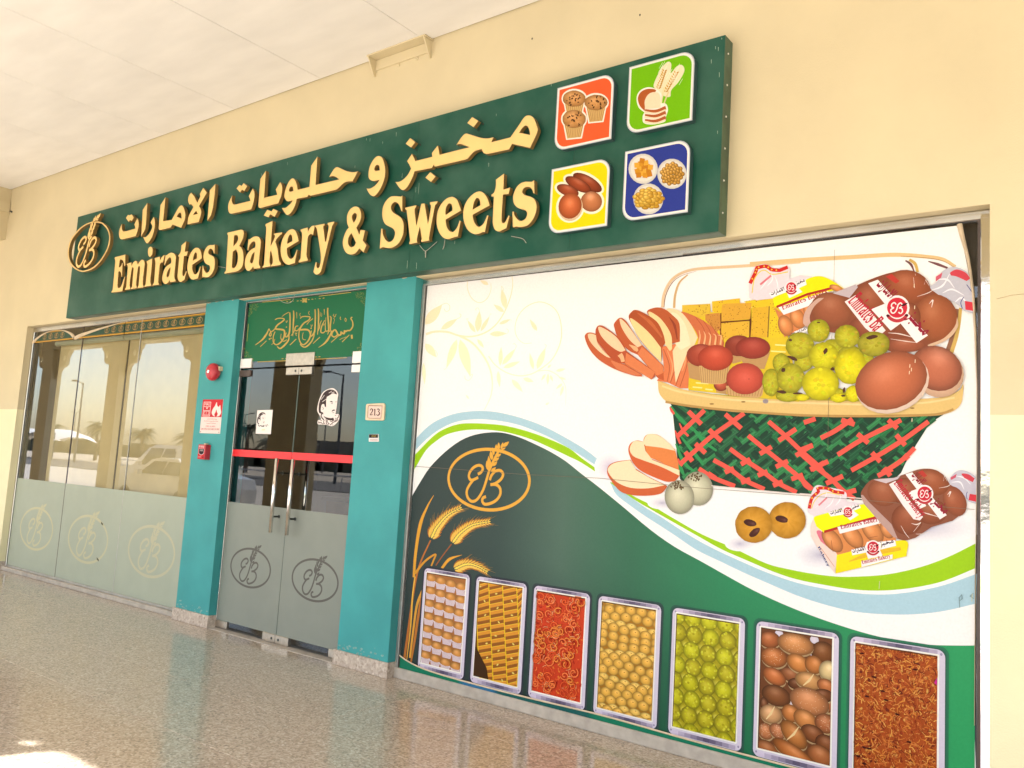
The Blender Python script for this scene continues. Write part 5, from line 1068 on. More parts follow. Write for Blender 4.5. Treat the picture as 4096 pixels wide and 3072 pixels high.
# --- seven trays
TX = [-4.119, -3.637, -3.157, -2.674, -2.180, -1.687, -1.202]; TW, TZ0, TZ1 = .421, .098, .794
LB = ['cupcakes', 'orange barfi slabs with nuts', 'orange jalebi', 'yellow peda', 'green-yellow laddoos', 'burger buns', 'fried snack mix']
def rr(x0, x1, z0, z1, r, n=5):
    out = []
    for cx, cz, a0 in ((x1 - r, z1 - r, 0), (x0 + r, z1 - r, 90), (x0 + r, z0 + r, 180), (x1 - r, z0 + r, 270)):
        for k in range(n + 1): a = math.radians(a0 + 90 * k / n); out.append((cx + r * math.cos(a), cz + r * math.sin(a)))
    return out
def tray(i):
    x0 = TX[i]; x1 = x0 + TW + (.008 if i > 3 else 0); pr = Print(MUR, 90)
    for d, c in ((.016, .45), (.010, .7), (.005, 1)):
        g = gcol(x0, .5); pr.poly(rr(x0 - d, x1 + d, TZ0 - d * 1.1, TZ1 + d, .036), [a * (1 - c * .45) + b * c * .45 for a, b in zip(g, (50, 34, 70))], world=True)
    lp = rr(x0, x1, TZ0, TZ1, .034); vs = [(x0 + .5 * (x1 - x0), (TZ0 + TZ1) / 2)] + lp; n = len(lp)
    def ft(x, z):
        u = (x - x0) / (x1 - x0); return (214, 206, 222)
    pr.poly(lp, (216, 206, 224), world=True)
    for (za, zb) in ((TZ1 - .004, TZ1 - .022), (TZ0 + .026, TZ0 + .004)):      # brushed glints on the top and bottom rims
        for k in range(10):
            u0, u1 = .06 + .088 * k, .06 + .088 * (k + 1); s = abs(k - 5.2) / 5; c = (92 + 120 * s, 84 + 114 * s, 108 + 112 * s)
            pr.poly([(x0 + u0 * TW, za), (x0 + u1 * TW + .0005, za), (x0 + u1 * TW + .0005, zb), (x0 + u0 * TW, zb)], c, world=True, bump=0)
    pr.k += 1
    for cx in (x0 + .017, x1 - .017):
        for cz in (TZ0 + .024, TZ1 - .02): pr.blob(cx, cz, .0055, .006, (150, 140, 170), edge=.8, hl=(-.2, .3, 60), world=True, n=8, rings=2, bump=0)
    pr.k += 1
    a0, a1, c0, c1_ = x0 + .026, x1 - .033, .143, .764
    pr.poly(rr(a0 - .008, a1 + .008, c0 - .009, c1_ + .008, .008), (252, 248, 236), world=True)
    pr.poly([(a0, c0), (a1, c0), (a1, c1_), (a0, c1_)], [(170, 110, 60), (120, 72, 20), (206, 66, 34), (176, 118, 36), (150, 142, 26), (112, 66, 38), (176, 82, 34)][i], world=True)
    W2, H2 = a1 - a0, c1_ - c0; cut = (a0, a1, c0, c1_)
    def C(pts): return [(min(max(x, a0), a1), min(max(z, c0), c1_)) for x, z in pts]
    if i == 0:
        for r in range(7):
            for k in range(5):
                cx = a0 + .048 + k * .094 + (0 if r % 2 else -.006); cz = c1_ - .042 - r * .0885 - k * .008; w3 = .052
                if cx - w3 > a1: continue
                pr.blob(cx, cz, w3, .036, (212, 146, 74), edge=.72, hl=(-.2, .45, 34), world=True, cut=cut, rough=.04, n=18)
                q = C([(cx - w3 * .94, cz - .006), (cx - w3 * .5, cz - .012), (cx, cz - .015), (cx + w3 * .5, cz - .012), (cx + w3 * .94, cz - .006), (cx + w3 * .72, cz - .05), (cx - w3 * .72, cz - .05)])
                pr.poly(q, (242, 228, 232), world=True)
                for m in range(9):
                    t = -.96 + m * .24; xx = cx + t * w3 * .9
                    if a0 < xx < a1 - .004: pr.poly(C([(xx, cz - .012), (xx + .0042, cz - .012), (cx + t * w3 * .7 + .003, cz - .049), (cx + t * w3 * .7, cz - .049)]), (150, 100, 112), world=True, bump=0)
                pr.k += 1
    elif i == 1:
        for r in range(16):
            for k in range(4):
                cx = a0 - .01 + k * .115 + (r * .0065) - .03; cz = c1_ - .0 - r * .045 + k * .016
                sk = .034; d = .112
                f1 = C([(cx, cz), (cx + d, cz + sk), (cx + d, cz + sk - .024), (cx, cz - .024)]); f2 = C([(cx, cz - .024), (cx + d, cz + sk - .024), (cx + d + .01, cz + sk - .047), (cx + .01, cz - .047)])
                pr.poly(f1, (150, 92, 38), world=True, bump=0); pr.poly(f2, (224, 150, 52), world=True, bump=0)
                pr.stroke(C([(cx, cz - .024), (cx + d, cz + sk - .024)]), .004, (246, 196, 60), world=True, bump=0); pr.stroke(C([(cx + .002, cz), (cx + .008, cz - .047)]), .007, (240, 200, 40), world=True)
                if (r + k) % 2 and a0 + .01 < cx + .06 < a1 - .01 and cz < c1_ - .02: pr.blob(cx + random.uniform(.04, .08), cz - .002 + .012, .011, .0055, (246, 226, 120), edge=.9, hl=(0, 0, 0), rot=random.uniform(-60, 60), world=True, cut=cut, n=7, rings=1)
        pr.poly([(a0, c0), (a0 + .13, c0), (a0 + .11, c0 + .07), (a0 + .05, c0 + .14), (a0, c0 + .2)], (64, 40, 14), world=True)
    elif i == 2:
        for r in range(230):
            x, z = random.uniform(a0 + .01, a1 - .01), random.uniform(c0 + .01, c1_ - .01); a = random.uniform(0, 6.28); l = random.uniform(.01, .03)
            pr.stroke(C([(x, z), (x + l * .5 * math.cos(a), z + l * .5 * math.sin(a)), (x + l * math.cos(a + .6), z + l * math.sin(a + .6))]), random.uniform(.005, .009), random.choice([(226, 92, 44), (240, 112, 58), (204, 58, 36), (176, 42, 26), (232, 128, 50)]), world=True, bump=(r % 6 == 0))
        for r in range(90):
            cx, cz = random.uniform(a0 + .02, a1 - .02), random.uniform(c0 + .02, c1_ - .02); ph = random.uniform(0, 6); R = random.uniform(.026, .044); e = random.uniform(.7, 1); d = random.choice((-1, 1)); hot = random.choice([(238, 100, 48), (246, 124, 66), (224, 84, 42), (240, 138, 60)])
            for cc, dw in (((156, 38, 20), .0115), (hot, .0080)):
                pr.stroke(C([(cx + R * (1 - .062 * m) * math.cos(ph + d * m * .62), cz + R * e * (1 - .062 * m) * math.sin(ph + d * m * .62)) for m in range(random.randint(9, 15))]), dw, cc, world=True)
            pr.stroke(C([(cx - .001 + R * .98 * math.cos(ph + 2 + m * .3), cz + .001 + R * e * .98 * math.sin(ph + 2 + m * .3)) for m in range(4)]), .0022, (254, 196, 140), world=True)
    elif i == 3:
        z = c1_ + .01; r = 0
        while z > c0 - .02:
            small = r % 4 == 3; h = .021 if small else .030; off = random.uniform(0, .06); dz = .028 if small else .044
            for k in range(6):
                cx = a0 + off + k * .072 - .02; cz = z - .008 * math.sin(k + r)
                if cx - .03 < a1 and cz + h > c0: pr.blob(cx, cz, .039, h, (238, 182, 78) if not small else (244, 198, 96), edge=.62, hl=(.1, .45, 32), world=True, cut=cut, n=16, rings=3); pr.blob(cx + .004, cz + .007, .006, .0025, (172, 112, 34), edge=1, hl=(0, 0, 0), world=True, cut=cut, n=6, rings=1)
            z -= dz; r += 1
    elif i == 4:
        for r in range(8):
            for k in range(5):
                cx = a0 - .0 + k * .098 + (.02 if r % 2 else 0); cz = c1_ - .02 - r * .088
                pr.blob(cx + .05, cz - .045, .044, .042, (172, 160, 28), edge=.6, rough=.06, speck=20, world=True, cut=cut, n=16)
        for r in range(8):
            for k in range(5):
                cx = a0 + .0 + k * .098 + (.014 if r % 2 else 0); cz = c1_ - .015 - r * .088
                pr.blob(cx, cz, .051, .050, random.choice([(196, 190, 30), (204, 200, 34), (188, 176, 34)]), edge=.62, hl=(-.1, .2, 20), rough=.05, speck=8, world=True, cut=cut, n=20)
                for m in range(14):
                    aa, qq = random.uniform(0, 6.28), random.random() ** .5 * .85; pr.blob(cx + .051 * qq * math.cos(aa), cz + .05 * qq * math.sin(aa), .0075, .007, random.choice([(222, 216, 60), (176, 166, 26), (210, 204, 40)]), edge=.9, hl=(0, 0, 0), world=True, cut=cut, n=6, rings=1, bump=0)
                pr.k += 1
    elif i == 5:
        def mh(x, y): return pw(MH[0] + x * MH[2], MH[1] + y * MH[2])
        BN = [(815, 440, 75, 60, 0, (176, 98, 52)), (1180, 530, 80, 78, 0, (126, 74, 36)), (990, 470, 122, 75, 10, (208, 138, 80)), (960, 680, 80, 50, 20, (150, 88, 50)), (845, 560, 92, 72, 5, (192, 112, 58)), (1010, 600, 80, 62, 25, (210, 132, 66)), (1115, 610, 60, 62, 60, (196, 120, 60)), (1215, 650, 60, 70, 40, (226, 196, 138)), (1000, 740, 60, 40, 0, (110, 62, 34)), (848, 690, 82, 58, 25, (196, 110, 58)), (1085, 720, 95, 60, 10, (206, 148, 88)), (1200, 755, 60, 48, 20, (190, 112, 62)), (1210, 880, 60, 55, 0, (168, 92, 48)),
              (1180, 820, 70, 45, 0, (120, 68, 36)), (860, 820, 100, 74, 12, (132, 78, 42)), (1085, 860, 130, 92, 14, (204, 132, 82)), (780, 880, 30, 50, 0, (120, 70, 40)), (825, 945, 78, 66, 0, (214, 160, 108)), (960, 940, 62, 60, 20, (200, 122, 62)), (1060, 985, 82, 66, 28, (206, 132, 70)), (1195, 1010, 70, 66, 10, (176, 104, 62)), (790, 1062, 55, 58, 0, (194, 120, 74)), (870, 1062, 58, 52, 30, (190, 118, 76)), (1110, 1080, 80, 60, 20, (136, 78, 42)), (980, 1085, 105, 68, 48, (190, 118, 58)), (1200, 1150, 70, 62, 20, (128, 72, 38)), (800, 1185, 95, 60, 20, (158, 92, 48)), (1160, 1230, 90, 72, 20, (168, 98, 52)), (990, 1225, 165, 60, 32, (190, 110, 52))]
        for q in ((880, 400), (1120, 440), (1110, 525), (780, 870), (965, 870)): c = mh(*q); pr.blob(c[0], c[1], .022, .02, (226, 214, 226), edge=.9, hl=(0, 0, 0), world=True, cut=cut)
        for x, y, rx, ry, ro2, c in BN:
            m = mh(x, y); rx2, ry2 = rx * .00078, ry * .00078 * 1.02
            pr.blob(m[0] + .002, m[1] - .010, rx2 * .97, ry2 * .9, (224, 186, 132), edge=.7, hl=(0, 0, 0), rot=-ro2 + 8, world=True, cut=cut)
            pr.blob(m[0], m[1], rx2, ry2 * .92, c, edge=.58, hl=(-.1, .35, 40), rot=-ro2 + 8, world=True, cut=cut)
            if c in ((208, 138, 80), (192, 112, 58), (204, 132, 82), (190, 118, 76), (176, 104, 62), (194, 120, 74)):
                for s in range(30):
                    a, qq = random.uniform(0, 6.28), math.sqrt(random.random()) * .75; pr.blob(m[0] + rx2 * qq * math.cos(a), m[1] + ry2 * qq * math.sin(a) + .004, .0016, .0012, (246, 222, 184), edge=1, hl=(0, 0, 0), world=True, cut=cut, n=4, rings=1, bump=0)
                pr.k += 1
            if (x, y) in ((1085, 720), (980, 1085), (825, 945)): pr.stroke(C([(m[0] - rx2 * .4, m[1] - ry2 * .6), (m[0], m[1] + .002), (m[0] + rx2 * .3, m[1] + ry2 * .8)]), [.004, .012, .003], (236, 206, 150), world=True)
    else:
        pal = [(216, 122, 52), (232, 148, 60), (190, 84, 38), (206, 106, 50), (240, 172, 84), (160, 62, 30), (224, 134, 66), (120, 44, 26)]
        for r in range(300):
            x, z = random.uniform(a0 + .008, a1 - .008), random.uniform(c0 + .006, c1_ - .006); pr.blob(x, z, random.uniform(.005, .013), random.uniform(.004, .010), random.choice(pal), edge=.75, hl=(0, 0, 0), rot=random.uniform(0, 180), world=True, cut=cut, n=7, rings=2, rough=.25, bump=(r % 8 == 0))
        for r in range(1500):
            x, z = random.uniform(a0 + .004, a1 - .004), random.uniform(c0 + .004, c1_ - .004); a = random.uniform(0, 3.14); l = random.uniform(.010, .034); b = random.gauss(0, .5)
            pr.stroke(C([(x, z), (x + l * .5 * math.cos(a), z + l * .5 * math.sin(a)), (x + l * math.cos(a + b), z + l * math.sin(a + b))]), random.uniform(.0022, .0046), random.choice(pal), world=True, bump=(r % 14 == 0))
        for r in range(12):
            x, z = random.uniform(a0 + .02, a1 - .02), random.uniform(c0 + .02, c1_ - .02); pr.blob(x, z, .012, .005, (70, 26, 16), edge=1, hl=(0, 0, 0), world=True, cut=cut, n=7, rings=1, rough=.5, bump=0)
        pr.poly([(a1 - .012, .64), (a1, .665), (a1, .63)], (204, 42, 140), world=True)
    # thin inner shade line printed round the food
    for q in ([(a0, c1_), (a1, c1_), (a1, c1_ - .005), (a0, c1_ - .005)], [(a0, c0), (a0 + .004, c0), (a0 + .004, c1_), (a0, c1_)]): pr.poly(q, (96, 62, 34), world=True)
    pr.obj('printed_tray', po, label='printed steel tray of ' + LB[i])
for i in range(7): tray(i)
# --- the basket and the breads (flat print on the poster)
pr = Print(MUR, 60)
WH = (252, 249, 250)
# soft lilac shadows printed on the white
pr.shadow(2440, 1868, 62, 62, (206, 192, 214), WH, power=.8); 
for q in ((2650, 2012, 60, 26), (2960, 2175, 60, 30), (3280, 2220, 110, 60), (3700, 2110, 230, 70)): pr.shadow(*q, (190, 184, 206), WH, power=.7)
o_ = pr.obj('printed_shadow', po); o_['kind'] = 'stuff'

pr = Print(MUR, 72)
# handle
strokep(pr, MB, "1725 490s,1712 600s,1690 720s,1652 850", (60, 56, 66), (150, 104, 78)); strokep(pr, MB, "1748 480s,1735 600s,1712 720s,1672 850", (26, 30, 34), (214, 178, 98))
strokep(pr, MA, "940 550s,950 430s,990 310s,1070 235", (22, 20, 12), (214, 176, 124)); strokep(pr, MA, "828 545s,845 420s,905 300s,1000 225s,1150 182s,1500 158s,1800 140s,2140 112", (26, 26, 30), (232, 200, 162))
strokep(pr, MA, "845 545s,862 430s,920 315s,1010 245s,1150 202", (5, 6, 2), (150, 100, 70)); strokep(pr, MB, "0 118s,400 86s,900 56s,1200 40s,1450 55s,1600 78s,1705 140", (34, 34, 26), (228, 194, 140))
strokep(pr, MB, "1290 88s,1335 120s,1365 185", (12, 22, 8), (120, 76, 80)); strokep(pr, MB, "1322 80s,1370 115s,1392 185", (22, 26, 22), (212, 176, 96)); strokep(pr, MB, "1480 95s,1560 120s,1640 150", (8, 24, 16), (122, 78, 82))
strokep(pr, MB, "1250 52s,1460 66s,1600 92s,1690 142", (4, 6, 3), (170, 130, 80))
# body
body = [(2664, 1596), (2680, 1612), (2689, 1625), (2699, 1722), (2711, 1844), (2721, 1917), (2741, 1934), (2852, 1942), (3010, 1958), (3250, 1982), (3445, 2000), (3560, 1935), (3605, 1891), (3622, 1853), (3664, 1781), (3706, 1714), (3740, 1680), (3780, 1655), (3700, 1640), (3500, 1650), (3200, 1645), (3000, 1640), (2800, 1620)]
pr.poly(body, (34, 66, 48))
import itertools
def inside(p, poly):
    c = False; n = len(poly)
    for i in range(n):
        a, b = poly[i], poly[i - 1]
        if (a[1] > p[1]) != (b[1] > p[1]) and p[0] < (b[0] - a[0]) * (p[1] - a[1]) / (b[1] - a[1]) + a[0]: c = not c
    return c
rnd = random.Random(3)
for ph in (0, 1):
    for gx in range(0, 32):
        for gy in range(0, 13):
            x = 2670 + gx * 36 + (18 if gy % 2 else 0); y = 1640 + gy * 28
            if (gx + gy) % 2 != ph: continue
            s = 1 if ph == 0 else -1; l = 34; dx, dy = l * .80, l * .62 * s
            a, b = (x - dx, y - dy), (x + dx, y + dy)
            if all(inside(q, body) for q in (a, b, (x, y))):
                c = rnd.choice([(40, 112, 66), (34, 88, 56), (52, 130, 76), (30, 74, 50), (44, 100, 64), (30, 62, 46)])
                pr.stroke([a, (x, y), b], 17, c, bump=(gx % 6 == 0)); pr.stroke([(a[0], a[1] - 3), (b[0], b[1] - 3)], 3, tuple(v + 16 for v in c), bump=0)
pr.k += 1
for t in ("700 60s,760 150s,840 230s,920 300", "890 250s,960 330s,1040 420s,1150 500", "750 430s,800 560s,860 650s,930 700", "800 360s,880 460s,960 560s,1020 640", "770 600s,800 680s,830 740"): strokep(pr, MC, t, (18, 40, 20), (52, 148, 84))
RD = (236, 92, 78); RD2 = (206, 70, 60)
def red(Z, runs, crosses, w2=44, cw=46):
    for t in runs: strokep(pr, Z, t, w2, RD)
    for t in crosses: strokep(pr, Z, t, cw, RD); 
red(MC, ["760 362s,900 225s,1030 100", "800 622s,960 480s,1110 350s,1300 215s,1420 130", "1660 212s,1800 330s,1980 500s,2150 650s,2212 730", "1460 350s,1620 480s,1800 625s,1950 750s,2090 880", "1280 480s,1430 590s,1610 710s,1760 820s,1935 908", "1120 590s,1280 680s,1430 790s,1620 878", "975 675s,1110 760s,1330 848"],
    ["872 112,1000 238", "942 430,1040 522", "1075 292,1198 405", "1235 140,1392 280", "842 512,912 602", "1760 400,1930 285", "1928 548,2085 445", "2085 688,2205 615", "1575 530,1690 460", "1732 658,1850 600", "1885 778,1998 735", "1390 632,1480 582", "1555 742,1650 702", "1705 842,1798 802", "1232 712,1320 672", "1392 812,1480 778", "1065 720,1140 770"])
for t in ("742 300s,765 360s,795 430", "785 230s,820 300s,872 355", "690 70s,708 105s,732 140", "772 575s,788 620s,812 648"): strokep(pr, MC, t, (10, 26, 22), RD)
red(MD, ["200 362s,340 290s,500 180", "360 520s,600 370s,880 232s,960 190", "490 668s,720 540s,960 392s,1220 205", "780 690s,900 620s,1000 545s,1090 455", "0 500s,160 640s,300 750s,400 850s,520 940", "0 700s,50 800s,100 840", "40 215s,100 195s,150 178", "740 720s,820 680s,880 655"],
    ["395 190,520 232", "548 322,650 408", "840 190,925 268", "685 500,765 585", "915 332,1000 430", "100 660,270 582", "250 792,410 722", "395 892,535 855", "0 478,125 430", "800 645,860 720", "990 520,1030 560"])
# rim
polyp(pr, MB, "-760 1096s,-700 1125,-560 1160,-300 1195,0 1215,900 1240,1430 1235s,1600 1222s,1730 1172s,1770 1108,1745 1180s,1600 1290,900 1300,0 1290,-560 1190,-740 1140", (186, 170, 70))
RIM = "790 1240,860 1262s,1000 1315s,1200 1358,1500 1392,1800 1412,2133 1424,2700 1436,3293 1411s,3487 1394s,3636 1337s,3682 1268,3686 1300s,3682 1348s,3664 1451s,3602 1520s,3487 1562s,3373 1575,3030 1586,2459 1586,2133 1578,1500 1535,1100 1492,920 1455s,850 1420s,800 1350s"
polyp(pr, MA, RIM, (226, 192, 122)); strokep(pr, MA, "862 1440s,1100 1480s,1500 1522s,2133 1566s,2700 1576,3300 1566s,3480 1550s,3590 1510", 22, (186, 146, 84)); strokep(pr, MA, "830 1290s,1000 1345s,1500 1422s,2133 1450,2700 1466,3300 1450s,3600 1400", 18, (238, 212, 150))
for q in ((2000, 1420), (2900, 1520), (3200, 1500), (1300, 1460), (1600, 1440)): blobp(pr, MA, q[0], q[1], 22, 8, (150, 116, 66), edge=1, hl=(0, 0, 0), n=8, rings=1)
blobp(pr, MA, 1810, 1435, 28, 22, (150, 138, 140), edge=1.1, hl=(0, 0, 0)); strokep(pr, MC, "1100 843,1500 882s,2090 938", 9, (236, 222, 214)); strokep(pr, MD, "0 888,250 905,590 935", 9, (236, 222, 214))
pr.obj('printed_basket', po, label='printed woven green and red basket with tan rim and handle')

BASE = pr.k + 2
pr = Print(MUR, BASE)
polyp(pr, MA, "1020 620,1960 520,2040 900,2130 1440,1080 1330", (226, 196, 44))
for x, y, l in ((1900, 900, 120), (1860, 960, 140), (1880, 1060, 150), (1150, 1260, 120), (1120, 1300, 90), (1240, 1320, 70)): strokep(pr, MA, "%d %d,%d %d" % (x, y, x + l, y + 8), 12, (246, 236, 150))
strokep(pr, MA, "1390 600,1386 740,1388 840", 18, (110, 60, 24)); strokep(pr, MA, "1385 688s,1520 680s,1665 668", 18, (104, 54, 22)); strokep(pr, MA, "1665 560,1668 680,1664 830", 20, (96, 50, 24))
for t, c in (("1020 525,1285 512,1292 608,1180 645,1020 590", (224, 186, 60)), ("1303 490,1565 460,1572 520,1390 600,1305 585", (232, 188, 44)), ("1605 490,1890 445,1912 600,1850 610,1700 560", (230, 196, 40)), ("1240 612,1370 598s,1380 620,1385 742,1345 785,1240 665", (204, 140, 60)), ("1398 530s,1440 510,1678 502,1666 655,1392 680", (220, 166, 56)), ("1392 696,1655 674,1656 812,1388 852", (226, 178, 56)), ("1688 552,1846 535,1832 830,1668 832", (224, 176, 48)), ("1856 640,1962 625,1972 832,1840 832", (232, 200, 40))):
    polyp(pr, MA, t, c)
    xs = [float(k.split()[0]) for k in t.split(',')]; ys = [float(k.split()[1].rstrip('s')) for k in t.split(',')]
    for k in range(26):
        x = random.uniform(min(xs) + 14, max(xs) - 14); y = random.uniform(min(ys) + 14, max(ys) - 14)
        if inside((x, y), bez(t)): blobp(pr, MA, x, y, random.uniform(2, 7), random.uniform(2, 6), (140, 84, 34), edge=1, hl=(0, 0, 0), n=5, rings=1, bump=0)
strokep(pr, MA, "1846 535,1832 830", 10, (140, 104, 44)); pr.obj('printed_barfi', po, label='printed yellow sweet blocks in the basket')

BASE = pr.k + 2; pr = Print(MUR, BASE)
CR, CR2, FC, FC2 = (186, 92, 52), (222, 128, 80), (246, 206, 166), (246, 222, 180)
polyp(pr, MA, "1010 590s,1120 620s,1250 690s,1360 790s,1420 880,1412 925,1160 920,1170 820s,1100 700s", (206, 112, 70))
for k in range(4): strokep(pr, MA, "%d %ds,%d %ds,%d %d" % (1150 + k * 70, 640 + k * 30, 1230 + k * 60, 760 + k * 26, 1240 + k * 55, 915), 5, (166, 82, 50))
for k in range(5): strokep(pr, MA, "%d 900s,%d 820s,%d %d" % (1175 + k * 52, 1190 + k * 50, 1180 + k * 45, 760 + k * 12), (18, 12, 4), (240, 180, 128))
polyp(pr, MA, "830 920,1000 880,1160 905,1090 1120,1078 1312,1000 1312,880 1255,780 1242,850 1150", (222, 124, 78))
for t in ("845 940s,900 1100s,880 1250", "930 950s,960 1100s,910 1260", "1010 940s,1010 1120s,960 1290", "1080 980s,1060 1120s,1000 1300"): strokep(pr, MA, t, 7, (172, 84, 52))
for t in ("880 950s,930 1100s,905 1240", "1040 960s,1050 1060s,1020 1150"): strokep(pr, MA, t, (6, 14, 6), (238, 160, 110))
polyp(pr, MA, "870 575s,940 560s,1020 600s,1100 700s,1168 830,1130 920,1075 960,1010 1130,960 1260,930 960,990 860", (248, 216, 172))
polyp(pr, MA, "905 620s,960 600s,1040 690s,1080 800s,1100 900,1010 950,960 900", (250, 228, 190))
polyp(pr, MA, "690 600s,760 550s,850 560s,930 620s,995 700s,1000 870,925 890", CR); polyp(pr, MA, "700 600s,790 630s,870 720s,920 820s,925 940,905 960,850 880s", (247, 212, 152)); strokep(pr, MA, "900 640s,950 720s,975 850", (6, 26, 10), (150, 66, 42))
polyp(pr, MA, "515 640s,540 590s,580 570s,660 600s,780 680s,840 790s,862 880,832 930,825 1060,740 985s,620 850s,560 740s", (178, 84, 46)); polyp(pr, MA, "528 650s,600 690s,720 800s,822 930,822 1065,740 985s,625 850s,565 750s", (248, 214, 150)); strokep(pr, MA, "600 600s,720 690s,830 830", (10, 34, 14), (200, 106, 60))
polyp(pr, MA, "375 725s,382 690s,430 645s,485 672s,545 760s,630 890,842 1098,848 1240,790 1215,600 995,510 950s,420 850s", (192, 92, 52)); polyp(pr, MA, "430 655s,482 690s,560 790s,640 905,600 925,520 850s,450 740s", FC); polyp(pr, MA, "600 985,640 918,842 1100,848 1165,776 1195", CR2); strokep(pr, MA, "520 900s,575 935s,600 960", (6, 44, 20), (236, 178, 130))
polyp(pr, MA, "200 770s,222 722s,265 720s,330 760s,440 850s,495 960,765 1158,765 1200,730 1230,480 1078,380 1060s,280 950s,215 860s", (184, 84, 50)); polyp(pr, MA, "228 732s,292 752s,400 830s,486 952,430 965s,330 900s,250 810s", FC); polyp(pr, MA, "490 975,765 1160,730 1228,478 1082", CR2); strokep(pr, MA, "430 990s,450 1020s,462 1062", (50, 40, 34), (238, 180, 132))
polyp(pr, MA, "98 825s,118 790s,155 784s,205 798,225 880s,280 955s,380 1062,480 1085,642 1180,640 1202,560 1192s,380 1130s,230 1040s,140 935s", (198, 98, 58)); polyp(pr, MA, "128 805s,160 795s,204 808,220 880s,275 955s,345 1025,300 1010s,220 950s,150 870s", FC); polyp(pr, MA, "350 1050s,470 1095,640 1185,560 1185s,400 1130", (216, 124, 82))
pr.obj('printed_bread', po, label='printed fan of sliced white bread')

BASE = pr.k + 2; pr = Print(MUR, BASE)
for x0, y0, x1, y1, x2, y2, x3, y3 in ((1070, 1070, 1240, 1090, 1250, 1255, 1090, 1215), (1330, 1260, 1450, 1260, 1440, 1370, 1345, 1350), (1440, 950, 1540, 950, 1580, 1060, 1500, 1080), (1540, 1000, 1855, 970, 1800, 1130, 1640, 1120)):
    polyp(pr, MA, "%d %d,%d %d,%d %d,%d %d" % (x0, y0, x1, y1, x2, y2, x3, y3), (190, 148, 96))
blobp(pr, MA, 1560, 910, 135, 100, (146, 60, 42), edge=.85, hl=(-.2, -.5, 20)); blobp(pr, MA, 1692, 930, 165, 105, (166, 64, 48), edge=.78, hl=(0, -.3, 22)); blobp(pr, MA, 1200, 1000, 138, 108, (172, 72, 50), edge=.8, hl=(0, -.5, 24)); blobp(pr, MA, 1390, 1280, 70, 60, (186, 84, 56))
polyp(pr, MA, "1180 1100,1475 1085,1440 1250s,1330 1275,1200 1258", (208, 168, 110)); polyp(pr, MA, "1436 1290,1792 1270,1765 1395s,1600 1395,1452 1376", (206, 164, 110))
for k in range(13): strokep(pr, MA, "%d 1110,%d 1262" % (1192 + k * 22, 1208 + k * 19), 4, (152, 112, 64)); strokep(pr, MA, "%d 1310,%d 1388" % (1448 + k * 28, 1460 + k * 25), 4, (152, 112, 64))
blobp(pr, MA, 1338, 1025, 168, 122, (196, 76, 50), edge=.8, hl=(0, -.35, 26)); blobp(pr, MA, 1618, 1222, 178, 150, (204, 82, 62), edge=.8, hl=(0, -.1, 20)); blobp(pr, MA, 1655, 1225, 5, 5, (90, 30, 20), edge=1, hl=(0, 0, 0), n=6, rings=1)
pr.obj('printed_cupcakes', po, label='printed red-brown cupcakes in the basket')

def badge(pr, Z, x, y, r, rib=True):
    blobp(pr, Z, x, y, r * 1.22, r * 1.22, (250, 236, 236), edge=1, hl=(0, 0, 0), rings=1); blobp(pr, Z, x, y, r, r, (206, 42, 60), edge=1, hl=(0, 0, 0), rings=1)
    s = r / 110
    for t in ("-15 -30s,-35 -48s,-62 -30s,-60 -5s,-40 0s,-70 20s,-60 48s,-35 48s,-12 20s,5 -30", "5 -30s,30 -45s,48 -25s,30 -2s,15 2,42 8s,50 35s,30 55s,8 42"):
        p = bez(t, closed=False); pr.stroke([(Z[0] + (x + (a + 5) * s * 1.05) * Z[2], Z[1] + (y + b * s * 1.15) * Z[2]) for a, b in p], 13 * s * Z[2], (252, 238, 238))
    pr.poly([(Z[0] + a * Z[2], Z[1] + b * Z[2]) for a, b in leaf(x + 40 * s, y - 15 * s, x + 120 * s, y - 55 * s, 26 * s, 5)], (70, 22, 30))
    if rib:
        p = [(x + r * 1.15 * math.cos(math.radians(a)), y + r * 1.3 * math.sin(math.radians(a))) for a in range(35, 150, 12)]
        pr.stroke([(Z[0] + a * Z[2], Z[1] + b * Z[2]) for a, b in p], r * .34 * Z[2], (190, 58, 66))
        for q in (p[0], p[-1]): blobp(pr, Z, q[0], q[1], r * .18, r * .14, (84, 22, 32), edge=1, hl=(0, 0, 0), n=8, rings=1)
def word2(pr, Z, w2, a, b, h, c): put_word(pr, w2, (Z[0] + a[0] * Z[2], Z[1] + a[1] * Z[2]), (Z[0] + b[0] * Z[2], Z[1] + b[1] * Z[2]), h, c)
def bagtop(pr, Z, t, t2, t3):
    polyp(pr, Z, t, (232, 218, 226)); strokep(pr, Z, t2, 30, (206, 40, 36)); strokep(pr, Z, t3, 8, (240, 206, 60))
    p = bez(t2, Z, None, closed=False)
    for k in range(2, len(p) - 2, 3): pr.poly([(p[k][0] + 4 * math.cos(a), p[k][1] + 4 * math.sin(a)) for a in (0, 1.57, 3.14, 4.71)], (244, 196, 60), bump=0)
    pr.k += 1
BASE = pr.k + 2; pr = Print(MUR, BASE)
bagtop(pr, MB, "0 400,0 250s,40 150s,130 120s,190 160,320 138s,335 190,330 240,420 215,520 222,470 330,230 400,60 420", "5 280s,50 190s,62 150,135 138s,185 165s,250 172,318 145", "22 360s,40 250s,85 185s,130 172s,190 205s,320 185")
for t in ("90 330s,130 280s,170 220", "150 300s,190 250s,185 200", "240 330s,230 270s,210 220"): strokep(pr, MB, t, (4, 10, 3), (248, 242, 246))
strokep(pr, MB, "90 290,180 215", 16, (222, 120, 130))
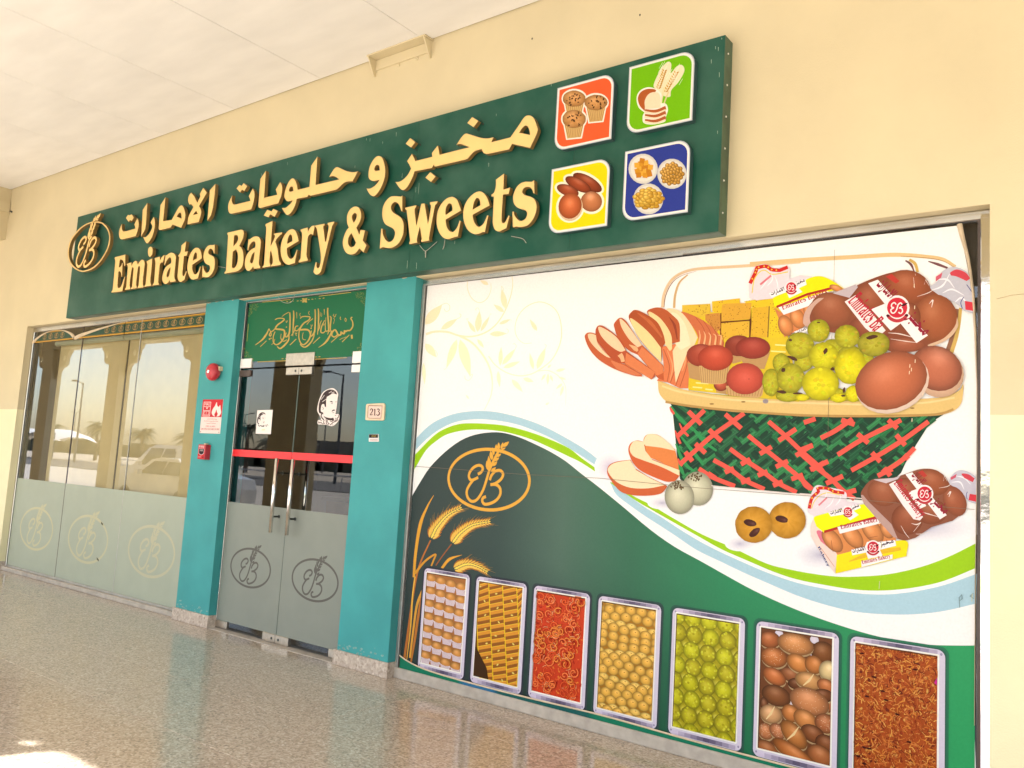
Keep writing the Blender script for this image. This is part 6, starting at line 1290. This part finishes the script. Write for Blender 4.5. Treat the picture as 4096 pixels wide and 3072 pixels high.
polyp(pr, MB, "205 470,195 400,330 330s,450 260s,520 228s,600 222s,690 260s,780 322,640 352,420 425,240 480", (244, 232, 12)); strokep(pr, MB, "225 475,480 370,740 305", 20, (176, 44, 34))
polyp(pr, MB, "205 480,260 520,690 370,780 322,840 330,560 560,450 640,360 690,290 725,255 600", (214, 130, 76))
for q in ((300, 630, 60, 90, -20), (400, 570, 60, 90, -25), (500, 510, 50, 70, -25), (720, 320, 60, 26, 20)): blobp(pr, MB, *q[:4], (222, 140, 80), edge=.7, hl=(-.2, -.3, 34), rot=q[4])
polyp(pr, MB, "240 480,645 345,690 362,695 395,285 540", (250, 244, 244)); word2(pr, MB, W_EB, (278, 512), (655, 372), .036, (186, 40, 62))
polyp(pr, MB, "162 362,300 305,330 270,400 272,462 248,475 290,410 320,440 350,330 402,310 352,185 398", (250, 244, 246)); word2(pr, MB, A_EMARAT, (185, 390), (296, 345), .030, (52, 26, 44)); word2(pr, MB, A_MAKHBAZ, (392, 305), (465, 276), .030, (52, 26, 44)); badge(pr, MB, 347, 312, 42)
polyp(pr, MB, "370 680,470 640,485 670,400 715", (250, 244, 246)); word2(pr, MB, A_EMARAT, (400, 700), (480, 668), .022, (60, 26, 44))
pr.obj('printed_bag', po, label='printed yellow bag of bread rolls in the basket')

BASE = pr.k + 2; pr = Print(MUR, BASE)
polyp(pr, MB, "1480 320,1560 260s,1600 180s,1700 145s,1810 195s,1832 300,1868 500,1850 530,1780 505,1690 430s,1560 380", (196, 194, 206))
for t in ("1550 250s,1640 250s,1700 320", "1600 360s,1680 330s,1780 380", "1500 340s,1600 300s,1660 200", "1700 440s,1760 400s,1820 470"): strokep(pr, MB, t, (4, 16, 4), (240, 238, 244))
polyp(pr, MB, "1665 190s,1720 165s,1790 190s,1832 240,1800 262,1720 225s,1670 215", (208, 70, 82)); polyp(pr, MB, "1785 425,1865 440,1862 510,1790 498", (214, 60, 72)); polyp(pr, MB, "1545 225,1600 190,1590 232,1545 265", (206, 92, 112)); strokep(pr, MB, "1775 395s,1752 440s,1765 490", 7, (70, 80, 140)); strokep(pr, MB, "1800 290,1850 360", 7, (90, 90, 140))
BRN = (156, 86, 56)
polyp(pr, MB, "445 600s,470 500s,560 402s,700 362s,850 335s,900 292s,1100 212s,1250 180s,1380 190s,1460 245s,1505 330,1600 400s,1700 480s,1722 560s,1700 650s,1620 735s,1500 800,1200 860,1160 840,900 720,700 690,500 650", (138, 76, 52))
for q, c in (((1020, 640, 200, 100, 0), (150, 80, 56)), ((1300, 790, 160, 60, 0), (160, 88, 60)), ((1010, 430, 170, 165, 0), (150, 80, 52)), ((1310, 310, 190, 140, 10), (160, 86, 54)), ((1545, 570, 180, 200, -10), (166, 92, 56)), ((1330, 560, 90, 120, 0), (146, 78, 50)), ((680, 500, 175, 145, 15), (158, 90, 60))): blobp(pr, MB, *q[:4], c, edge=.84, hl=(-.15, -.35, 26), rot=q[4])
polyp(pr, MB, "445 600s,470 500s,560 410s,620 400,540 470s,500 560s,520 640,470 640", (206, 168, 152)); polyp(pr, MB, "690 362,880 290,900 310,830 400", (196, 180, 186))
polyp(pr, MB, "1480 790s,1610 735s,1700 640s,1722 560,1728 640s,1650 740s,1500 810", (216, 180, 150))
for t, w2 in (("1390 390s,1480 360s,1530 330", 6), ("1450 290,1460 250,1490 300", 8), ("1490 450s,1520 420s,1510 480", 12), ("1150 690s,1250 700s,1400 740", 9), ("1170 740s,1300 760s,1380 770", 7), ("1360 230,1370 320", 5), ("1375 200,1378 215", 6)): strokep(pr, MB, t, (2, w2, 3), (240, 224, 216))
polyp(pr, MB, "1130 225,1180 202,1245 262,1215 282", (190, 62, 52))
polyp(pr, MB, "985 280,1065 250,1480 712,1385 775", (250, 240, 240)); polyp(pr, MB, "1010 495,1120 450,1270 600,1172 672", (250, 240, 240)); badge(pr, MB, 1225, 482, 84)
word2(pr, MB, A_EMARAT, (1025, 315), (1140, 432), .075, (150, 34, 56)); word2(pr, MB, A_MAKHBAZ, (1270, 575), (1412, 740), .075, (150, 34, 56))
p0, p1 = (795, 425), (1060, 715)
polyp(pr, MB, "790 432,880 378,905 420,1010 520,1130 670,1100 695,1010 690,960 650", (250, 232, 232)); word2(pr, MB, W_EB_CUT, (812, 432), (1030, 690), .088, (190, 38, 58))
pr.obj('printed_bag', po, label='printed clear bag of brown buns in the basket')

BASE = pr.k + 2; pr = Print(MUR, BASE)
D, Y2 = (188, 182, 38), (228, 216, 24)
for x, y, rx, ry, c in ((730, 1205, 70, 60, D), (320, 1212, 100, 50, D), (860, 1195, 65, 70, Y2), (740, 1228, 70, 40, Y2), (440, 1225, 60, 30, Y2), (940, 900, 90, 80, D), (690, 830, 90, 90, D), (840, 870, 110, 70, D), (450, 930, 80, 80, D), (265, 940, 72, 80, D), (180, 1100, 72, 115, D), (575, 672, 92, 95, D), (810, 722, 104, 98, D), (1030, 782, 134, 104, (176, 168, 44)), (420, 795, 118, 110, D), (620, 885, 124, 118, (214, 206, 28)), (345, 1065, 116, 122, D), (840, 970, 134, 146, Y2), (590, 1110, 152, 140, Y2)):
    blobp(pr, MB, x, y, rx, ry, c, edge=.74, hl=(-.1, 0, 14), rough=.05, speck=20, n=30)
    for k in range(14):
        a, q = random.uniform(0, 6.28), random.uniform(.1, .85); blobp(pr, MB, x + rx * q * math.cos(a), y + ry * q * math.sin(a), rx * .13, ry * .11, tuple(min(250, v + random.uniform(-14, 18)) for v in c), edge=.93, hl=(0, 0, 0), n=7, rings=1, bump=0)
    pr.k += 1
for x, y, rx, ry, ro in ((1020, 726, 50, 17, -12), (632, 840, 16, 30, 20), (283, 998, 20, 17, -40), (342, 750, 14, 10, 0), (360, 900, 50, 14, 20), (690, 990, 16, 14, 0), (780, 1212, 18, 8, 0), (575, 606, 16, 6, 0), (785, 1165, 10, 26, 10), (270, 1180, 40, 14, 10), (400, 1192, 40, 8, 0)): blobp(pr, MB, x, y, rx, ry, (84, 50, 34), edge=1, hl=(0, 0, 0), rot=ro, rough=.3, n=9, rings=1)
pr.obj('printed_laddoos', po, label='printed yellow laddoo balls in the basket')
BASE = pr.k + 2; pr = Print(MUR, BASE)
blobp(pr, MB, 1575, 1030, 205, 196, (226, 184, 152), edge=.85, hl=(0, 0, 0), rot=18); blobp(pr, MB, 1552, 985, 218, 182, (192, 110, 80), edge=.68, hl=(-.1, -.55, 34), rot=24)
blobp(pr, MB, 1188, 1108, 312, 242, (244, 216, 196), edge=.88, hl=(0, 0, 0), rot=-22); blobp(pr, MB, 1176, 1086, 308, 232, (198, 110, 74), edge=.72, hl=(-.1, -.35, 24), rot=-22)
for x, y in ((1332, 965), (1328, 1020), (1345, 995), (1376, 925), (1440, 1205), (1372, 480), (1368, 300), (1350, 1412)): strokep(pr, MB, "%d %d,%d %d" % (x, y - 14, x - 2, y + 14), 6, (246, 224, 190))
pr.obj('printed_buns', po, label='two big printed brown buns on the basket rim')

pr = Print(MUR, 200)
polyp(pr, MC, "430 425s,448 355s,505 335s,600 358s,742 488,770 600,780 700,700 660,600 610,470 555", (228, 134, 72)); polyp(pr, MC, "428 418s,460 350s,510 337s,595 356s,700 440,745 500,600 468,450 450", FC2); strokep(pr, MC, "440 440,460 540", 14, (200, 104, 54))
polyp(pr, MC, "283 505s,300 432s,360 398s,430 410,442 485,500 575,775 682,790 740,740 800,640 800s,420 705s,330 620s", (212, 100, 56)); polyp(pr, MC, "296 480s,340 405s,432 412,450 500,520 590,785 690,785 745,600 655s,420 590s,330 550s", FC2)
polyp(pr, MC, "75 720s,90 645s,170 605s,305 588,345 670,480 755,640 830,665 850,600 920s,450 942s,300 932s,200 895s,115 795s", (206, 100, 56)); polyp(pr, MC, "82 700s,110 640s,180 610s,300 592,360 690,500 770,640 835,620 842s,480 868s,300 862s,160 800s", (248, 226, 186))
pr.obj('printed_bread', po, label='three printed slices of bread beside the basket')
pr = Print(MUR, 240)
for x, y, rx, ry in ((965, 872, 150, 168), (786, 955, 146, 168)):
    blobp(pr, MC, x, y, rx, ry, (204, 200, 170), edge=.70, hl=(-.1, -.2, 26), rot=-8, n=28)
    for k in range(26):
        a, q = random.uniform(0, 6.28), random.random() ** .5; blobp(pr, MC, x - 28 + 72 * q * math.cos(a), y - 112 + 46 * q * math.sin(a), 11, 8, (96, 74, 44), edge=1, hl=(0, 0, 0), n=6, rings=1, rot=random.uniform(0, 180), bump=0)
    pr.k += 1
pr.obj('printed_sweets', po, label='two printed white seeded sweet balls')
pr = Print(MUR, 240)
for x, y in ((1842, 1182), (1516, 1225)): blobp(pr, MC, x, y, 184, 180, (210, 148, 42), edge=.82, hl=(0, -.1, 18), rough=.03, speck=16, n=30)
for x, y, ro in ((1790, 1172, 14), (1478, 1208, 14), (1524, 1302, -38)): blobp(pr, MC, x, y, 64, 34, (72, 34, 26), edge=1, hl=(.4, 0, 40), rot=ro, rough=.12, n=14, rings=2)
pr.obj('printed_cookies', po, label='two printed orange cookies with dark centres')

BASE = 260; pr = Print(MUR, BASE)
bagtop(pr, MD, "75 1050s,90 950s,150 815s,260 825s,430 868s,445 960,610 985,520 1010,280 1082,160 1115,100 1080", "90 1030s,118 930s,180 870,170 835,260 838s,330 868s,425 882", "112 1030s,140 960s,200 900s,280 880s,400 905")
for t in ("150 1020s,230 950s,260 870", "240 1030s,300 980s,330 910", "340 1000s,380 950s,390 900"): strokep(pr, MD, t, (4, 12, 3), (248, 242, 246))
strokep(pr, MD, "180 1000,260 925", 16, (224, 130, 140))
polyp(pr, MD, "135 1120,105 1190s,108 1290,180 1420,332 1642,360 1470,250 1260", (240, 216, 206)); strokep(pr, MD, "200 1400,330 1580", 8, (222, 170, 150)); polyp(pr, MD, "160 1250s,200 1240s,250 1300,262 1390,200 1340", (224, 120, 140))
put_word(pr, W_BAKERY, (MD[0] + 165 * MD[2], MD[1] + 1395 * MD[2]), (MD[0] + 262 * MD[2], MD[1] + 1585 * MD[2]), .016, (40, 60, 130))
polyp(pr, MD, "230 1255,720 1120,900 1200,915 1335,360 1472", (220, 140, 80))
for q in ((310, 1330, 75, 135, -38), (500, 1290, 78, 140, -38), (690, 1240, 82, 140, -38), (830, 1230, 60, 90, -30)): blobp(pr, MD, *q[:4], (222, 142, 82), edge=.66, hl=(-.2, -.3, 30), rot=q[4])
polyp(pr, MD, "135 1118s,190 1090s,420 1030,600 988s,650 1000,740 1085,730 1118,230 1256,160 1200", (236, 244, 6)); strokep(pr, MD, "232 1250,480 1178,742 1108", 24, (184, 50, 36))
polyp(pr, MD, "352 1470,620 1400,1000 1330s,1012 1480,700 1560,340 1645", (244, 226, 24)); strokep(pr, MD, "470 1530s,700 1450s,960 1410", (10, 60, 30), (232, 186, 44))
polyp(pr, MD, "358 1205,740 1122,800 1160,382 1268", (250, 242, 242)); word2(pr, MD, W_EB, (396, 1238), (775, 1160), .030, (178, 34, 56))
polyp(pr, MD, "272 1068,400 1040,430 1002,480 1005,570 998,580 1022,510 1050,560 1090,480 1140,420 1085,296 1104", (250, 242, 244)); word2(pr, MD, A_EMARAT, (298, 1098), (412, 1068), .026, (52, 26, 44)); word2(pr, MD, A_MAKHBAZ, (500, 1050), (572, 1024), .026, (52, 26, 44)); badge(pr, MD, 458, 1056, 40)
polyp(pr, MD, "490 1420,620 1390,640 1345,750 1345,905 1328,915 1382,760 1420,790 1480,650 1505,630 1445,500 1472", (250, 242, 244)); word2(pr, MD, A_EMARAT, (508, 1462), (632, 1432), .028, (52, 26, 44)); word2(pr, MD, A_MAKHBAZ, (770, 1400), (900, 1368), .030, (52, 26, 44)); badge(pr, MD, 696, 1395, 54)
polyp(pr, MD, "585 1528,882 1464,880 1506,588 1584", (250, 242, 242)); word2(pr, MD, W_EB, (600, 1568), (868, 1508), .027, (178, 34, 56))
for t in ("300 1330s,310 1400s,318 1440", "640 1310,740 1290"): strokep(pr, MD, t, 5, (160, 96, 58))
pr.obj('printed_bag', po, label='printed yellow bag of rolls below the basket')
BASE = pr.k + 2; pr = Print(MUR, BASE)
polyp(pr, MD, "1400 810,1440 720s,1500 672s,1580 675s,1660 720,1680 760,1672 985,1600 962,1540 880", (198, 194, 208))
for t in ("1440 780s,1520 780s,1560 850", "1480 720s,1560 740s,1620 800"): strokep(pr, MD, t, (4, 16, 4), (240, 238, 244))
polyp(pr, MD, "1535 700s,1600 705s,1660 745,1640 780,1560 740", (208, 70, 82)); polyp(pr, MD, "1612 890,1676 900,1674 965,1600 950", (214, 60, 72)); strokep(pr, MD, "1590 870s,1580 900s,1588 940", 6, (70, 80, 140)); polyp(pr, MD, "1430 735,1490 700,1480 735,1435 760", (206, 92, 112))
polyp(pr, MD, "582 905s,600 845s,690 755s,880 742,1000 702s,1150 655s,1290 664s,1380 735s,1425 800,1535 880s,1568 985s,1548 1065s,1450 1145,1250 1205,1100 1305,1000 1332s,915 1312,800 1200,620 985", (140, 84, 62))
for q, c in (((1470, 960, 105, 150, -25), (160, 88, 58)), ((1250, 780, 170, 120, 20), (158, 86, 54)), ((1250, 1060, 150, 120, 0), (150, 82, 54)), ((1010, 870, 160, 130, 10), (150, 80, 52)), ((1020, 1130, 150, 150, 20), (150, 82, 54)), ((790, 880, 150, 125, 20), (158, 90, 60))): blobp(pr, MD, *q[:4], c, edge=.82, hl=(-.15, -.35, 26), rot=q[4])
polyp(pr, MD, "582 905s,600 900,650 960,870 1175,930 1312,890 1300,780 1180,610 985", (190, 156, 148)); polyp(pr, MD, "700 755,900 738,960 715,930 750,820 790", (206, 190, 196))
for t, w2 in (("1320 835s,1400 820s,1440 790", 6), ("1365 770,1370 720,1400 770", 8), ("1400 900s,1430 870s,1415 920", 14), ("1150 1060s,1220 1080s,1320 1110", 9), ("1060 1170s,1110 1180s,1150 1160,1080 1250", 12), ("960 1190s,1000 1260s,1040 1310", 6), ("1100 1270s,1150 1270s,1230 1250", 6)): strokep(pr, MD, t, (2, w2, 3), (240, 224, 216))
polyp(pr, MD, "1120 685,1165 668,1210 718,1180 735", (190, 62, 52))
polyp(pr, MD, "1003 705,1068 685,1395 1092,1330 1132", (250, 240, 240)); polyp(pr, MD, "1025 875,1110 845,1200 1005,1140 1032", (250, 240, 240)); badge(pr, MD, 1185, 888, 68)
word2(pr, MD, A_EMARAT, (1035, 735), (1122, 830), .058, (150, 34, 56)); word2(pr, MD, A_MAKHBAZ, (1228, 985), (1340, 1105), .058, (150, 34, 56))
polyp(pr, MD, "848 800,908 768,960 850,1170 1108,1140 1142,1080 1130,980 1000", (250, 232, 232)); word2(pr, MD, W_EB, (866, 806), (1112, 1135), .062, (190, 38, 58))
pr.obj('printed_bag', po, label='printed clear bag of brown buns below the basket')
# seams where the vinyl sheets meet, dirt marks
sm = Print(MUR, 330)
strokep(sm, MB, "705 0,695 500,680 760,655 1250,650 1659", 2.6, (120, 104, 84)); strokep(sm, (0, 0, 1), "3289 952,3316 1800", .01, (120, 104, 84))
sm.stroke([(1663, 1866), (1760, 1872), (2100, 1898), (2400, 1913), (2800, 1952), (3400, 1996), (3900, 2038)], 1.6, (126, 112, 96))
for q in ((3524, 1610), (3528, 2180), (3520, 2340), (3890, 2390)): sm.stroke([(q[0], q[1] - 16), (q[0] - 2, q[1] + 16)], 2.4, (214, 204, 160))
sm.obj('sheet_seam', po)
sd = Print(MUR, 330); sd.stroke([(3840, 2430), (3838, 2390), (3848, 2378), (3850, 2394), (3838, 2404)], [3, 6, 2], (132, 158, 164)); sd.stroke([(3895, 2372), (3882, 2384), (3896, 2394)], [2, 7, 2], (132, 158, 164)); sd.obj('dirt_mark', po)
# bottom edge coming away
def zb(x): return .10 + .06 * math.exp(-(x + 4.28) / .16) + .012 * math.exp(-(x + 2.6) ** 2 / .2)
cu = B(); n = 60; vs = []
for i in range(n + 1):
    x = -4.29 + 3.62 * i / n; z = zb(x)
    for k in range(4): vs.append((x, MUR - .018 - .004 * math.sin(math.pi * k / 3), z - .0035 * k))
cu.add(vs, [(i * 4 + k, i * 4 + 4 + k, i * 4 + 5 + k, i * 4 + 1 + k) for i in range(n) for k in range(3)]).obj('lifted_edge', M_BACKV, po, smooth=True)
vs = []; fs = []; lo = Print(MUR - .0175)
for i in range(n + 1): x = -4.28 + 3.61 * i / n; vs += [(x, .073), (x, zb(x) - .010)]
lo.raw(vs, [(2 * i, 2 * i + 2, 2 * i + 3, 2 * i + 1) for i in range(n)], [lo.lc((30, 122, 92) if (i // 2) < 10 or (i // 2) > 26 else (56, 116, 156) if (i // 2) < 15 else (36, 96, 92)) for i in range(2 * n + 2)]); lo.obj('lower_sticker', po)
# ------------------------------------------------------------------ the car park opposite, mirrored in the shop glass
def car(x, y, name, label, h=1.46, L=4.4, rot=0, suv=False):
    c = thing(name, label, 'car', 'white cars parked opposite the arcade')
    W2 = .88
    if suv: prof = [(-2.15, .45), (-2.2, .75), (-2.1, 1.0), (-1.15, 1.12), (-.55, 1.72), (-.2, 1.86), (1.7, 1.86), (2.1, 1.68), (2.25, 1.1), (2.25, .45)]
    else: prof = [(-2.15, .38), (-2.2, .62), (-2.05, .80), (-1.1, .96), (-.35, 1.40), (.1, 1.47), (.9, 1.45), (1.55, 1.12), (2.15, 1.02), (2.25, .75), (2.22, .38)]
    secs = []
    for s, inx in ((-1, 0), (-.86, 1), (.86, 1), (1, 0)):
        pass
    b = B(); n = len(prof); belt = 1.12 if suv else .98
    def sec(t): # cross positions; cabin narrows with height
        return [(px, t * (W2 - (max(0, pz - belt) * .34)), pz) for px, pz in prof]
    rows = [sec(t) for t in (-1, -.96, -.5, 0, .5, .96, 1)]
    rows[0] = [(x2, y2 * 1.0, z2 * .985 + .01) for x2, y2, z2 in rows[0]]
    vs = [v for r in rows for v in r]; fs = []
    for i in range(len(rows) - 1):
        for k in range(n): fs.append((i * n + k, i * n + (k + 1) % n, (i + 1) * n + (k + 1) % n, (i + 1) * n + k))
    fs += [tuple(range(n)), tuple(range((len(rows) - 1) * n, len(rows) * n))[::-1]]
    b.add(vs, fs).obj('body', M_CARW, c)
    for s in (-1, 1):
        for (a, bb2) in ((((-.62, .45)), 0), (((.55, 1.45)), 0)):
            z0, z1 = belt + .03, (1.74 if suv else 1.36)
            xs = (a[0], a[1]); sl2 = .45 if a[0] < 0 and not suv else .25 if a[0] < 0 else 0; sr = .35 if a[0] > 0 else 0
            w0 = W2 - .03 * .34 + .006; w1 = W2 - (z1 - belt) * .34 + .006
            B().add([(xs[0] - .1, s * w0, z0), (xs[1], s * w0, z0), (xs[1] - sr, s * w1, z1), (xs[0] + sl2, s * w1, z1)], [(0, 1, 2, 3)]).obj('side_window', M_CARG, c)
    zt = 1.68 if suv else 1.37; x0, x1 = (-1.12, -.62) if suv else (-1.06, -.42)
    B().add([(x0, -.72, belt + .06), (x0, .72, belt + .06), (x1, .62, zt), (x1, -.62, zt)], [(0, 1, 2, 3)]).obj('windscreen', M_CARG, c)
    for px in (-1.38, 1.38):
        for s in (-1, 1):
            w = link(bpy.data.objects.new('wheel', None), c)
            B().lathe([(.20, 0), (.31, .01), (.325, .05), (.325, .17), (.31, .2)], (px, s * .80 - .1, .325), n=20).obj('tyre', M_TYRE, w); B().lathe([(.19, -.004), (.06, -.012)] if s < 0 else [(.06, .212), (.19, .204)], (px, s * .80 - .1, .325), n=12).obj('rim', M_ALU, w)
    for s in (-1, 1):
        B().bbox(-2.20, -2.05, s * .62 - .14, s * .62 + .14, .62, .76, .01).obj('headlight', M_CHROME, c)
        B().bbox(-.66, -.50, s * .98 - .07, s * .98 + .07, belt, belt + .13, .01).obj('door_mirror', M_CARW, c)
    c.location = (x, y, -.12); c.rotation_euler.z = rot
car(-21.6, -4.3, 'sedan_car', 'white saloon car parked nearest the kerb, mirrored in the right-hand pane')
car(-27.2, -7.4, 'sport_utility_car', 'tall white off-road car parked behind the saloon, mirrored in the right-hand pane', suv=True)
car(-62.0, -9.5, 'sedan_car', 'white saloon car far along the kerb, mirrored at the left edge of the window')
def palm(x, y, h, lab):
    p = thing('palm_tree', lab, 'tree', 'date palms beyond the parking lot')
    B().tube([(x + .15 * math.sin(k), y, -.2 + h * k / 5) for k in range(6)], [.26, .22, .2, .19, .2, .26], 9).obj('trunk', M_TRUNK, p)
    b = B()
    for k in range(44):
        a = random.uniform(0, 6.28); el = random.uniform(-.5, 1.2); L2 = random.uniform(1.7, 2.5); px, py, pz = x, y, h - .2; prev = None
        for s in range(7):
            t = s / 6; r = L2 * t; z = h - .2 + r * math.sin(el) * .8 - 1.2 * t * t * L2 * .5; rr2 = r * math.cos(el * .7)
            c = (x + rr2 * math.cos(a), y + rr2 * math.sin(a), z); w2 = .30 * math.sin(math.pi * (.12 + .85 * t)) + .03
            q = (Vector((-math.sin(a), math.cos(a), 0)) * w2)
            if prev and s > 0:
                for j in (-1, 1):
                    p0, p1 = Vector(prev), Vector(c)
                    b.add([p0, p0 + (p1 - p0) * .45, p1 + q * j + Vector((0, 0, -w2 * .6))], [(0, 1, 2)]); b.add([p0 + (p1 - p0) * .5, p1, p1 + (p1 - p0) * .4 + q * j * .9 + Vector((0, 0, -w2 * .6))], [(0, 1, 2)])
            prev = c
    b.obj('crown', M_LEAF, p)
PL = ['left of the shade sails', 'behind the left shade sail', 'between the two shade sails', 'behind the right shade sail', 'right of the shade sails', 'in the middle pane', 'at the edge of the middle pane', 'tallest of the row in the right-hand pane', 'shortest of the row in the right-hand pane', 'alone at the left door']
for k, (x, y, h) in enumerate(((-128, -43, 5.6), (-118, -44, 5.0), (-110, -46, 5.8), (-104, -44, 5.2), (-97, -45, 4.8), (-90, -47, 4.4), (-84, -46, 5.0), (-76, -45, 5.9), (-71, -48, 4.2), (-57, -34, 3.6))): palm(x, y, h * .82, 'date palm mirrored in the glass, ' + PL[k])
def lamp(x, y, h, arms, lab):
    l = thing('street_lamp', lab, 'street lamp', 'street lamps along the road')
    B().tube([(x, y, -.2), (x, y, h)], [.13, .07], 10).obj('pole', M_POST, l)
    for s in arms:
        B().tube([(x, y, h - .1), (x + s * 1.6, y, h + .25)], .045, 6).obj('arm', M_POST, l); B().bbox(x + s * 1.5 - (.7 if s < 0 else 0), x + s * 1.5 + (.7 if s > 0 else 0), y - .14, y + .14, h + .16, h + .32, .04).obj('lamp_head', M_POST, l)
lamp(-48.6, -33.5, 8.2, (-1,), 'tall street lamp mirrored in the right door beside the sticker')
lamp(-86, -32, 8.0, (-1,), 'tall street lamp mirrored in the middle pane of the window')
for k, x in enumerate((-176, -160, -118, -98)): lamp(x, -74, 8.4, (-1, 1), 'distant double street lamp, %s from the left' % ['first', 'second', 'third', 'fourth'][k])
for k, (x, y) in enumerate(((-112, -38), (-103, -38))):
    s = thing('shade_sail', 'white tension canopy over parked cars, %s of the two' % ['left', 'right'][k], 'canopy', 'white canopies over the far parking bays')
    b = B(); n = 8
    vs = [(x + 8.4 * (i / n - .5), y + 5 * (j / 3 - .5), 2.6 + .9 * math.sin(math.pi * i / n) ** .7 - .25 * (j - 1.5) ** 2) for i in range(n + 1) for j in range(4)]
    b.add(vs, [(i * 4 + j, i * 4 + 4 + j, i * 4 + 5 + j, i * 4 + 1 + j) for i in range(n) for j in range(3)]).obj('canopy_cloth', M_CANOPY, s, smooth=True)
    for px in (-4, 4): B().tube([(x + px, y + 2.3, -.2), (x + px, y + 2.3, 2.9)], .06, 6).obj('post', M_POST, s)
hd = thing('far_hedge', 'long dark hedge and tree line on the horizon mirrored in the glass', 'hedge')
b = B(); x = -250
while x < 120:
    l = random.uniform(5, 12); b.bbox(x, x + l, -96 + random.uniform(-2, 2), -90, -.5, random.uniform(1.8, 3.4), .5); x += l * .8
b.obj('foliage', M_HEDGE, hd)['kind'] = 'stuff'
fb = thing('far_building', 'long low beige building behind the hedge mirrored in the glass', 'building')
B().box(-150, -60, -120, -110, -.5, 6.0).obj('wall', M_FAR, fb); B().box(-40, 40, -120, -110, -.5, 4.6).obj('wall', M_FAR, fb)
rb = thing('road_railing', 'white metal road railing mirrored behind the cars', 'railing')
B().tube([(-60, -23, .75), (-8, -23, .75)], .05, 6).obj('rail', M_WHITEP, rb)
for k in range(18): B().tube([(-60 + 3 * k, -23, -.15), (-60 + 3 * k, -23, .75)], .035, 6).obj('post', M_WHITEP, rb)
for k, x in enumerate((-30, -27.5, -25)):
    bo = thing('bollard', 'orange and white plastic road post, %s of three, mirrored in the doors' % ['left', 'middle', 'right'][k], 'bollard', 'plastic road posts')
    B().lathe([(.12, 0), (.12, .03), (.05, .05), (.04, .8), (.0, .82)], (x, -21, -.12), 'z', 10).obj('post', mat('orange_plastic', (.55, .10, .03), .5, noise=.1, nscale=9), bo)
